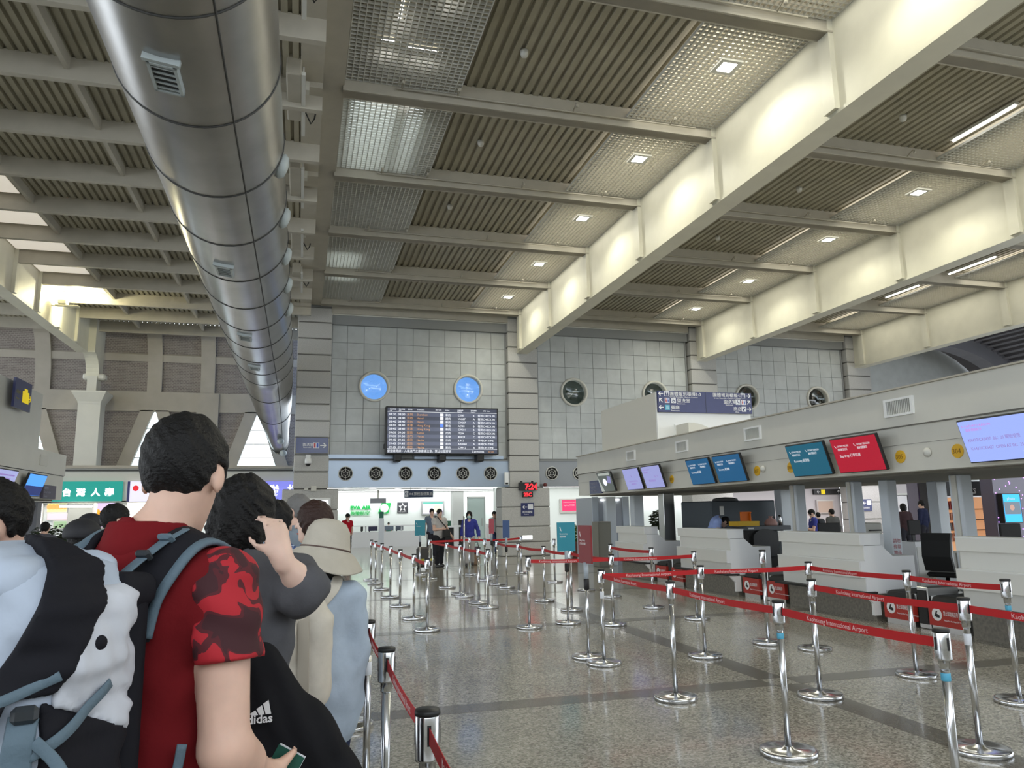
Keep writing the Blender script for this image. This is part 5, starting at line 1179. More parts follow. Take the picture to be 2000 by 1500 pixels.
p = at(1522, 1015, y=TY + 0.2); t = thing('water_bottle', (p.x + 0.05, TY + 0.25, zT), 'small steel flask on the scan table', 'bottle'); MB().lathe([(0.035, 0), (0.037, 0.14), (0.025, 0.17), (0.025, 0.2), (0, 0.2)], 14).build('body', m_steel, t); MB().lathe([(0.027, 0.19), (0.027, 0.22), (0, 0.22)], 14).build('lid', m_black, t)
# staff desks, monitors and chairs behind the counters
def office_chair(x, y, rz, label):
    t = thing('office_chair', (x, y, 0), label, 'chair', rz=rz)
    MB().box(-0.24, 0.24, -0.22, 0.24, 0.42, 0.5, bev=0.035).build('seat', m_rubber, t)
    vs = []; b = MB(); P = [(-0.25, 0.52), (-0.33, 0.75), (-0.30, 1.0), (-0.25, 1.12), (-0.19, 1.12), (-0.24, 0.98), (-0.27, 0.76), (-0.19, 0.52)]
    b.prism(P, 'x', -0.22, 0.22).build('backrest', m_rubber, t); MB().lathe([(0.03, 0.08), (0.03, 0.43)], 10).build('column', m_black, t)
    for k in range(5):
        a = k * 2 * math.pi / 5; MB().tube([(0, 0, 0.1), (0.28 * math.cos(a), 0.28 * math.sin(a), 0.06)], 0.022, 8).lathe([(0, 0), (0.03, 0.0), (0.03, 0.05), (0, 0.05)], 8, (0.28 * math.cos(a), 0.28 * math.sin(a), 0)).build('castor_leg', m_black, t)
    return t
p = at(1822, 1041, z=1.12); office_chair(p.x + 0.25, p.y + 0.05, -1.2, 'black staff chair seen from behind between the two nearest counters'); office_chair(8.85, 6.2, 2.4, 'black staff chair half hidden by the nearest counter')
m_olive = mat('desk_brown', (0.10, 0.075, 0.04), rough=0.6)
for i, (x, y, w, l, lab) in enumerate(((11.2, 9.9, 0.6, 1.2, 'white staff desk behind the middle counter'), (10.4, 12.0, 0.6, 1.6, 'dark staff desk behind the scanner table'), (10.9, 6.3, 0.6, 1.4, 'staff desk behind the nearest counter'))):
    t = thing('staff_desk', (x, y, 0), lab, 'desk'); MB().box(0, w, 0, l, 0.72, 0.76).build('desk_top', m_counter, t); MB().box(0.02, w - 0.02, 0.02, 0.06, 0, 0.72).build('side_panel', m_counter_side, t); MB().box(0.02, w - 0.02, l - 0.06, l - 0.02, 0, 0.72).build('side_panel', m_counter_side, t); MB().box(w - 0.1, w - 0.06, 0.06, l - 0.06, 0, 0.72).build('back_panel', m_olive, t)
for i, (px, py, Y, wpx, hpx, lab) in enumerate(((1787, 1030, 10.6, 30, 30, 'black computer monitor beside the staff chair'), (1620, 1030, 12.6, 50, 18, 'wide black monitor behind the middle counter'), (1975, 1036, 8.6, 55, 30, 'black monitor at the right edge behind the nearest counter'))):
    p = at(px, py, y=Y); w = wpx / F * Y * 1.15; h = hpx / F * Y * 1.1
    t = thing('computer_monitor', (p.x, Y, p.z - h / 2 - 0.1), lab, 'monitor'); MB().box(-w / 2, w / 2, 0, 0.04, 0.1, 0.1 + h, bev=0.008).build('screen_panel', m_rubber, t); MB().box(-0.03, 0.03, 0.04, 0.07, -0.0, 0.2).box(-0.1, 0.1, -0.03, 0.1, -0.015, 0.0).build('stand', m_black, t)
    if i < 3: tt = thing('monitor_shelf', (p.x, Y, 0), f'dark shelf unit carrying the {lab.split(" beside")[0].split(" behind")[0].split(" at")[0]} number {["one","two","three"][i]}'.replace(' number one', ' by the chair').replace(' number two', ' in the middle').replace(' number three', ' at the right'), 'shelf'); MB().box(-w / 2, w / 2, -0.1, 0.3, 0, p.z - h / 2 - 0.116).build('cabinet', m_slate if i else m_counter_side, tt); MB().box(-w / 2 + 0.02, w / 2 - 0.02, -0.11, -0.1, 0.05, p.z - h / 2 - 0.2).build('door', m_black if i else m_counter, tt)
p = at(1708, 1030, y=11.3); t = thing('printer', (p.x, 11.3, 0), 'cream printer on a low stand behind the counter under the teal screen', 'printer'); MB().box(-0.17, 0.17, 0, 0.4, p.z - 0.12, p.z + 0.08, bev=0.02).build('body', m_offwhite, t); MB().box(-0.2, 0.2, -0.05, 0.45, 0, p.z - 0.12).build('stand', m_counter_side, t); MB().box(-0.12, 0.12, -0.02, 0, p.z - 0.06, p.z - 0.04).build('paper_slot', m_black, t)
# ------------------------------------------------------------------ shop row under the vault at the left
SYF = 30.0
sx0 = at(0, 960, y=SYF).x - 4; sx1 = -0.3
sf = thing('shop_fascia', (sx0, SYF, 2.0), 'long white fascia with ledge above the left shop row', 'fascia')
zl = at(300, 915, y=SYF).z; zs = at(300, 938, y=SYF).z; zb = at(300, 981, y=SYF).z
MB().box(0, sx1 - sx0, 0, 0.4, zb - 2.0, zl - 2.0).build('fascia_board', m_offwhite, sf)
MB().box(0, sx1 - sx0, -0.12, 1.4, zl - 2.0, zl - 1.9).build('ledge', m_conc, sf); MB().box(0, sx1 - sx0, -0.06, 0.0, zl - 2.1, zl - 2.04).build('ledge_painted_shade', m_seam, sf)  # thin dark strip put in as painted shade under the ledge
m_gr = mat('shopsign_green', (0.01, 0.20, 0.17), emit=(0.006, 0.17, 0.14), es=0.8); m_pu = mat('shopsign_violet', (0.12, 0.13, 0.45), emit=(0.15, 0.16, 0.5), es=0.8); m_pw = mat('shopsign_pale', (0.6, 0.58, 0.68), emit=(0.5, 0.48, 0.58), es=0.7)
m_lw = mat('shop_letters', (0.9, 0.9, 0.9), emit=(0.95, 1, 1), es=1.2)
def shopsign(px0, px1, m, label, txt, size, cx, frame=False):
    A = at(px0, 980, y=SYF - 0.12); B = at(px1, 940, y=SYF - 0.12)
    t = thing('shop_sign', (A.x, SYF - 0.12, A.z), label, 'sign'); w = B.x - A.x; h = B.z - A.z
    MB().box(0, w, 0, 0.11, 0, h, bev=0.01).build('light_box', m, t)
    M = frame_m((0, -0.004, 0), (1, 0, 0), (0, 0, 1))
    for s, x in zip(txt, cx): lettering(s, h * size, m_lw, t, M @ Matrix.Translation((x * w, h * 0.3, 0)), bold=0.01)
    MB().box(0, w, -0.012, 0.0, -0.02, 0.0).build('lower_trim', m_louvre, t)
    return t, w, h
shopsign(100, 240, m_gr, 'green lit shop sign with white Chinese characters', '台灣人壽', 0.42, (0.14, 0.34, 0.55, 0.75))
t, w, h = shopsign(247, 330, m_pw, 'pale shop sign with red dot behind the red-shirted man', '', 0.5, ())
flat(disc(w * 0.2, h * 0.66, h * 0.14, 16), frame_m((0, -0.004, 0), (1, 0, 0), (0, 0, 1)), mat('dot_red', (0.6, 0.02, 0.03), emit=(0.5, 0.01, 0.02), es=0.6), 'emblem', t); flat(rect(0, 0, w * 0.06, h), frame_m((0, -0.004, 0), (1, 0, 0), (0, 0, 1)), mat('edge_navy', (0.05, 0.05, 0.2)), 'edge_bar', t)
shopsign(470, 574, m_pu, 'violet lit shop sign with white characters left of the granite column', '聯招', 0.62, (0.48, 0.88))
# shop fronts: partitions, back wall and glowing posters
bk = thing('wall_shop_back', (sx0, 31.2, 0), 'bright back wall of the left shops', kind='structure'); MB().box(0, sx1 - sx0, 0, 0.1, 0, 3.2).build('wall_face', m_lit, bk)
rf = thing('ceiling_shops', (sx0, SYF, 2.0), kind='structure'); rf['label'] = 'low ceiling of the left shops'; MB().box(0, sx1 - sx0, 0.0, 1.3, zb - 2.0 + 0.02, zb - 2.0 + 0.06).build('ceiling_board', m_white, rf)
for i, (px0, px1, py0, py1, c, es, lab) in enumerate((
    (92, 131, 980, 1000, (0.95, 0.62, 0.16), 1.2, 'glowing orange menu strip in the left shop'), (92, 131, 1003, 1015, (0.75, 0.45, 0.5), 1.0, 'pink and white shelf display under the menu strip'), (104, 130, 1018, 1032, (0.25, 0.4, 0.2), 0.8, 'greenish shelf display low in the left shop'),
    (133, 141, 980, 1030, (0.05, 0.16, 0.62), 0.9, 'narrow blue upright panel beside the poster'), (143, 168, 981, 1025, (0.42, 0.36, 0.62), 0.9, 'violet poster with a standing figure'), (169, 234, 981, 1030, (0.55, 0.42, 0.66), 0.9, 'violet and orange wide poster'),
    (244, 285, 980, 1050, (0.95, 0.9, 0.82), 1.3, 'bright white shop window behind the man in red'), (74, 84, 980, 1050, (0.95, 0.93, 0.9), 1.4, 'bright white door strip of the left shop'), (35, 52, 980, 1035, (0.85, 0.82, 0.75), 1.0, 'pale lit shelf at the far left'), (545, 575, 985, 1010, (0.8, 0.82, 0.95), 1.1, 'bright strip under the violet sign'))):
    PY = SYF + 1.12
    A = at(px0, py1, y=PY); B = at(px1, py0, y=PY)
    t = thing('lit_poster', (A.x, PY, A.z), lab, 'poster'); w = B.x - A.x; h = B.z - A.z
    MB().box(-0.03, w + 0.03, 0.005, 0.06, -0.03, h + 0.03).build('frame', m_louvre, t)
    MB().box(0, w, 0, 0.01, 0, h).build('light_face', mat(f'poster_{i}', (0.1, 0.1, 0.1), emit=c, es=es), t)
    M = frame_m((0, -0.002, 0), (1, 0, 0), (0, 0, 1))
    if i == 4:
        mf = mat('poster_figure', (0, 0, 0), emit=(0.35, 0.17, 0.16), es=0.8); mj = mat('poster_jeans', (0, 0, 0), emit=(0.1, 0.14, 0.35), es=0.8)
        flat(disc(w * 0.42, h * 0.8, w * 0.13, 12), M, mat('poster_head', (0, 0, 0), emit=(0.2, 0.1, 0.1), es=0.8), 'picture_head', t, 0.001); flat([(w * 0.1, h * 0.4), (w * 0.25, h * 0.68), (w * 0.6, h * 0.68), (w * 0.95, h * 0.78), (w * 0.7, h * 0.55), (w * 0.65, h * 0.36)], M, mf, 'picture_coat', t, 0.001); flat([(w * 0.3, h * 0.02), (w * 0.6, h * 0.02), (w * 0.62, h * 0.36), (w * 0.28, h * 0.36)], M, mj, 'picture_legs', t, 0.001)
    if i == 5: flat([(w * 0.1, 0.0), (w * 0.42, 0.0), (w * 0.46, h * 0.5), (w * 0.36, h * 0.72), (w * 0.14, h * 0.72), (w * 0.06, h * 0.5)], M, mat('poster_orange', (0, 0, 0), emit=(0.95, 0.36, 0.03), es=0.9), 'picture_patch', t, 0.001)
    if i == 0:
        for k in range(5): flat(disc(w * (0.12 + 0.19 * k), h * 0.5, h * 0.28, 12), M, mat('menu_red', (0, 0, 0), emit=(0.9, 0.35, 0.1), es=1.0), 'menu_picture', t, 0.001)
l = bpy.data.objects.new('shop_light', lamp_data('shop_light', 'AREA', 60, (1, 0.97, 0.93), shape='RECTANGLE', size=8, size_y=0.8)); COL.objects.link(l); l.location = (-5.2, 30.5, zb + 0.0)
t = thing('tube_light', (at(120, 978, y=SYF - 0.2).x, SYF - 0.35, zb - 0.12), 'bright white tube light under the green shop sign', 'light'); ll = at(183, 978, y=SYF - 0.2).x - at(120, 978, y=SYF - 0.2).x
MB().tube([(0, 0, 0), (ll, 0, 0)], 0.04, 10).build('tube', m_tubel, t); MB().box(-0.03, ll + 0.03, -0.04, 0.04, 0.04, 0.08).build('housing', m_white, t); MB().box(ll * 0.5 - 0.02, ll * 0.5 + 0.02, 0.0, 0.2, 0.06, 0.09).build('arm', m_white, t)
# ------------------------------------------------------------------ left check-in island
LX = at(130, 890, z=3.1).x; LY = at(130, 890, z=3.1).y
lc = thing('left_canopy', (LX, LY, 2.0), 'grey-cream check-in canopy at the left edge', 'canopy')
MB().box(-3.4, 0.0, -14, 0, 0.6, 1.1).build('upper_fascia', m_cream, lc); MB().box(-3.4, -0.03, -14, -0.01, 0.02, 0.59).build('lower_fascia', m_cream, lc); MB().box(-3.4, -0.02, -14, -0.02, 0.59, 0.6).build('fascia_groove', m_seam, lc)
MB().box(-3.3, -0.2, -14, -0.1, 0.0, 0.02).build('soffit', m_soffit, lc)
A = at(0, 727, x=LX - 0.6); B = at(66, 790, x=LX - 0.6)
z2 = at(30, 745, x=LX - 0.6).z
MB().box(-3.2, -0.6, -14, B.y - LY + 0.6, 1.11, z2 - 2.0).build('upper_block', m_cream, lc)
for yy in (-1.7, -4.6): 
    MB().box(-0.01, 0.02, yy - 0.25, yy + 0.25, 0.75, 0.98).build('vent_frame', m_offwhite, lc)
# yellow and black sign on the block
A = at(28, 800, x=LX - 0.4); B = at(64, 765, x=LX - 0.4)
sgn = thing('hanging_exit_sign', (LX - 0.42, (A.y + B.y) / 2, at(45, 800, x=LX - 0.4).z), 'dark sign with yellow luggage pictogram at the upper left', 'sign')
L = abs(A.y - B.y); hS = at(45, 742, x=LX - 0.4).z - at(45, 800, x=LX - 0.4).z
MB().box(-0.05, 0.0, -L / 2, L / 2, 0, hS).build('panel', m_navy, sgn); M = frame_m((0.003, -L / 2, 0), (0, 1, 0), (0, 0, 1)); my = mat('sign_yellow', (0.7, 0.55, 0.02), emit=(0.5, 0.38, 0.0), es=0.5)
flat(rect(L * 0.45, hS * 0.25, L * 0.85, hS * 0.65), M, my, 'suitcase_pictogram', sgn); flat(rect(L * 0.55, hS * 0.65, L * 0.75, hS * 0.75), M, my, 'suitcase_handle', sgn); flat(arrow(L * 0.9, hS * 0.45, hS * 0.3, 0), M, my, 'arrow', sgn)
lettering('出境大廳', hS * 0.14, mat('ink_olive', (0.3, 0.28, 0.1)), sgn, M @ Matrix.Translation((L * 0.08, hS * 0.5, 0)), xs=0.7); lettering('Departure', hS * 0.1, mat('ink_olive', (0.3, 0.28, 0.1)), sgn, M @ Matrix.Translation((L * 0.08, hS * 0.3, 0)), xs=0.7)
def lscreen(px0, px1, m, label):
    a = at(px0, 918, x=LX + 0.12); b = at(px1, 925, x=LX + 0.12)
    t = thing('wall_screen', (LX + 0.02, (a.y + b.y) / 2, 2.06), label, 'screen', 'tilted screens on the left canopy'); w = abs(b.y - a.y)
    M = frame_m((0, -w / 2, 0), (0, 1, 0), Vector((0.14, 0, 0.46))); b_ = MB().box(0, w, 0, 0.48, -0.05, 0, bev=0.008); b_.v = [M @ Vector(q) for q in b_.v]; b_.build('bezel', m_black, t)
    return t, M, w, flat(rect(0.015, 0.015, w - 0.015, 0.465), M, m, 'display', t)
t, M, w, fc = lscreen(-25, 33, m_scr['lav'], 'lavender tilted screen at the left edge'); 
for k in range(4): flat(rect(w * 0.3, 0.36 - 0.07 * k, w * (0.9 - 0.1 * (k % 2)), 0.385 - 0.07 * k), M @ Matrix.Translation((0, 0, 0.003)), m_txt_d, 'text_line', fc, 0.001)
t, M, w, fc = lscreen(56, 90, mat('screen_azure', (0, 0, 0), emit=(0.06, 0.25, 0.75), es=1.0), 'bright blue tilted screen at the left canopy end'); flat(rect(0.02, 0.02, w - 0.02, 0.22), M @ Matrix.Translation((0, 0, 0.003)), mat('screen_deep', (0, 0, 0), emit=(0.01, 0.02, 0.10), es=1.0), 'picture_shape', fc, 0.001)
a = at(95, 965, x=LX + 0.02); t = thing('counter_sign', (LX + 0.02, a.y, 2.03), 'small dark text sign at the end of the left canopy', 'sign'); MB().box(-0.03, 0.02, -0.45, 0.45, 0, 0.3).build('panel', mat('sign_violet_grey', (0.09, 0.08, 0.12)), t)
for k in range(3): lettering(('團體櫃檯', 'Group Check-in', 'Counter')[k], 0.07, mat('ink_grey', (0.35, 0.36, 0.45)), t, frame_m((0.023, -0.4, 0.21 - 0.09 * k), (0, 1, 0), (0, 0, 1)))
p = at(62, 1010, x=LX - 1.0); t = thing('canopy_post', (p.x, p.y, 0), 'dark grey post under the left canopy', 'post'); MB().box(-0.16, 0.16, -0.16, 0.16, 0, 1.998).build('shaft', mat('post_dark', (0.16, 0.165, 0.19)), t); MB().box(-0.18, 0.18, -0.18, 0.18, 0, 0.1).build('foot', m_steel, t)
p = at(95, 1040, y=16.0); t = thing('hedge_planter', (p.x, 16.0, 0), 'long planter with dark green clipped hedge at the left', 'plant'); MB().box(-0.45, 0.75, -0.25, 0.25, 0, 0.6, bev=0.02).build('planter_box', m_cream, t); leaf_bush(t, 'foliage', m_leafd, 0.1, 0, 1.05, 0.6, 0.28, 0.42, 1500, 0.09, 9); MB().box(-0.3, 0.6, -0.12, 0.12, 0.55, 1.25).build('hedge_core', m_leafd, t)
# ------------------------------------------------------------------ bookshop and purple columns seen under the canopy at the right
BKY = 21.5
A = at(1853, 1095, y=BKY); B = at(1957, 940, y=BKY)
t = thing('bookcase', (A.x, BKY, 0), 'tall lit bookcase of the shop under the canopy at the right', 'bookcase'); w = B.x - A.x; h = B.z
m_wood = mat('shelf_wood', (0.45, 0.24, 0.12), rough=0.5); m_glow = mat('shelf_glow', (0.8, 0.5, 0.3), emit=(0.75, 0.36, 0.16), es=0.35)
MB().box(0, w, 0.3, 0.34, 0, h - 0.55).build('back_panel', m_glow, t); MB().box(0, 0.06, 0, 0.34, 0, h - 0.5).box(w - 0.06, w, 0, 0.34, 0, h - 0.5).build('side_panel', m_wood, t)
MB().box(-0.6, w + 0.05, -0.05, 0.34, h - 0.5, h).build('sign_board', m_black, t); lettering('BOOKS', 0.26, m_letw, t, frame_m((w * 0.22, -0.056, h - 0.42), (1, 0, 0), (0, 0, 1)), bold=0.006)
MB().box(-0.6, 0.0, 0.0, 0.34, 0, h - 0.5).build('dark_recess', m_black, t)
shelf = [0.35 + 0.36 * k for k in range(4)]
for z in shelf[:]: MB().box(0.06, w - 0.06, 0, 0.3, z - 0.03, z).build('shelf', m_wood, t)
rnd = random.Random(5); bc = [(0.5, 0.16, 0.08), (0.7, 0.62, 0.5), (0.35, 0.05, 0.04), (0.6, 0.4, 0.1), (0.2, 0.2, 0.2), (0.55, 0.5, 0.42), (0.65, 0.3, 0.2)]
bmats = [mat(f'book_cover_{i}', c, rough=0.6) for i, c in enumerate(bc)]
nb = 0
for zi, z in enumerate(shelf):
    x = 0.08; k = 0
    while x < w - 0.16 and k < 14:
        bw_ = rnd.uniform(0.03, 0.075); bh2 = rnd.uniform(0.2, 0.29)
        ci = rnd.randrange(7); tt = thing('book', (A.x + x, BKY + 0.08, z + 0.001), f'{["brick red", "cream", "dark red", "mustard", "dark grey", "beige", "salmon"][ci]} book, {ORD[k].replace("nearest", "first")} from the left on the {["lowest", "second lowest", "third", "top"][zi]} bookcase shelf', 'book', 'books in the bookcase')
        MB().box(0, bw_, 0, 0.16, 0, bh2).build('cover', bmats[ci], tt); MB().box(0.006, bw_ - 0.006, 0.004, 0.155, bh2, bh2 + 0.002).build('pages', m_letw, tt)
        x += bw_ + rnd.uniform(0.008, 0.06); k += 1
m_purp = mat('column_violet', (0.20, 0.18, 0.24), rough=0.4); m_pled = mat('led_violet', (0, 0, 0), emit=(0.55, 0.25, 1.0), es=2.2)
for i, (px0, px1, Y, lab) in enumerate(((1797, 1826, 22.0, 'grey column dotted with violet lights, left of the bookcase'), (1945, 2010, 20.5, 'grey column dotted with violet lights, at the right edge'))):
    A = at(px0, 1000, y=Y); B = at(px1, 1000, y=Y); w = B.x - A.x
    t = thing('led_column', ((A.x + B.x) / 2, Y, 0), lab, 'column'); MB().box(-w / 2, w / 2, 0, 0.5, 0, 3.4).build('shaft', m_purp, t); rr_ = random.Random(i)
    for k in range(40):
        x = rr_.uniform(-w / 2 + 0.04, w / 2 - 0.04); z = 0.4 + 2.2 * (k + rr_.random()) / 40
        MB().lathe([(0, -0.02), (0.022, 0.0), (0, 0.02)], 8, (x, -0.005, z)).build('led_dot', m_pled, t)
A = at(1962, 1020, y=20.3); t = thing('video_display', (A.x, 20.25, A.z), 'bright cyan upright display on the violet column', 'screen'); B = at(2000, 965, y=20.3)
MB().box(-0.03, 0.75, 0, 0.2, -0.03, B.z - A.z + 0.03).build('bezel', m_black, t); hh2 = B.z - A.z
flat(rect(0, 0, 0.72, hh2), frame_m((0, -0.003, 0), (1, 0, 0), (0, 0, 1)), mat('display_cyan', (0, 0, 0), emit=(0.03, 0.38, 0.85), es=1.1), 'display', t); flat(rect(0.02, hh2 * 0.28, 0.7, hh2 * 0.72), frame_m((0, -0.006, 0), (1, 0, 0), (0, 0, 1)), mat('display_photo', (0, 0, 0), emit=(0.12, 0.16, 0.2), es=1.0), 'picture', t)
flat(disc(0.34, hh2 * 0.52, 0.1, 14), frame_m((0, -0.009, 0), (1, 0, 0), (0, 0, 1)), mat('display_skin', (0, 0, 0), emit=(0.5, 0.3, 0.24), es=0.8), 'picture_face', t); lettering('photo', 0.14, m_txt_e, t, frame_m((0.16, -0.006, hh2 * 0.8), (1, 0, 0), (0, 0, 1)))
# pale wall with posters, way signs
wx = thing('wall_right_lower', (15.9, 27.6, 0), 'pale wall with posters under the right canopy', kind='structure'); MB().box(0.3, 6.4, 0, 0.1, 0, 2.6).build('wall_face', mat('wall_lilac', (0.58, 0.55, 0.56), rough=0.6), wx); MB().box(7.9, 16, -0.6, -0.5, 0, 2.6).build('wall_face', mat('wall_lilac', (0.58, 0.55, 0.56)), wx)
t, w, h = plate('yellow_black_sign', 1590, 955, 1641, 966, 27.5, 'black wall sign with yellow square and arrows under the canopy', 'sign', m_black, 0.1); M = frame_m((0, -0.003, 0), (1, 0, 0), (0, 0, 1)); flat(rect(w * 0.27, h * 0.08, w * 0.42, h * 0.92), M, my, 'pictogram', t); flat(arrow(w * 0.17, h * 0.5, h * 0.7, math.pi), M, m_letw, 'arrow', t); flat(arrow(w * 0.93, h * 0.5, h * 0.7, math.pi / 2), M, m_letw, 'arrow', t)
t, w, h = plate('counter_direction_sign', 1684, 975, 1702, 998, 26.58, 'navy direction sign with left arrow on the far right column', 'sign', m_navy, 0.03); M = frame_m((0, -0.003, 0), (1, 0, 0), (0, 0, 1)); flat(arrow(w * 0.28, h * 0.68, h * 0.34, math.pi), M, m_letw, 'arrow', t); flat(rect(w * 0.52, h * 0.5, w * 0.92, h * 0.9), M, m_pic, 'pictogram', t); lettering('報到櫃檯', h * 0.18, m_letw, t, M @ Matrix.Translation((w * 0.08, h * 0.2, 0)))
for i, (px0, px1, py0, py1, c, lab) in enumerate(((1597, 1628, 976, 1003, (0.55, 0.42, 0.34), 'faded tan poster on the pale wall'), (1513, 1527, 978, 993, (0.55, 0.13, 0.04), 'orange and white notice beyond the scanner'), (1745, 1773, 963, 1010, (0.8, 0.8, 0.82), 'white poster window right of the pale posts'), (1780, 1798, 966, 1008, (0.6, 0.6, 0.3), 'white and yellow poster beside the violet column'))):
    t, w, h = plate('wall_poster', px0, py0, px1, py1, 27.0 if i > 1 else 27.5, lab, 'poster', m_white if i != 0 else mat('poster_mat', (0.55, 0.5, 0.48)), 0.08); flat(rect(w * 0.08, h * 0.08, w * 0.92, h * (0.5 if i == 3 else 0.9)), frame_m((0, -0.003, 0), (1, 0, 0), (0, 0, 1)), mat(f'wposter_{i}', c), 'print', t); MB().box(0, w, -0.006, 0.0, h * 0.92, h).build('top_rail', m_louvre, t)
l = bpy.data.objects.new('right_wall_light', lamp_data('right_wall_light', 'AREA', 90, (1, 0.96, 1), shape='RECTANGLE', size=8, size_y=2)); COL.objects.link(l); l.location = (20, 25.4, 2.55)
# ------------------------------------------------------------------ smooth solids for people, bags and cloth
def v3(p): return np.array(p, dtype=np.float32)
def capd(P, a, b, ra, rb):
    a, b = v3(a), v3(b); ba = b - a; d2 = float(ba @ ba) + 1e-9
    pa = P - a; h = np.clip((pa @ ba) / d2, 0, 1)
    q = pa - h[:, None] * ba
    return np.sqrt(np.einsum('ij,ij->i', q, q)) - (ra + (rb - ra) * h)
def elld(P, c, r, R=None):
    q = P - v3(c)
    if R is not None: q = q @ R
    r = v3(r); k0 = np.sqrt((((q / r)) ** 2).sum(1)); k1 = np.sqrt(((q / (r * r)) ** 2).sum(1)) + 1e-9
    return k0 * (k0 - 1) / k1
def boxd(P, c, h, rad, R=None):
    q = P - v3(c)
    if R is not None: q = q @ R
    q = np.abs(q) - (v3(h) - rad)
    return np.sqrt((np.maximum(q, 0) ** 2).sum(1)) + np.minimum(q.max(1), 0) - rad
def smin(a, b, k):
    h = np.clip(0.5 + 0.5 * (b - a) / k, 0, 1); return b + (a - b) * h - k * h * (1 - h)
def smax(a, b, k): return -smin(-a, -b, k)
def rotz(a): c, s = math.cos(a), math.sin(a); return np.array([[c, -s, 0], [s, c, 0], [0, 0, 1]], dtype=np.float32)
def rotx(a): c, s = math.cos(a), math.sin(a); return np.array([[1, 0, 0], [0, c, -s], [0, s, c]], dtype=np.float32)
def roty(a): c, s = math.cos(a), math.sin(a); return np.array([[c, 0, s], [0, 1, 0], [-s, 0, c]], dtype=np.float32)
def net(fn, lo, hi, h, name, m, parent):
    """surface of the solid fn < 0 as one smooth mesh"""
    lo = np.array(lo, float); hi = np.array(hi, float); n = np.ceil((hi - lo) / h).astype(int) + 1
    ax = [lo[i] + h * np.arange(n[i]) for i in range(3)]
    G = np.stack(np.meshgrid(*ax, indexing='ij'), -1).reshape(-1, 3).astype(np.float32)
    Fv = np.empty(len(G), dtype=np.float32); step = 400000
    for i in range(0, len(G), step): Fv[i:i + step] = fn(G[i:i + step])
    Fv = Fv.reshape(n); ins = Fv < 0
    c = np.zeros(np.array(n) - 1, dtype=np.int8)
    for dx in (0, 1):
        for dy in (0, 1):
            for dz in (0, 1): c += ins[dx:n[0] - 1 + dx, dy:n[1] - 1 + dy, dz:n[2] - 1 + dz]
    act = (c > 0) & (c < 8); I = np.argwhere(act)
    if len(I) == 0: return None
    idx = -np.ones(act.shape, dtype=np.int64); idx[act] = np.arange(len(I))
    acc = np.zeros((len(I), 3)); cnt = np.zeros(len(I))
    cor = [(0, 0, 0), (1, 0, 0), (0, 1, 0), (1, 1, 0), (0, 0, 1), (1, 0, 1), (0, 1, 1), (1, 1, 1)]
    val = [Fv[I[:, 0] + a, I[:, 1] + b, I[:, 2] + d] for a, b, d in cor]
    for p in range(8):
        for q in range(p + 1, 8):
            df = [cor[q][k] - cor[p][k] for k in range(3)]
            if sum(abs(x) for x in df) != 1: continue
            a, b = val[p], val[q]; mk = (a < 0) != (b < 0)
            t = np.where(mk, a / np.where(mk, a - b, 1), 0)
            pt = np.array(cor[p])[None, :] + t[:, None] * np.array(df)[None, :]
            acc += pt * mk[:, None]; cnt += mk
    V = lo + h * (I + acc / cnt[:, None])
    Fs = []
    for ax_ in range(3):
        u, w = (ax_ + 1) % 3, (ax_ + 2) % 3
        s0 = [slice(None)] * 3; s1 = [slice(None)] * 3; s0[ax_] = slice(0, n[ax_] - 1); s1[ax_] = slice(1, n[ax_])
        A, B = ins[tuple(s0)], ins[tuple(s1)]; E = np.argwhere(A != B)
        E = E[(E[:, u] > 0) & (E[:, w] > 0) & (E[:, u] < n[u] - 1) & (E[:, w] < n[w] - 1)]
        if len(E) == 0: continue
        fl = A[E[:, 0], E[:, 1], E[:, 2]]
        def ci(du, dw):
            q = E.copy(); q[:, u] += du; q[:, w] += dw; return idx[q[:, 0], q[:, 1], q[:, 2]]
        quad = np.stack([ci(-1, -1), ci(0, -1), ci(0, 0), ci(-1, 0)], 1)
        quad[~fl] = quad[~fl][:, ::-1]; Fs.append(quad)
    Fq = np.concatenate(Fs); Fq = Fq[(Fq >= 0).all(1)]
    me = bpy.data.meshes.new(name); me.vertices.add(len(V)); me.vertices.foreach_set('co', V.astype(np.float32).ravel())
    me.loops.add(len(Fq) * 4); me.loops.foreach_set('vertex_index', Fq.astype(np.int32).ravel())
    me.polygons.add(len(Fq)); me.polygons.foreach_set('loop_start', np.arange(0, len(Fq) * 4, 4, dtype=np.int32)); me.polygons.foreach_set('loop_total', np.full(len(Fq), 4, dtype=np.int32))
    me.polygons.foreach_set('use_smooth', np.ones(len(Fq), dtype=bool)); me.update(calc_edges=True); me.validate()
    me.materials.append(m)
    return link(name, me, parent)

m_skin = mat('skin', (0.68, 0.44, 0.34), rough=0.5, noise=0.06, nscale=20); m_skinp = mat('skin_pale', (0.76, 0.53, 0.43), rough=0.5, noise=0.05, nscale=20)
for _m in (m_skin, m_skinp):
    _b = _m.node_tree.nodes['Principled BSDF']; _b.inputs['Subsurface Weight'].default_value = 0.12; _b.inputs['Subsurface Radius'].default_value = (0.02, 0.008, 0.005)
m_hair = mat('hair_black', (0.006, 0.0055, 0.0055), rough=0.55, bump=0.6, bscale=120, spec=0.25); m_hairb = mat('hair_brown', (0.035, 0.016, 0.012), rough=0.5, bump=0.6, bscale=120, spec=0.3); m_hairg = mat('hair_grey', (0.16, 0.155, 0.15), rough=0.6, bump=0.5, bscale=90)
m_eye = mat('eye_dark', (0.02, 0.014, 0.012), rough=0.2); m_lip = mat('lip', (0.45, 0.12, 0.10), rough=0.4); m_shoe = mat('shoe_black', (0.02, 0.02, 0.022), rough=0.5)
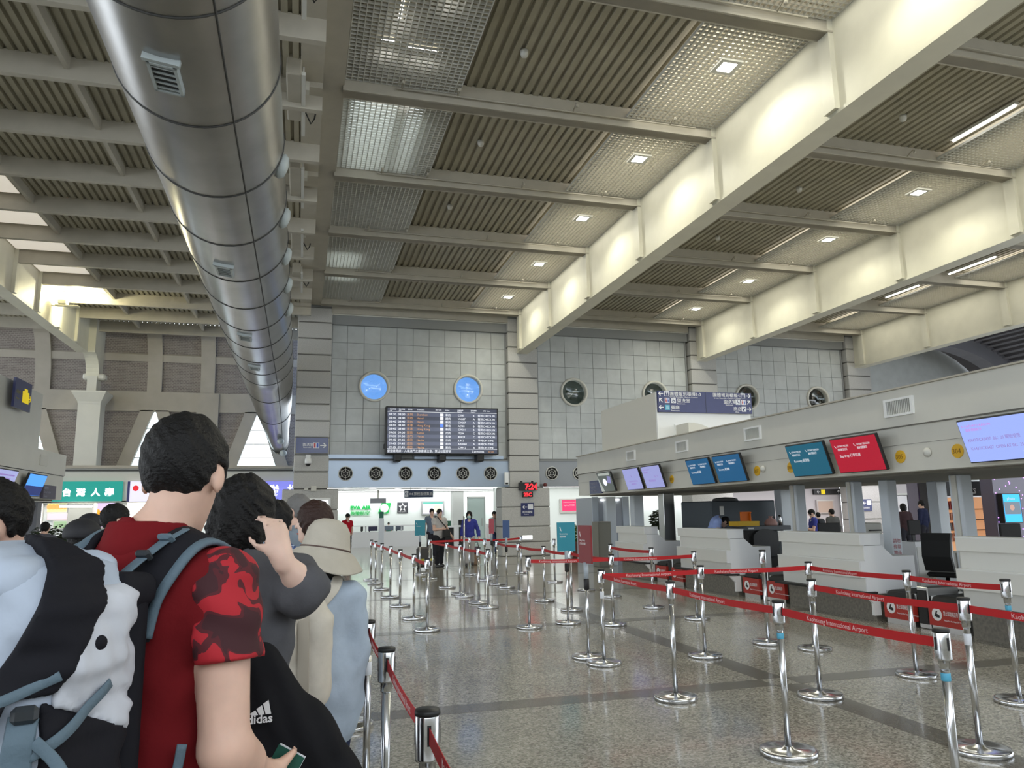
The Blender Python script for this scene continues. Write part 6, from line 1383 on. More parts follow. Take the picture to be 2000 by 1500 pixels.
def cloth(name, c, bump=0.25): return mat('cloth_' + name, c, rough=0.9, noise=0.08, nscale=12, bump=bump, bscale=25, spec=0.15)

def hand_solid(P, wrist, direc, palm_n, side, sc=1.0, curl=0.5, spread=0.25):
    """palm, four jointed fingers and a thumb; direc points from wrist to fingertips, palm_n out of the palm"""
    d = v3(direc) / np.linalg.norm(direc); nn = v3(palm_n); nn = nn - d * (nn @ d); nn /= np.linalg.norm(nn); s = np.cross(nn, d) * side
    w = v3(wrist); R = np.stack([s, d, nn], 1)
    f = boxd(P, w + d * 0.05 * sc, (0.04 * sc, 0.052 * sc, 0.016 * sc), 0.014 * sc, R)
    f = smin(f, capd(P, w - d * 0.02, w + d * 0.03, 0.026 * sc, 0.026 * sc), 0.02)
    for k, (o, ln) in enumerate(((-0.030, 0.068), (-0.010, 0.078), (0.010, 0.072), (0.029, 0.056))):
        base = w + d * 0.095 * sc + s * o * sc; dd = d + s * o * spread * 6
        dd = dd / np.linalg.norm(dd); cur = curl * (1 + 0.1 * k)
        p1 = base + (dd * math.cos(cur) + nn * math.sin(cur)) * ln * 0.48 * sc
        p2 = p1 + (dd * math.cos(cur * 2.1) + nn * math.sin(cur * 2.1)) * ln * 0.32 * sc
        p3 = p2 + (dd * math.cos(cur * 2.9) + nn * math.sin(cur * 2.9)) * ln * 0.24 * sc
        g = np.minimum(np.minimum(capd(P, base, p1, 0.0098 * sc, 0.009 * sc), capd(P, p1, p2, 0.009 * sc, 0.0083 * sc)), capd(P, p2, p3, 0.0083 * sc, 0.0072 * sc))
        f = smin(f, g, 0.006)
    t0 = w + d * 0.025 * sc - s * 0.034 * sc; t1 = t0 + (d * 0.55 - s * 0.75 + nn * 0.35) * 0.042 * sc; t2 = t1 + (d * 0.8 - s * 0.25 + nn * 0.45) * 0.036 * sc
    return smin(f, np.minimum(capd(P, t0, t1, 0.014 * sc, 0.011 * sc), capd(P, t1, t2, 0.011 * sc, 0.0085 * sc)), 0.012)

def person(label, loc, yaw, H=1.72, res=0.02, skin=None, top=None, bottom=None, hair='short', hair_m=None, sleeve=0.55, hem=0.86, armR=None, armL=None, legs=None, head_yaw=0.0, head_pitch=0.0, wide=1.0, shoe=None, long_sleeve=False, shorts=False, curl=0.5, palmR=None, lean=0.0, name='person', hscale=1.0, collar=None, extra_top=None, build_hair=True, loose=0.0, head_off=(0, 0, 0), thick=1.0, hair_n=1.0, sh_z=1.43, handR=None):
    skin = skin or m_skin; top = top or cloth('grey', (0.3, 0.3, 0.32)); bottom = bottom or cloth('dark', (0.03, 0.03, 0.04)); hair_m = hair_m or m_hair; shoe = shoe or m_shoe
    t = thing(name, loc, label, 'person', rz=-yaw); s = H / 1.75
    S = lambda x, y, z: np.array([x * s, y * s + lean * max(0, z - 0.95) * s, z * s])
    sh = 0.178 * wide
    J = dict(shR=S(sh, -0.01, sh_z), shL=S(-sh, -0.01, sh_z), elR=S(sh + 0.06, -0.03, 1.14), elL=S(-sh - 0.06, -0.03, 1.14), wrR=S(sh + 0.07, 0.06, 0.90), wrL=S(-sh - 0.07, 0.06, 0.90),
             hpR=S(0.09 * wide, 0, 0.92), hpL=S(-0.09 * wide, 0, 0.92), knR=S(0.10, 0.02, 0.50), knL=S(-0.10, 0.02, 0.50), anR=S(0.10, -0.03, 0.09), anL=S(-0.10, -0.03, 0.09))
    if armR: J['elR'], J['wrR'] = S(*armR[0]), S(*armR[1])
    if armL: J['elL'], J['wrL'] = S(*armL[0]), S(*armL[1])
    if legs:
        for k, q in legs.items(): J[k] = S(*q)
    hc = S(0 + head_off[0], 0.02 + head_off[1], 1.632 + head_off[2])
    RH = rotz(-head_yaw) @ rotx(head_pitch); hs = s * hscale
    def HP(x, y, z): return hc + RH @ (np.array([x, y, z]) * hs)
    def head(P):
        f = elld(P, HP(0, -0.008, 0.028), np.array([0.075, 0.094, 0.092]) * hs, RH)
        f = smin(f, elld(P, HP(0, 0.028, -0.045), np.array([0.054, 0.062, 0.075]) * hs, RH), 0.035 * hs)
        f = smin(f, elld(P, HP(0, 0.062, -0.098), np.array([0.026, 0.024, 0.02]) * hs, RH), 0.03 * hs)
        f = smin(f, capd(P, HP(0, 0.086, 0.022), HP(0, 0.108, -0.022), 0.008 * hs, 0.013 * hs), 0.012 * hs)
        for q in (-1, 1):
            f = smin(f, capd(P, HP(q * 0.012, 0.09, 0.034), HP(q * 0.045, 0.078, 0.032), 0.008 * hs, 0.007 * hs), 0.012)
            f = smin(f, elld(P, HP(q * 0.078, -0.008, -0.008), np.array([0.010, 0.020, 0.034]) * hs, RH @ rotz(q * -0.35)), 0.006 * hs)
            f = smax(f, -elld(P, HP(q * 0.031, 0.098, 0.012), np.array([0.016, 0.012, 0.009]) * hs, RH), 0.008)
        return f
    def neck(P): return capd(P, S(0, -0.022, 1.43), HP(0, -0.018, -0.05), 0.062 * s, 0.054 * s)
    def torso(P, e=0.0):
        f = elld(P, S(0, 0, 0.96), (0.162 * s * wide + e, 0.108 * s + e, 0.14 * s + e))
        f = smin(f, elld(P, S(0, 0.005, 1.10), (0.140 * s * wide + e, 0.098 * s + e, 0.19 * s + e)), 0.08)
        f = smin(f, elld(P, S(0, -0.005, 1.30), (0.168 * s * wide + e, 0.112 * s + e, 0.19 * s + e)), 0.08)
        f = smin(f, smin(capd(P, S(0, -0.012, 1.425), S(sh * 0.85, -0.012, sh_z - 0.005), 0.06 * s + e, 0.057 * s + e), capd(P, S(0, -0.012, 1.425), S(-sh * 0.85, -0.012, sh_z - 0.005), 0.06 * s + e, 0.057 * s + e), 0.03), 0.07)
        return smin(f, capd(P, S(0, -0.02, 1.42), S(0, -0.02, 1.50), 0.085 * s + e, 0.055 * s + e), 0.05)
    def arm(P, q, e=0.0, u=1.0, fore=True):
        a, b, c = J['sh' + q], J['el' + q], J['wr' + q]
        f = capd(P, a, b * u + a * (1 - u), 0.052 * s * thick + e, (0.052 + (0.043 - 0.052) * u) * s * thick + e)
        if fore: f = smin(smin(f, capd(P, b, c, 0.043 * s * thick + e, 0.029 * s * (1 + thick) / 2 + e), 0.02), capd(P, b * 0.85 + c * 0.15, b * 0.55 + c * 0.45, 0.045 * s * thick + e, 0.040 * s * thick + e), 0.02)
        return f
    def leg(P, q, e=0.0, foot=True):
        f = smin(capd(P, J['hp' + q], J['kn' + q], 0.085 * s * wide + e, 0.056 * s + e), capd(P, J['kn' + q], J['an' + q], 0.056 * s + e, 0.038 * s + e * 1.4), 0.03)
        return f
    def hand(P, q):
        b, c = J['el' + q], J['wr' + q]; d = c - b; d = d / np.linalg.norm(d)
        if handR is not None and q == 'R': d = np.array(handR, float); d = d / np.linalg.norm(d)
        pn = np.array([-1.0 if q == 'R' else 1.0, 0.15, 0.0]) if (palmR is None or q == 'L') else np.array(palmR)
        if abs(pn @ d) > 0.9: pn = np.array([0, 0.5, -1.0])
        return hand_solid(P, c, d, pn, 1 if q == 'R' else -1, s, curl)
    def body(P):
        f = smin(torso(P), neck(P), 0.03); f = smin(f, head(P), 0.02)
        for q in 'RL': f = smin(f, smin(arm(P, q), hand(P, q), 0.015), 0.03); f = smin(f, leg(P, q), 0.03)
        return f
    pts = np.array([v for v in J.values()] + [hc, S(0, 0, 0)]); lo = pts.min(0) - 0.2; hi = pts.max(0) + 0.2; lo[2] = -0.02; hi[2] = max(H + 0.06, pts[:, 2].max() + 0.22)
    hi[1] = max(hi[1], 0.3)
    net(body, lo, hi, res, 'body', skin, t)
    wav = lambda P: 0.004 * np.sin(P[:, 2] * 55 + 3 * np.sin(P[:, 0] * 17)) * np.sin(P[:, 0] * 23 + P[:, 1] * 31)
    def shirt(P):
        f = torso(P, 0.016)
        for q in 'RL':
            if long_sleeve: g = arm(P, q, 0.018)
            else:
                u = J['el' + q] - J['sh' + q]; Lu = np.linalg.norm(u); u = u / Lu
                g = smax(capd(P, J['sh' + q], J['el' + q], 0.052 * s + 0.017 + loose * 0.3, 0.043 * s + 0.022 + loose), (P - J['sh' + q].astype(np.float32)) @ u.astype(np.float32) - Lu * sleeve, 0.006)
            f = smin(f, g, 0.03)
        if extra_top: f = extra_top(P, f, J, S)
        f = f + wav(P)
        f = smax(f, hem * s - P[:, 2], 0.01)
        f = smax(f, -capd(P, S(0, -0.012, 1.50), HP(0, 0.0, -0.02), 0.066 * s, 0.064 * s), 0.012)
        f = smax(f, -elld(P, S(0, 0.075, 1.475), (0.055 * s, 0.05 * s, 0.05 * s)), 0.01)
        for q in 'RL': 
            d = J['wr' + q] - J['el' + q]; L = np.linalg.norm(d); d = d / L
            if long_sleeve: f = np.maximum(f, -(capd(P, J['wr' + q] - d * 0.012, J['wr' + q] + d * 0.3, 0.06, 0.08)))
        return f
    net(shirt, (lo[0], lo[1], 0.6 * s), hi, res * 0.95, 'shirt', top, t)
    zcut = 0.55 if shorts else 0.10
    def pants(P):
        f = elld(P, S(0, 0, 0.95), (0.172 * s * wide, 0.118 * s, 0.15 * s))
        for q in 'RL': f = smin(f, leg(P, q, 0.017), 0.03)
        return smax(smax(f + wav(P) * 0.8, P[:, 2] - 1.01 * s, 0.01), zcut * s - P[:, 2], 0.01)
    net(pants, (lo[0], lo[1], 0.0), (hi[0], hi[1], 1.08 * s), res, 'shorts' if shorts else 'trousers', bottom, t)
    for q in 'RL':
        a = J['an' + q]; z0 = a[2] - 0.09 * s
        net(lambda P: smax(smin(elld(P, a + np.array([0, 0.075 * s, -0.045 * s]), (0.046 * s, 0.135 * s, 0.05 * s)), capd(P, a - np.array([0, 0.0, 0.05 * s]), a + np.array([0, 0, 0.015]), 0.047 * s, 0.043 * s), 0.03), (z0 + 0.001) - P[:, 2], 0.006), a - np.array([0.12, 0.16, 0.12]), a + np.array([0.12, 0.28, 0.12]), res * 0.8, 'shoe', shoe, t)
    def hairf(P):
        Q = ((P - hc.astype(np.float32)) @ RH) / hs                     # head space
        nz = 0.0045 * np.sin(Q[:, 0] * 90 + 2 * np.sin(Q[:, 2] * 40)) * np.sin(Q[:, 1] * 75 + Q[:, 2] * 50) + 0.003 * np.sin(Q[:, 0] * 210 + Q[:, 2] * 170)
        big = {'short': (0.088, 0.108, 0.108), 'bob': (0.098, 0.112, 0.112), 'buzz': (0.082, 0.101, 0.099)}[hair]
        f = elld(Q, (0, -0.012, 0.035), big)
        if hair == 'bob':
            f = smin(f, elld(Q, (0, -0.035, -0.045), (0.098, 0.082, 0.105)), 0.05)
            f = smax(f, -0.135 - Q[:, 2], 0.02)
        else:
            f = smax(f, -0.07 - Q[:, 2] + 0.35 * np.minimum(Q[:, 1] + 0.05, 0), 0.02)
            f = smax(f, -(np.maximum(np.abs(Q[:, 1] + 0.0) - 0.03, Q[:, 2] - 0.022)), 0.012) if hair != 'bob' else f
        f = smax(f, -elld(Q, (0, 0.115, -0.055), (0.072 if hair == 'short' else 0.066, 0.09, 0.112)), 0.012)
        return (f + nz * hair_n) * hs
    if build_hair: net(hairf, hc - 0.2 * hs, hc + 0.2 * hs, min(res * 0.6, 0.009), 'hair', hair_m, t)
    def tiny(name, c, r, m): net(lambda P: elld(P, HP(*c), np.array(r) * hs, RH), HP(*c) - 0.03, HP(*c) + 0.03, 0.003, name, m, t)
    for q in (-1, 1): tiny('eye', (q * 0.031, 0.0815, 0.011), (0.013, 0.006, 0.0055), m_eye); tiny('eyebrow', (q * 0.032, 0.0885, 0.033), (0.019, 0.006, 0.004), hair_m)
    tiny('mouth', (0, 0.092, -0.062), (0.022, 0.008, 0.006), m_lip)
    t_info[t.name] = dict(S=S, J=J, HP=HP, hc=hc, RH=RH, torso=torso, s=s, t=t, arm=arm, hs=hs)
    return t
t_info = {}

# ------------------------------------------------------------------ far people
def foot(px, py): return at(px, py, z=0)
p = foot(858, 1108); man = person('man in light short-sleeved shirt with dark shoulder bag, holding papers', (p.x, p.y, 0), math.pi - 0.35, 1.68, 0.018, top=cloth('lightgrey', (0.5, 0.48, 0.47)), bottom=cloth('blacktrouser', (0.025, 0.025, 0.03)), armR=((0.22, 0.06, 1.14), (0.07, 0.27, 1.16)), armL=((-0.27, 0.0, 1.15), (-0.36, 0.14, 0.93)), legs=dict(anR=(0.13, 0.08, 0.09), knR=(0.11, 0.07, 0.5), anL=(-0.12, -0.1, 0.09), knL=(-0.1, -0.02, 0.5)), wide=1.12)
t = thing('shoulder_bag', (p.x, p.y, 0), 'small black bag on a diagonal strap across the man in the light shirt', 'bag', rz=-(math.pi - 0.35)); net(lambda P: boxd(P, (-0.1, 0.24, 0.98), (0.12, 0.05, 0.12), 0.03), (-0.3, 0.1, 0.8), (0.1, 0.35, 1.15), 0.015, 'bag_body', m_rubber, t); MB().strap([(-0.2, 0.14, 1.08), (-0.1, 0.155, 1.2), (0.02, 0.15, 1.32), (0.1, 0.09, 1.45), (0.13, 0.0, 1.49), (0.1, -0.1, 1.4)], [Vector((0, 1, 0.2))] * 4 + [Vector((0, 0.2, 1))] * 2, 0.035, 0.008).build('strap', m_rubber, t)
p = foot(828, 1112); t = thing('suitcase', (p.x, p.y, 0), 'dark suitcase with yellow band beside the man in the light shirt', 'suitcase')
MB().box(-0.21, 0.21, -0.13, 0.13, 0.06, 0.62, bev=0.05).build('shell', mat('case_dark', (0.05, 0.045, 0.04), rough=0.5), t); MB().box(-0.215, 0.215, -0.135, 0.135, 0.24, 0.30).build('yellow_band', mat('band_yellow', (0.5, 0.42, 0.05)), t); MB().tube([(-0.1, 0.08, 0.6), (-0.1, 0.08, 0.97), (0.1, 0.08, 0.97), (0.1, 0.08, 0.6)], 0.012, 8).build('pull_handle', m_steel, t)
for sx in (-1, 1):
    for sy in (-1, 1): MB().lathe([(0, -0.02), (0.03, -0.02), (0.03, 0.02), (0, 0.02)], 12, M=Matrix.Translation((sx * 0.16, sy * 0.09, 0.031)) @ Matrix.Rotation(math.pi / 2, 4, 'Y')).build('wheel', m_black, t)
p = foot(843, 1092); person('person half hidden behind the man in the light shirt', (p.x, p.y, 0), math.pi, 1.72, 0.03, top=cloth('slate', (0.13, 0.16, 0.22)))
p = foot(917, 1106); wm = person('woman in blue jacket with pale face mask walking towards the camera', (p.x, p.y, 0), math.pi + 0.3, 1.6, 0.018, skin=m_skinp, top=cloth('royal', (0.05, 0.06, 0.30)), bottom=cloth('cream_trouser', (0.45, 0.43, 0.42)), hair='bob', long_sleeve=True, hem=0.78, armL=((-0.29, -0.02, 1.13), (-0.33, 0.1, 0.88)), legs=dict(anR=(0.08, 0.2, 0.09), knR=(0.08, 0.14, 0.5), anL=(-0.08, -0.22, 0.1), knL=(-0.09, 0.02, 0.5)), hair_m=m_hair)
net(lambda P: np.maximum(elld(P, t_info[wm.name]['HP'](0, 0.045, -0.055), (0.058, 0.072, 0.052)), 0.02 - (P[:, 1] - float(t_info[wm.name]['hc'][1]))), t_info[wm.name]['hc'] - 0.16, t_info[wm.name]['hc'] + 0.16, 0.008, 'face_mask', mat('mask_green', (0.45, 0.68, 0.66)), wm)
p = foot(929, 1106); t = thing('travel_bag', (p.x + 0.12, p.y + 0.55, 0), 'dark purple and tan bag beside the woman in blue', 'bag'); MB().box(-0.14, 0.14, -0.1, 0.1, 0.0, 0.34, bev=0.05).build('body', mat('bag_tan', (0.3, 0.2, 0.13)), t); MB().box(-0.15, 0.15, -0.11, 0.11, 0.3, 0.55, bev=0.06).build('top', mat('bag_purple', (0.07, 0.03, 0.08)), t); MB().tube([(-0.1, 0, 0.54), (-0.07, 0, 0.68), (0.07, 0, 0.68), (0.1, 0, 0.54)], 0.012, 8).build('handle', m_black, t)
p = foot(966, 1084); person('person in dark blue trousers half hidden by the granite column', (p.x, p.y, 0), math.pi - 0.5, 1.6, 0.03, top=cloth('white', (0.7, 0.7, 0.7)), bottom=cloth('jean_dark', (0.05, 0.07, 0.16)), legs=dict(anR=(0.1, 0.25, 0.09), knR=(0.1, 0.2, 0.5)))
p = foot(677, 1093); person('woman in bright red polo shirt standing near the far counter', (p.x, p.y, 0), math.pi - 0.5, 1.6, 0.022, skin=m_skinp, top=cloth('brightred', (0.5, 0.015, 0.03)), armR=((0.22, 0.0, 1.12), (0.1, 0.22, 1.0)), armL=((-0.22, 0.0, 1.12), (-0.08, 0.22, 1.0)), head_pitch=-0.35)
q = at(759, 1022, y=39.0); person('seated clerk behind the far service counter, only hair visible', (q.x, 39.0, 0), math.pi, 1.16, 0.035, top=cloth('green', (0.1, 0.3, 0.2)))
q = at(1362, 1022, y=14.9)
person('staff member in light blue shirt bending over behind the counter', (8.62, 15.0, 0), 1.9, 1.6, 0.022, head_off=(0, 0.17, -0.24), top=cloth('sky', (0.32, 0.42, 0.75)), lean=0.5, head_pitch=-0.9, armR=((0.25, 0.1, 1.12), (0.2, 0.3, 0.95)))
q = at(1590, 1045, y=17.5); person('boy in blue shirt with backpack looking at his phone beyond the counters', (q.x, 17.5, 0), -1.2, 1.5, 0.022, top=cloth('navyblue', (0.05, 0.06, 0.28)), bottom=cloth('greyshort', (0.5, 0.47, 0.47)), shorts=True, hair='short', armR=((0.2, 0.06, 1.12), (0.08, 0.28, 1.2)), armL=((-0.2, 0.06, 1.12), (-0.06, 0.28, 1.2)), head_pitch=-0.4)
t = thing('school_backpack', (q.x, 17.5, 0), 'dark grey backpack worn by the boy in the blue shirt', 'backpack', rz=1.2); net(lambda P: boxd(P, (0, -0.2, 1.08), (0.13, 0.09, 0.19), 0.07), (-0.25, -0.4, 0.8), (0.25, 0.0, 1.4), 0.02, 'main_compartment', cloth('packgrey', (0.06, 0.065, 0.075)), t); MB().strap([(-0.1, -0.12, 1.28), (-0.11, -0.02, 1.31), (-0.1, 0.1, 1.2)], [Vector((0, 0, 1))] * 3, 0.04, 0.01).build('strap', m_label, t)
for i, (px, py, Y, yw, c, lab, H) in enumerate(((1765, 1000, 19.5, 0.2, (0.05, 0.03, 0.035), 'dark hooded figure before the white poster window', 1.62), (1800, 985, 20.5, -0.3, (0.02, 0.025, 0.06), 'dark blue figure half hidden by the violet column', 1.72), (1626, 1018, 19.0, 0.0, (0.1, 0.1, 0.1), 'person whose dark hair shows above the black monitor', 1.5), (1600, 1032, 20.0, 0.0, (0.3, 0.2, 0.2), 'distant person low behind the middle counter', 1.4))):
    q = at(px, py, y=Y); person(lab, (q.x, Y, 0), yw, H, 0.03, top=cloth(f'far{i}', c), hair='bob' if i == 0 else 'short', long_sleeve=True)
# left-hand heads between the island and the shops
for i, (px, py, Y, yw, c, lab, H, hr) in enumerate(((160, 1045, 4.8, -0.3, (0.02, 0.02, 0.025), 'person in a dark flat cap just left of the man in red', 1.50, 'short'), (176, 1020, 7.0, 0.0, (0.12, 0.04, 0.12), 'person in a small dark baseball cap behind the flat cap', 1.6, 'short'), (222, 1010, 6.2, 1.0, (0.45, 0.52, 0.46), 'man with black hair in pale shirt looking right', 1.62, 'short'), (88, 1027, 15.0, 0.0, (0.1, 0.1, 0.12), 'distant person with black hair in front of the left shop', 1.5, 'short'))):
    q = at(px, py, y=Y); zt = {0: at(160, 1019, y=Y).z, 1: at(176, 1006, y=Y).z, 2: at(222, 986, y=Y).z, 3: at(88, 1020, y=Y).z}[i]
    pp = person(lab, (q.x, Y, 0), yw, zt - 0.01, 0.022, top=cloth(f'lq{i}', c), hair=hr)
    if i < 2:
        I = t_info[pp.name]; net(lambda P: np.maximum(elld(P, I['HP'](0, -0.008, 0.055), (0.097, 0.117, 0.085)), -(P[:, 2] - I['hc'][2] - 0.022)), I['hc'] - 0.18, I['hc'] + 0.2, 0.008, 'cap', mat('cap_dark', (0.012, 0.012, 0.016), rough=0.7), pp)
        net(lambda P: np.maximum(elld(P, I['HP'](0, 0.125, 0.03), (0.075, 0.075, 0.012)), 0.08 - (P[:, 1] - I['hc'][1])), I['hc'] - 0.1, I['hc'] + 0.24, 0.008, 'cap_peak', mat('cap_dark', (0.012, 0.012, 0.016)), pp)
# ------------------------------------------------------------------ the queue in the foreground
def w2l(loc, yaw, H, p, lean=0.0):
    """world point to the 1.75 m template space of person()"""
    s = H / 1.75; d = Vector(p) - Vector(loc); c, n = math.cos(yaw), math.sin(yaw)
    x, y = d.x * c - d.y * n, d.x * n + d.y * c
    return (x / s, y / s, d.z / s)
m_red = cloth('dark_red', (0.155, 0.009, 0.012), 0.3); m_camo = camo_mat('camo_red', ((0.045, 0.008, 0.012), (0.085, 0.008, 0.013), (0.42, 0.012, 0.022)), 17.0)
# man in the red shirt
YAW = 0.5; HM = 1.755
hd = at(366, 905, y=1.93); LOCM = (hd.x - 0.06, 1.93 - 0.03, 0)
elb = at(438, 1462, y=1.76); wri = at(512, 1512, y=1.93)
man = person('man in dark red shirt with camouflage sleeves, seen from behind, nearest in the queue', LOCM, YAW, HM, 0.011, top=m_red, bottom=cloth('black_trouser2', (0.02, 0.02, 0.025)), sleeve=0.44, hem=0.80, wide=1.06, thick=1.16, hair_n=0.5, head_off=(0.036, 0.03, 0.008),
             armR=(w2l(LOCM, YAW, HM, elb), w2l(LOCM, YAW, HM, wri)), armL=((-0.27, 0.05, 1.14), (-0.1, 0.27, 1.08)), head_yaw=-0.22, head_pitch=-0.28, curl=0.75, palmR=(-0.6, -0.1, 0.8), loose=0.012, hscale=1.06, sh_z=1.40)
I = t_info[man.name]; S_, J_ = I['S'], I['J']
for q in 'RL':
    a, b = J_['sh' + q], J_['el' + q]; u = (b - a) / np.linalg.norm(b - a); Lu = np.linalg.norm(b - a); sc = I['s']; sg_ = 1 if q == 'R' else -1
    def slv(P, a=a, b=b, u=u, Lu=Lu, sg_=sg_):
        f = capd(P, a + np.array([0, 0, 0.0]), b, 0.056 * sc + 0.024, 0.052 * sc + 0.034)
        f = f + 0.004 * np.sin(P[:, 2] * 70 + P[:, 0] * 40)
        pr = (P - a.astype(np.float32)) @ u.astype(np.float32)
        f = smax(f, pr - Lu * 0.48, 0.004)
        seam = (P[:, 0] * sg_ - abs(float(a[0])) + 0.018) + (P[:, 2] - float(a[2])) * 0.10
        return smax(f, -seam, 0.004)
    net(slv, np.minimum(a, b) - 0.13, np.maximum(a, b) + 0.13, 0.009, 'sleeve', m_camo, man)
def collar(P):
    f = capd(P, S_(0, -0.02, 1.475), S_(0, -0.006, 1.552), 0.096, 0.083)
    f = np.maximum(f, -capd(P, S_(0, -0.02, 1.44), S_(0, -0.002, 1.60), 0.084, 0.072))
    return smax(smax(f, P[:, 2] - float(S_(0, 0, 1.535)[2]) - 0.25 * (P[:, 1] * -0.3), 0.004), float(S_(0, 0, 1.46)[2]) - P[:, 2], 0.004)
net(collar, S_(-0.12, -0.15, 1.42), S_(0.12, 0.12, 1.58), 0.006, 'collar', m_red, man)
# his backpack, in his own frame
m_pg = mat('pack_blue_grey', (0.42, 0.48, 0.58), rough=0.75, noise=0.06, nscale=14, bump=0.5, bscale=9); m_pk = mat('pack_black', (0.014, 0.014, 0.018), rough=0.8, bump=0.3, bscale=30, spec=0.12); m_pst = mat('pack_webbing', (0.10, 0.15, 0.19), rough=0.7, bump=0.2, bscale=120); m_pgw = mat('pack_grey_white', (0.55, 0.57, 0.63), rough=0.75, noise=0.06, nscale=14, bump=0.5, bscale=9)
pk = thing('hiking_backpack', LOCM, 'large blue-grey and black hiking backpack worn by the man in red', 'backpack', rz=-YAW)
PC = np.array([-0.03, -0.315, 1.15]); PHf = np.array([0.178, 0.135, 0.33])
def crease(P): return 0.007 * np.sin(P[:, 2] * 28 + P[:, 0] * 20 + 2 * np.sin(P[:, 1] * 14)) + 0.004 * np.sin(P[:, 2] * 61 - P[:, 0] * 33) + 0.0025 * np.sin(P[:, 2] * 120 + P[:, 0] * 90 + 3 * np.sin(P[:, 0] * 25))
def packf(P): return boxd(P, PC, PHf, 0.10) + crease(P)
def ang(P): return np.degrees(np.arctan2((P[:, 0] - PC[0]) / PHf[0], -(P[:, 1] - PC[1]) / PHf[1]))
lo_p = PC - PHf - 0.04; hi_p = PC + PHf + 0.06
net(packf, lo_p, hi_p, 0.012, 'main_compartment', m_pg, pk)
def side_light(P): return np.maximum(np.maximum(packf(P) - 0.006 - 0.010 * np.clip(np.sin((P[:, 2] - 1.2) * 14), 0, 1) - 0.0045 * np.sin(P[:, 2] * 95 + P[:, 1] * 70 + 3 * np.sin(P[:, 2] * 31)) * np.sin(P[:, 1] * 40 + 1.0), (58 - ang(P)) * 0.003), np.maximum(P[:, 2] - 1.43, 1.19 + 0.0012 * (100 - ang(P)) - P[:, 2]))
net(side_light, lo_p, hi_p, 0.009, 'side_panel', m_pgw, pk)
def lidf(P): return smin(boxd(P, (PC[0] - 0.03, PC[1] + 0.0, 1.44), (0.15, 0.13, 0.05), 0.048), elld(P, (PC[0] - 0.07, PC[1] - 0.02, 1.45), (0.13, 0.125, 0.055)), 0.05) + crease(P) * 0.7
def bandf(P):
    c = 46 + (P[:, 2] - 1.29) * 190
    return smax(smax(np.minimum(packf(P), lidf(P)) - 0.021, (np.abs(ang(P) - c) - 18 - 60 * np.clip(P[:, 2] - 1.34, 0, 1)) * 0.003, 0.006), 1.262 - P[:, 2], 0.006)
net(lambda P: np.maximum(bandf(P), 12 * 0.003 - ang(P) * 0.003), lo_p + np.array([0.15, 0, 0.3]), hi_p + np.array([0, 0, 0.05]), 0.007, 'black_band', m_pk, pk)
def lower(P): return np.maximum(np.maximum(packf(P) - 0.010, (52 - ang(P)) * 0.003), P[:, 2] - 1.195 - 0.0012 * (100 - ang(P)))
net(lower, lo_p, hi_p, 0.009, 'lower_side_panel', m_pk, pk)
net(lidf, (PC[0] - 0.28, PC[1] - 0.25, 1.34), (PC[0] + 0.25, PC[1] + 0.22, 1.58), 0.01, 'lid', m_pg, pk)
net(lambda P: boxd(P, (PC[0] + 0.03, PC[1] + 0.125, 1.41), (0.135, 0.055, 0.035), 0.022) + crease(P) * 0.5, (PC[0] - 0.22, PC[1] - 0.02, 1.3), (PC[0] + 0.28, PC[1] + 0.28, 1.52), 0.009, 'top_yoke', m_pk, pk)
net(lambda P: boxd(P, (PC[0] + 0.02, PC[1] + 0.135, 1.15), (0.14, 0.035, 0.28), 0.03), (PC[0] - 0.2, PC[1] + 0.05, 0.82), (PC[0] + 0.2, PC[1] + 0.22, 1.48), 0.012, 'back_padding', m_pk, pk)
torso = I['torso']
def hug(path, e):
    """push a path of points out onto the shirt"""
    out = []; nr = []
    for p in path:
        p = np.array(p, float)
        for _ in range(25):
            d0 = float(torso(p[None].astype(np.float32), 0.016)[0]); g = np.array([float(torso((p + h)[None].astype(np.float32), 0.016)[0]) - d0 for h in np.eye(3) * 0.004]); g /= np.linalg.norm(g) + 1e-9
            p = p - g * (d0 - e)
            if abs(d0 - e) < 0.0008: break
        out.append(tuple(p)); nr.append(Vector(g))
    return out, nr
def smooth(path, n):
    P = [np.array(p, float) for p in path]; out = []
    for i in range(len(P) - 1):
        p0, p1, p2, p3 = P[max(i - 1, 0)], P[i], P[i + 1], P[min(i + 2, len(P) - 1)]
        for k in range(n):
            t = k / n; out.append(0.5 * ((2 * p1) + (-p0 + p2) * t + (2 * p0 - 5 * p1 + 4 * p2 - p3) * t * t + (-p0 + 3 * p1 - 3 * p2 + p3) * t ** 3))
    out.append(P[-1]); return [tuple(p) for p in out]
for q in (1, -1):
    pth = smooth([(q * 0.075, -0.17, 1.31), (q * 0.085, -0.16, 1.38), (q * 0.105, -0.11, 1.45), (q * 0.115, -0.02, 1.49), (q * 0.12, 0.07, 1.44), (q * 0.135, 0.13, 1.36), (q * 0.15, 0.14, 1.2)], 6)
    pts, nr = hug(pth, 0.010); MB().strap(pts, nr, 0.085, 0.024).build('shoulder_strap', m_pk, pk)
    pts, nr = hug([(p[0] + q * 0.042, p[1], p[2]) for p in pth], 0.016); MB().strap(pts, nr, 0.022, 0.014).build('strap_edging', m_pst, pk)
    pts2 = smooth([(q * 0.105, -0.03, 1.525), (q * 0.10, -0.08, 1.505), (q * 0.09, -0.15, 1.465), (q * 0.08, -0.2, 1.43)], 5); MB().strap(pts2, [Vector((0, -0.5, 1))] * len(pts2), 0.026, 0.006).build('load_lifter', m_pst, pk)
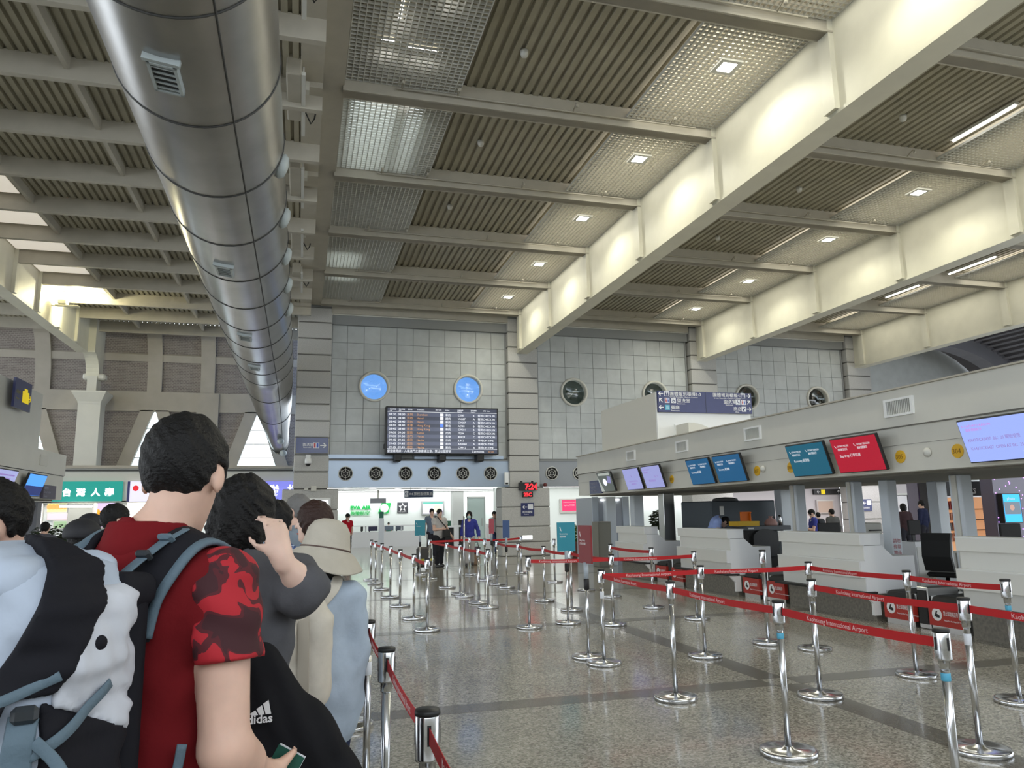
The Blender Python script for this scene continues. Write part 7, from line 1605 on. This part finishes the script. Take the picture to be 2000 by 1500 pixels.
MB().box(-0.018, 0.018, -0.014, 0.014, -0.007, 0.007, M=Matrix.Translation((0.10, -0.085, 1.508)) @ Matrix.Rotation(-0.6, 4, 'X'), bev=0.006).build('buckle', m_pst, pk)
MB().box(-0.017, 0.017, -0.014, 0.014, -0.008, 0.008, M=Matrix.Translation((0.092, -0.14, 1.475)) @ Matrix.Rotation(-0.8, 4, 'X'), bev=0.006).build('buckle', mat('buckle_black', (0.02, 0.025, 0.03), rough=0.4), pk)
def on_pack(adeg, z, e=0.012):
    """point on the pack surface at an angle round it"""
    a = math.radians(adeg); d = np.array([math.sin(a) * PHf[0], -math.cos(a) * PHf[1], 0]); lo_, hi_ = 0.2, 2.2
    for _ in range(24):
        m_ = (lo_ + hi_) / 2; p = np.array([PC[0] + d[0] * m_, PC[1] + d[1] * m_, z])
        if float(packf(p[None].astype(np.float32))[0]) < e: lo_ = m_
        else: hi_ = m_
    n = Vector((math.sin(a) / PHf[0], -math.cos(a) / PHf[1], 0)).normalized(); return tuple(p), n
def pstrap(name, ctrl, w, th, m, e=0.014):
    q = smooth([(a, z, 0) for a, z in ctrl], 6); r_ = [on_pack(a, z, e) for a, z, _ in q]
    MB().strap([x[0] for x in r_], [x[1] for x in r_], w, th).build(name, m, pk)
pstrap('compression_strap', [(20, 1.25), (32, 1.262), (47, 1.28), (58, 1.295)], 0.018, 0.006, m_pst, 0.02)
pstrap('compression_strap', [(46, 1.175), (60, 1.195), (80, 1.225), (100, 1.26)], 0.02, 0.006, m_pst, 0.018)
pstrap('daisy_chain_strap', [(30, 1.265), (25, 1.21), (19, 1.15), (13, 1.09), (8, 1.0)], 0.052, 0.008, m_pk, 0.016)
for k in range(6):
    p_, n_ = on_pack(29 - k * 2.9, 1.252 - 0.031 * k, 0.024); MB().strap([Vector(p_) + Vector((-0.018, 0, 0.004)), Vector(p_), Vector(p_) + Vector((0.018, 0.004, -0.004))], [n_] * 3, 0.006, 0.004).build('webbing_loop', m_label, pk)
    MB().strap([Vector(p_) + Vector((0.013, 0.0, -0.006)), Vector(p_) + Vector((0.010, 0.0, -0.024))], [n_] * 2, 0.006, 0.004).build('webbing_loop', m_label, pk)
pstrap('side_webbing', [(44, 1.235), (42, 1.18), (43, 1.12), (42, 1.06)], 0.045, 0.008, m_pst, 0.016)
p_, n_ = on_pack(44, 1.24, 0.022); MB().box(-0.02, 0.02, -0.009, 0.009, -0.014, 0.014, M=Matrix.Translation(p_) @ Matrix.Rotation(math.radians(42), 4, 'Z'), bev=0.007).build('side_buckle', mat('buckle_black', (0.02, 0.025, 0.03), rough=0.4), pk)
pth = smooth([on_pack(48, 1.20, 0.02)[0], on_pack(57, 1.16, 0.05)[0], on_pack(60, 1.11, 0.06)[0], on_pack(50, 1.08, 0.03)[0]], 6); MB().strap(pth, [Vector((0.6, -0.8, 0))] * len(pth), 0.02, 0.005).build('hanging_strap', m_pst, pk)
pth = smooth([on_pack(62, 1.09, 0.02)[0], on_pack(80, 1.05, 0.04)[0], (0.16, -0.12, 1.02), (0.17, -0.09, 1.1)], 6); MB().strap(pth, [Vector((0.7, -0.7, 0))] * len(pth), 0.02, 0.005).build('lower_shoulder_strap', m_pst, pk)
p_, n_ = on_pack(84, 1.335, 0.014); MB().lathe([(0.014, 0), (0.012, 0.005), (0, 0.006)], 14, M=Matrix.Translation(p_) @ n_.to_track_quat('Z', 'Y').to_matrix().to_4x4()).build('hose_port', m_pk, pk)
# passport in his hand
wr = J_['wrR']; dd = wr - J_['elR']; dd = dd / np.linalg.norm(dd); hp = wr + dd * 0.115 + np.array([0.0, -0.0, 0.03])
c_, s_n = math.cos(-YAW), math.sin(-YAW)
hw = Vector((LOCM[0] + hp[0] * c_ - hp[1] * s_n, LOCM[1] + hp[0] * s_n + hp[1] * c_, float(hp[2])))
t = thing('passport', hw, 'green passport booklet held in the right hand of the man in red', 'passport', rz=-0.2); Mp = Matrix.Rotation(0.5, 4, 'Y')
MB().box(-0.035, 0.035, -0.004, -0.0015, -0.03, 0.055, M=Mp).box(-0.035, 0.035, 0.0015, 0.004, -0.03, 0.055, M=Mp).build('cover', mat('passport_green', (0.012, 0.10, 0.07), rough=0.5), t); MB().box(-0.033, 0.036, -0.0015, 0.0015, -0.028, 0.058, M=Mp).build('pages', m_label, t)

# black jacket over his arm with white three-bar logo
jc = at(565, 1400, y=2.2)
jk = thing('black_jacket', (jc.x, 2.2, jc.z - 0.35), 'black sports jacket with white three-bar logo hanging in front of the man in red', 'jacket')
ja = at(505, 1300, y=2.2) - Vector(jk.location); jb = at(585, 1440, y=2.2) - Vector(jk.location); jcn = at(650, 1530, y=2.25) - Vector(jk.location); jd = at(500, 1480, y=2.2) - Vector(jk.location)
def jf(P):
    f = smin(capd(P, ja, jb, 0.055, 0.085), capd(P, jb, jcn, 0.085, 0.075), 0.05); f = smin(f, capd(P, ja + Vector((-0.03, 0.02, -0.03)), jd, 0.06, 0.10), 0.06); f = smin(f, capd(P, jd, (jd.x + 0.05, jd.y, -0.25), 0.10, 0.09), 0.05); f = smin(f, capd(P, jcn, (jcn.x - 0.04, jcn.y, jcn.z - 0.2), 0.08, 0.06), 0.05)
    f = smin(f, boxd(P, (jb.x - 0.06, jb.y + 0.01, jb.z - 0.10), (0.10, 0.05, 0.16), 0.05), 0.05)
    return f + 0.006 * np.sin(P[:, 2] * 45 + P[:, 0] * 60) * np.sin(P[:, 0] * 38)
net(jf, (-0.32, -0.2, -0.35), (0.35, 0.22, 0.62), 0.011, 'cloth_folds', cloth('jacket_black', (0.012, 0.012, 0.014)), jk)
LY_ = -0.118
lo_l = at(490, 1398, y=2.2 + LY_) - Vector(jk.location); M = frame_m((lo_l.x, LY_, lo_l.z), (1, 0.12, 0), (0, -0.1, 1))
for k in range(3): flat([(0.004 + 0.0155 * k, 0.0), (0.017 + 0.0155 * k, 0.0), (0.002 + 0.0155 * k + 0.008, 0.012 + 0.011 * k), (-0.003 + 0.0155 * k, 0.004 + 0.011 * k)], M, m_letw, 'logo_bar', jk, 0.001)
lettering('adidas', 0.03, m_letw, jk, M @ Matrix.Translation((-0.022, -0.02, 0)), depth=0.001, bold=0.0006)

# woman with black bob lifting her hand to her face
YB = 0.25; HB = 1.66; hb = at(474, 1010, y=2.55); LB = (hb.x, 2.55, 0)
eb = at(598, 1152, y=2.40); wb_ = at(549, 1090, y=2.34)
def drape(P, f, J, S):
    f = smin(f, capd(P, J['shR'], J['elR'], 0.07, 0.062), 0.05)
    d = J['wrR'] - J['elR']; d = d / np.linalg.norm(d)
    return smin(f, capd(P, J['elR'] - np.array([0.03, 0, 0.02]), J['elR'] + d * 0.02, 0.058, 0.048), 0.03)
wB = person('woman with short black hair in loose dark grey top, right hand raised to her face', LB, YB, HB, 0.012, skin=m_skinp, top=cloth('charcoal', (0.10, 0.10, 0.11), 0.4), hair='bob', sleeve=0.9, hem=0.70, armR=(w2l(LB, YB, HB, eb), w2l(LB, YB, HB, wb_)), curl=0.5, palmR=(-0.75, 0.6, 0.0), handR=(-0.22, 0.05, 1.0), extra_top=drape, wide=1.02, head_yaw=0.25, head_pitch=-0.15)
# person in blue plaid shirt
m_plaid = grid_mat('plaid_blue', (0.035, 0.07, 0.20), (0.42, 0.50, 0.60), 55, 55)
hF = at(540, 1010, y=4.15); person('person with black hair in blue plaid shirt between the two women', (hF.x, 4.15, 0), 0.1, 1.615, 0.015, top=m_plaid, wide=1.05)
# woman in bucket hat
YC = 0.12; HC = 1.46; LC = (at(621, 1100, y=3.6).x, 3.6, 0)
m_lb = cloth('pale_blue', (0.40, 0.47, 0.56), 0.4)
wC = person('woman in beige bucket hat and pale blue shirt, seen from behind', LC, YC, HC, 0.014, skin=m_skinp, top=m_lb, bottom=cloth('denim', (0.022, 0.03, 0.065)), hair='bob', long_sleeve=True, hem=0.66, wide=1.06, head_off=(0.028, 0.0, 0), armR=((0.22, 0.0, 1.14), (0.13, 0.2, 1.05)), armL=((-0.26, 0.0, 1.14), (-0.16, 0.2, 1.05)), extra_top=lambda P, f, J, S: smin(f, elld(P, S(0, 0.0, 0.92), (0.215, 0.15, 0.27)), 0.09))
I = t_info[wC.name]; hcC = I['hc']
ht = thing('bucket_hat', (LC[0] + 0.028, LC[1], float(hcC[2]) + 0.018), 'beige bucket hat with drooping brim and thin brown band', 'hat', rz=-YC)
Rm = Matrix.Rotation(0.16, 4, 'Y') @ Matrix.Rotation(-0.12, 4, 'X')
m_hat = mat('hat_beige', (0.47, 0.43, 0.36), rough=0.85, noise=0.05, nscale=15, bump=0.3, bscale=50)
prof = [(0.0, 0.158), (0.04, 0.155), (0.072, 0.142), (0.094, 0.11), (0.106, 0.05), (0.112, 0.02), (0.138, -0.014), (0.178, -0.062), (0.181, -0.069), (0.170, -0.066), (0.128, -0.018), (0.103, 0.01)]
b = MB().lathe(prof[::-1], 40, (0, 0.002, 0)); b.f = [f for f in b.f if len(f) == 4]; b.sm = [True] * len(b.f)
b.v = [tuple(Rm @ Vector((x * (1 + 0.04 * math.sin(3 * math.atan2(y, x))), y, z + (0.022 * math.sin(2 * math.atan2(y, x) + 0.6) if math.hypot(x, y) > 0.12 else 0)))) for x, y, z in b.v]; b.build('felt', m_hat, ht)
b = MB(); b.tube([tuple(Rm @ Vector((0.1125 * math.cos(a), 0.002 + 0.1125 * math.sin(a), 0.022))) for a in np.linspace(0, 2 * math.pi, 41)], 0.0035, 6, cap=False); b.build('hat_band', mat('band_brown', (0.10, 0.06, 0.05)), ht)
cp = thing('canvas_backpack', LC, 'cream canvas drawstring backpack worn by the woman in the bucket hat', 'backpack', rz=-YC)
m_cv = mat('canvas_cream', (0.60, 0.55, 0.47), rough=0.9, noise=0.05, nscale=20, bump=0.4, bscale=14); m_cv2 = mat('canvas_band', (0.38, 0.34, 0.28), rough=0.9)
PBc = np.array([-0.045, -0.25, 0.985])
def cvf(P): return smin(boxd(P, PBc, (0.135, 0.085, 0.21), 0.07), elld(P, PBc + np.array([0, 0.0, 0.2]), (0.10, 0.075, 0.06)), 0.05) + 0.006 * np.sin(P[:, 0] * 45 + 2 * np.sin(P[:, 2] * 25)) * np.clip((P[:, 2] - 0.95) * 6, 0.25, 1.6)
net(cvf, PBc - np.array([0.2, 0.16, 0.28]), PBc + np.array([0.2, 0.16, 0.36]), 0.012, 'main_compartment', m_cv, cp)
MB().strap([(-0.02, -0.335, 1.18), (-0.015, -0.348, 1.05), (-0.012, -0.348, 0.9), (-0.012, -0.342, 0.80)], [Vector((0, -1, 0))] * 4, 0.045, 0.006).build('front_band', m_cv2, cp)
MB().tube(smooth([(-0.10, -0.33, 1.16), (-0.12, -0.352, 1.05), (-0.08, -0.36, 0.98), (-0.05, -0.355, 1.06), (-0.06, -0.345, 1.17)], 6), 0.007, 8).build('draw_cord', m_cv, cp)
for k in range(9): 
    a = 2 * math.pi * k / 9; net(lambda P: elld(P, (PBc[0] + 0.075 * math.cos(a), PBc[1] + 0.055 * math.sin(a), 1.235), (0.032, 0.028, 0.035)), (PBc[0] + 0.075 * math.cos(a) - 0.06, PBc[1] + 0.055 * math.sin(a) - 0.06, 1.17), (PBc[0] + 0.075 * math.cos(a) + 0.06, PBc[1] + 0.055 * math.sin(a) + 0.06, 1.3), 0.012, 'gathered_fold', m_cv, cp)
torso = I['torso']
for q in (1, -1):
    pts, nr = hug(smooth([(q * 0.055 - 0.02, -0.17, 1.18), (q * 0.085, -0.13, 1.24), (q * 0.105, -0.07, 1.29), (q * 0.105, 0.0, 1.31), (q * 0.105, 0.08, 1.25)], 6), 0.012); MB().strap(pts, nr, 0.048, 0.01).build('shoulder_strap', m_cv, cp)
# laughing woman in profile
hD = at(618, 1020, y=4.6); wD = person('smiling woman with brown bob in black top, turned to the left', (hD.x - 0.0, 4.6, 0), -1.35, 1.615, 0.012, skin=m_skinp, top=cloth('black_top', (0.014, 0.014, 0.016)), hair='bob', hair_m=m_hairb, long_sleeve=True)
I = t_info[wD.name]
net(lambda P: elld(P, I['HP'](0, 0.0935, -0.064), (0.017, 0.006, 0.0045), I['RH']), I['HP'](0, 0.09, -0.06) - 0.035, I['HP'](0, 0.09, -0.06) + 0.035, 0.003, 'teeth', m_letw, wD)
# grey-haired man with glasses and shoulder strap
hE = at(584, 995, y=6.2); mE = person('grey-haired man with glasses and dark shoulder strap', (hE.x, 6.2, 0), -0.9, 1.70, 0.016, top=cloth('steelblue', (0.20, 0.24, 0.29)), hair='short', hair_m=m_hairg, sleeve=0.6)
I = t_info[mE.name]; g = MB()
for q in (-1, 1): g.tube([tuple(I['HP'](q * 0.031 + 0.022 * math.cos(a), 0.107, 0.01 + 0.016 * math.sin(a))) for a in np.linspace(0, 2 * math.pi, 17)], 0.0018, 6, cap=False); g.tube([tuple(I['HP'](q * 0.053, 0.105, 0.014)), tuple(I['HP'](q * 0.08, 0.05, 0.014)), tuple(I['HP'](q * 0.083, -0.01, 0.01))], 0.0018, 6)
g.tube([tuple(I['HP'](-0.009, 0.109, 0.012)), tuple(I['HP'](0.009, 0.109, 0.012))], 0.0018, 6); g.build('glasses', m_black, mE)
torso = I['torso']; pts, nr = hug(smooth([(-0.15, -0.1, 1.1), (-0.05, -0.12, 1.25), (0.08, -0.1, 1.4), (0.12, -0.02, 1.48), (0.1, 0.08, 1.4), (0.0, 0.12, 1.25)], 6), 0.008); MB().strap(pts, nr, 0.04, 0.008).build('shoulder_strap', m_rubber, mE)
# man with earphone at the left edge
hG = at(-2, 1015, y=2.45); mG = person('man with white earphone in navy shirt at the left edge', (hG.x, 2.45, 0), -1.95, 1.645, 0.014, top=cloth('navy_tee', (0.02, 0.025, 0.05)), hair='short', head_pitch=-0.35)
I = t_info[mG.name]; ea = I['HP'](-0.09, 0.008, -0.012); MB().tube(smooth([ea, ea + np.array([-0.006, 0.006, -0.03]), ea + np.array([0.0, 0.03, -0.12]), ea + np.array([0.02, 0.06, -0.24])], 6), 0.0022, 6).build('earphone_cable', m_letw, mG); MB().lathe([(0, -0.009), (0.008, -0.004), (0.008, 0.005), (0, 0.009)], 10, tuple(ea)).tube([ea, ea + np.array([-0.004, 0.004, -0.026])], 0.004, 8).build('earbud', m_letw, mG)
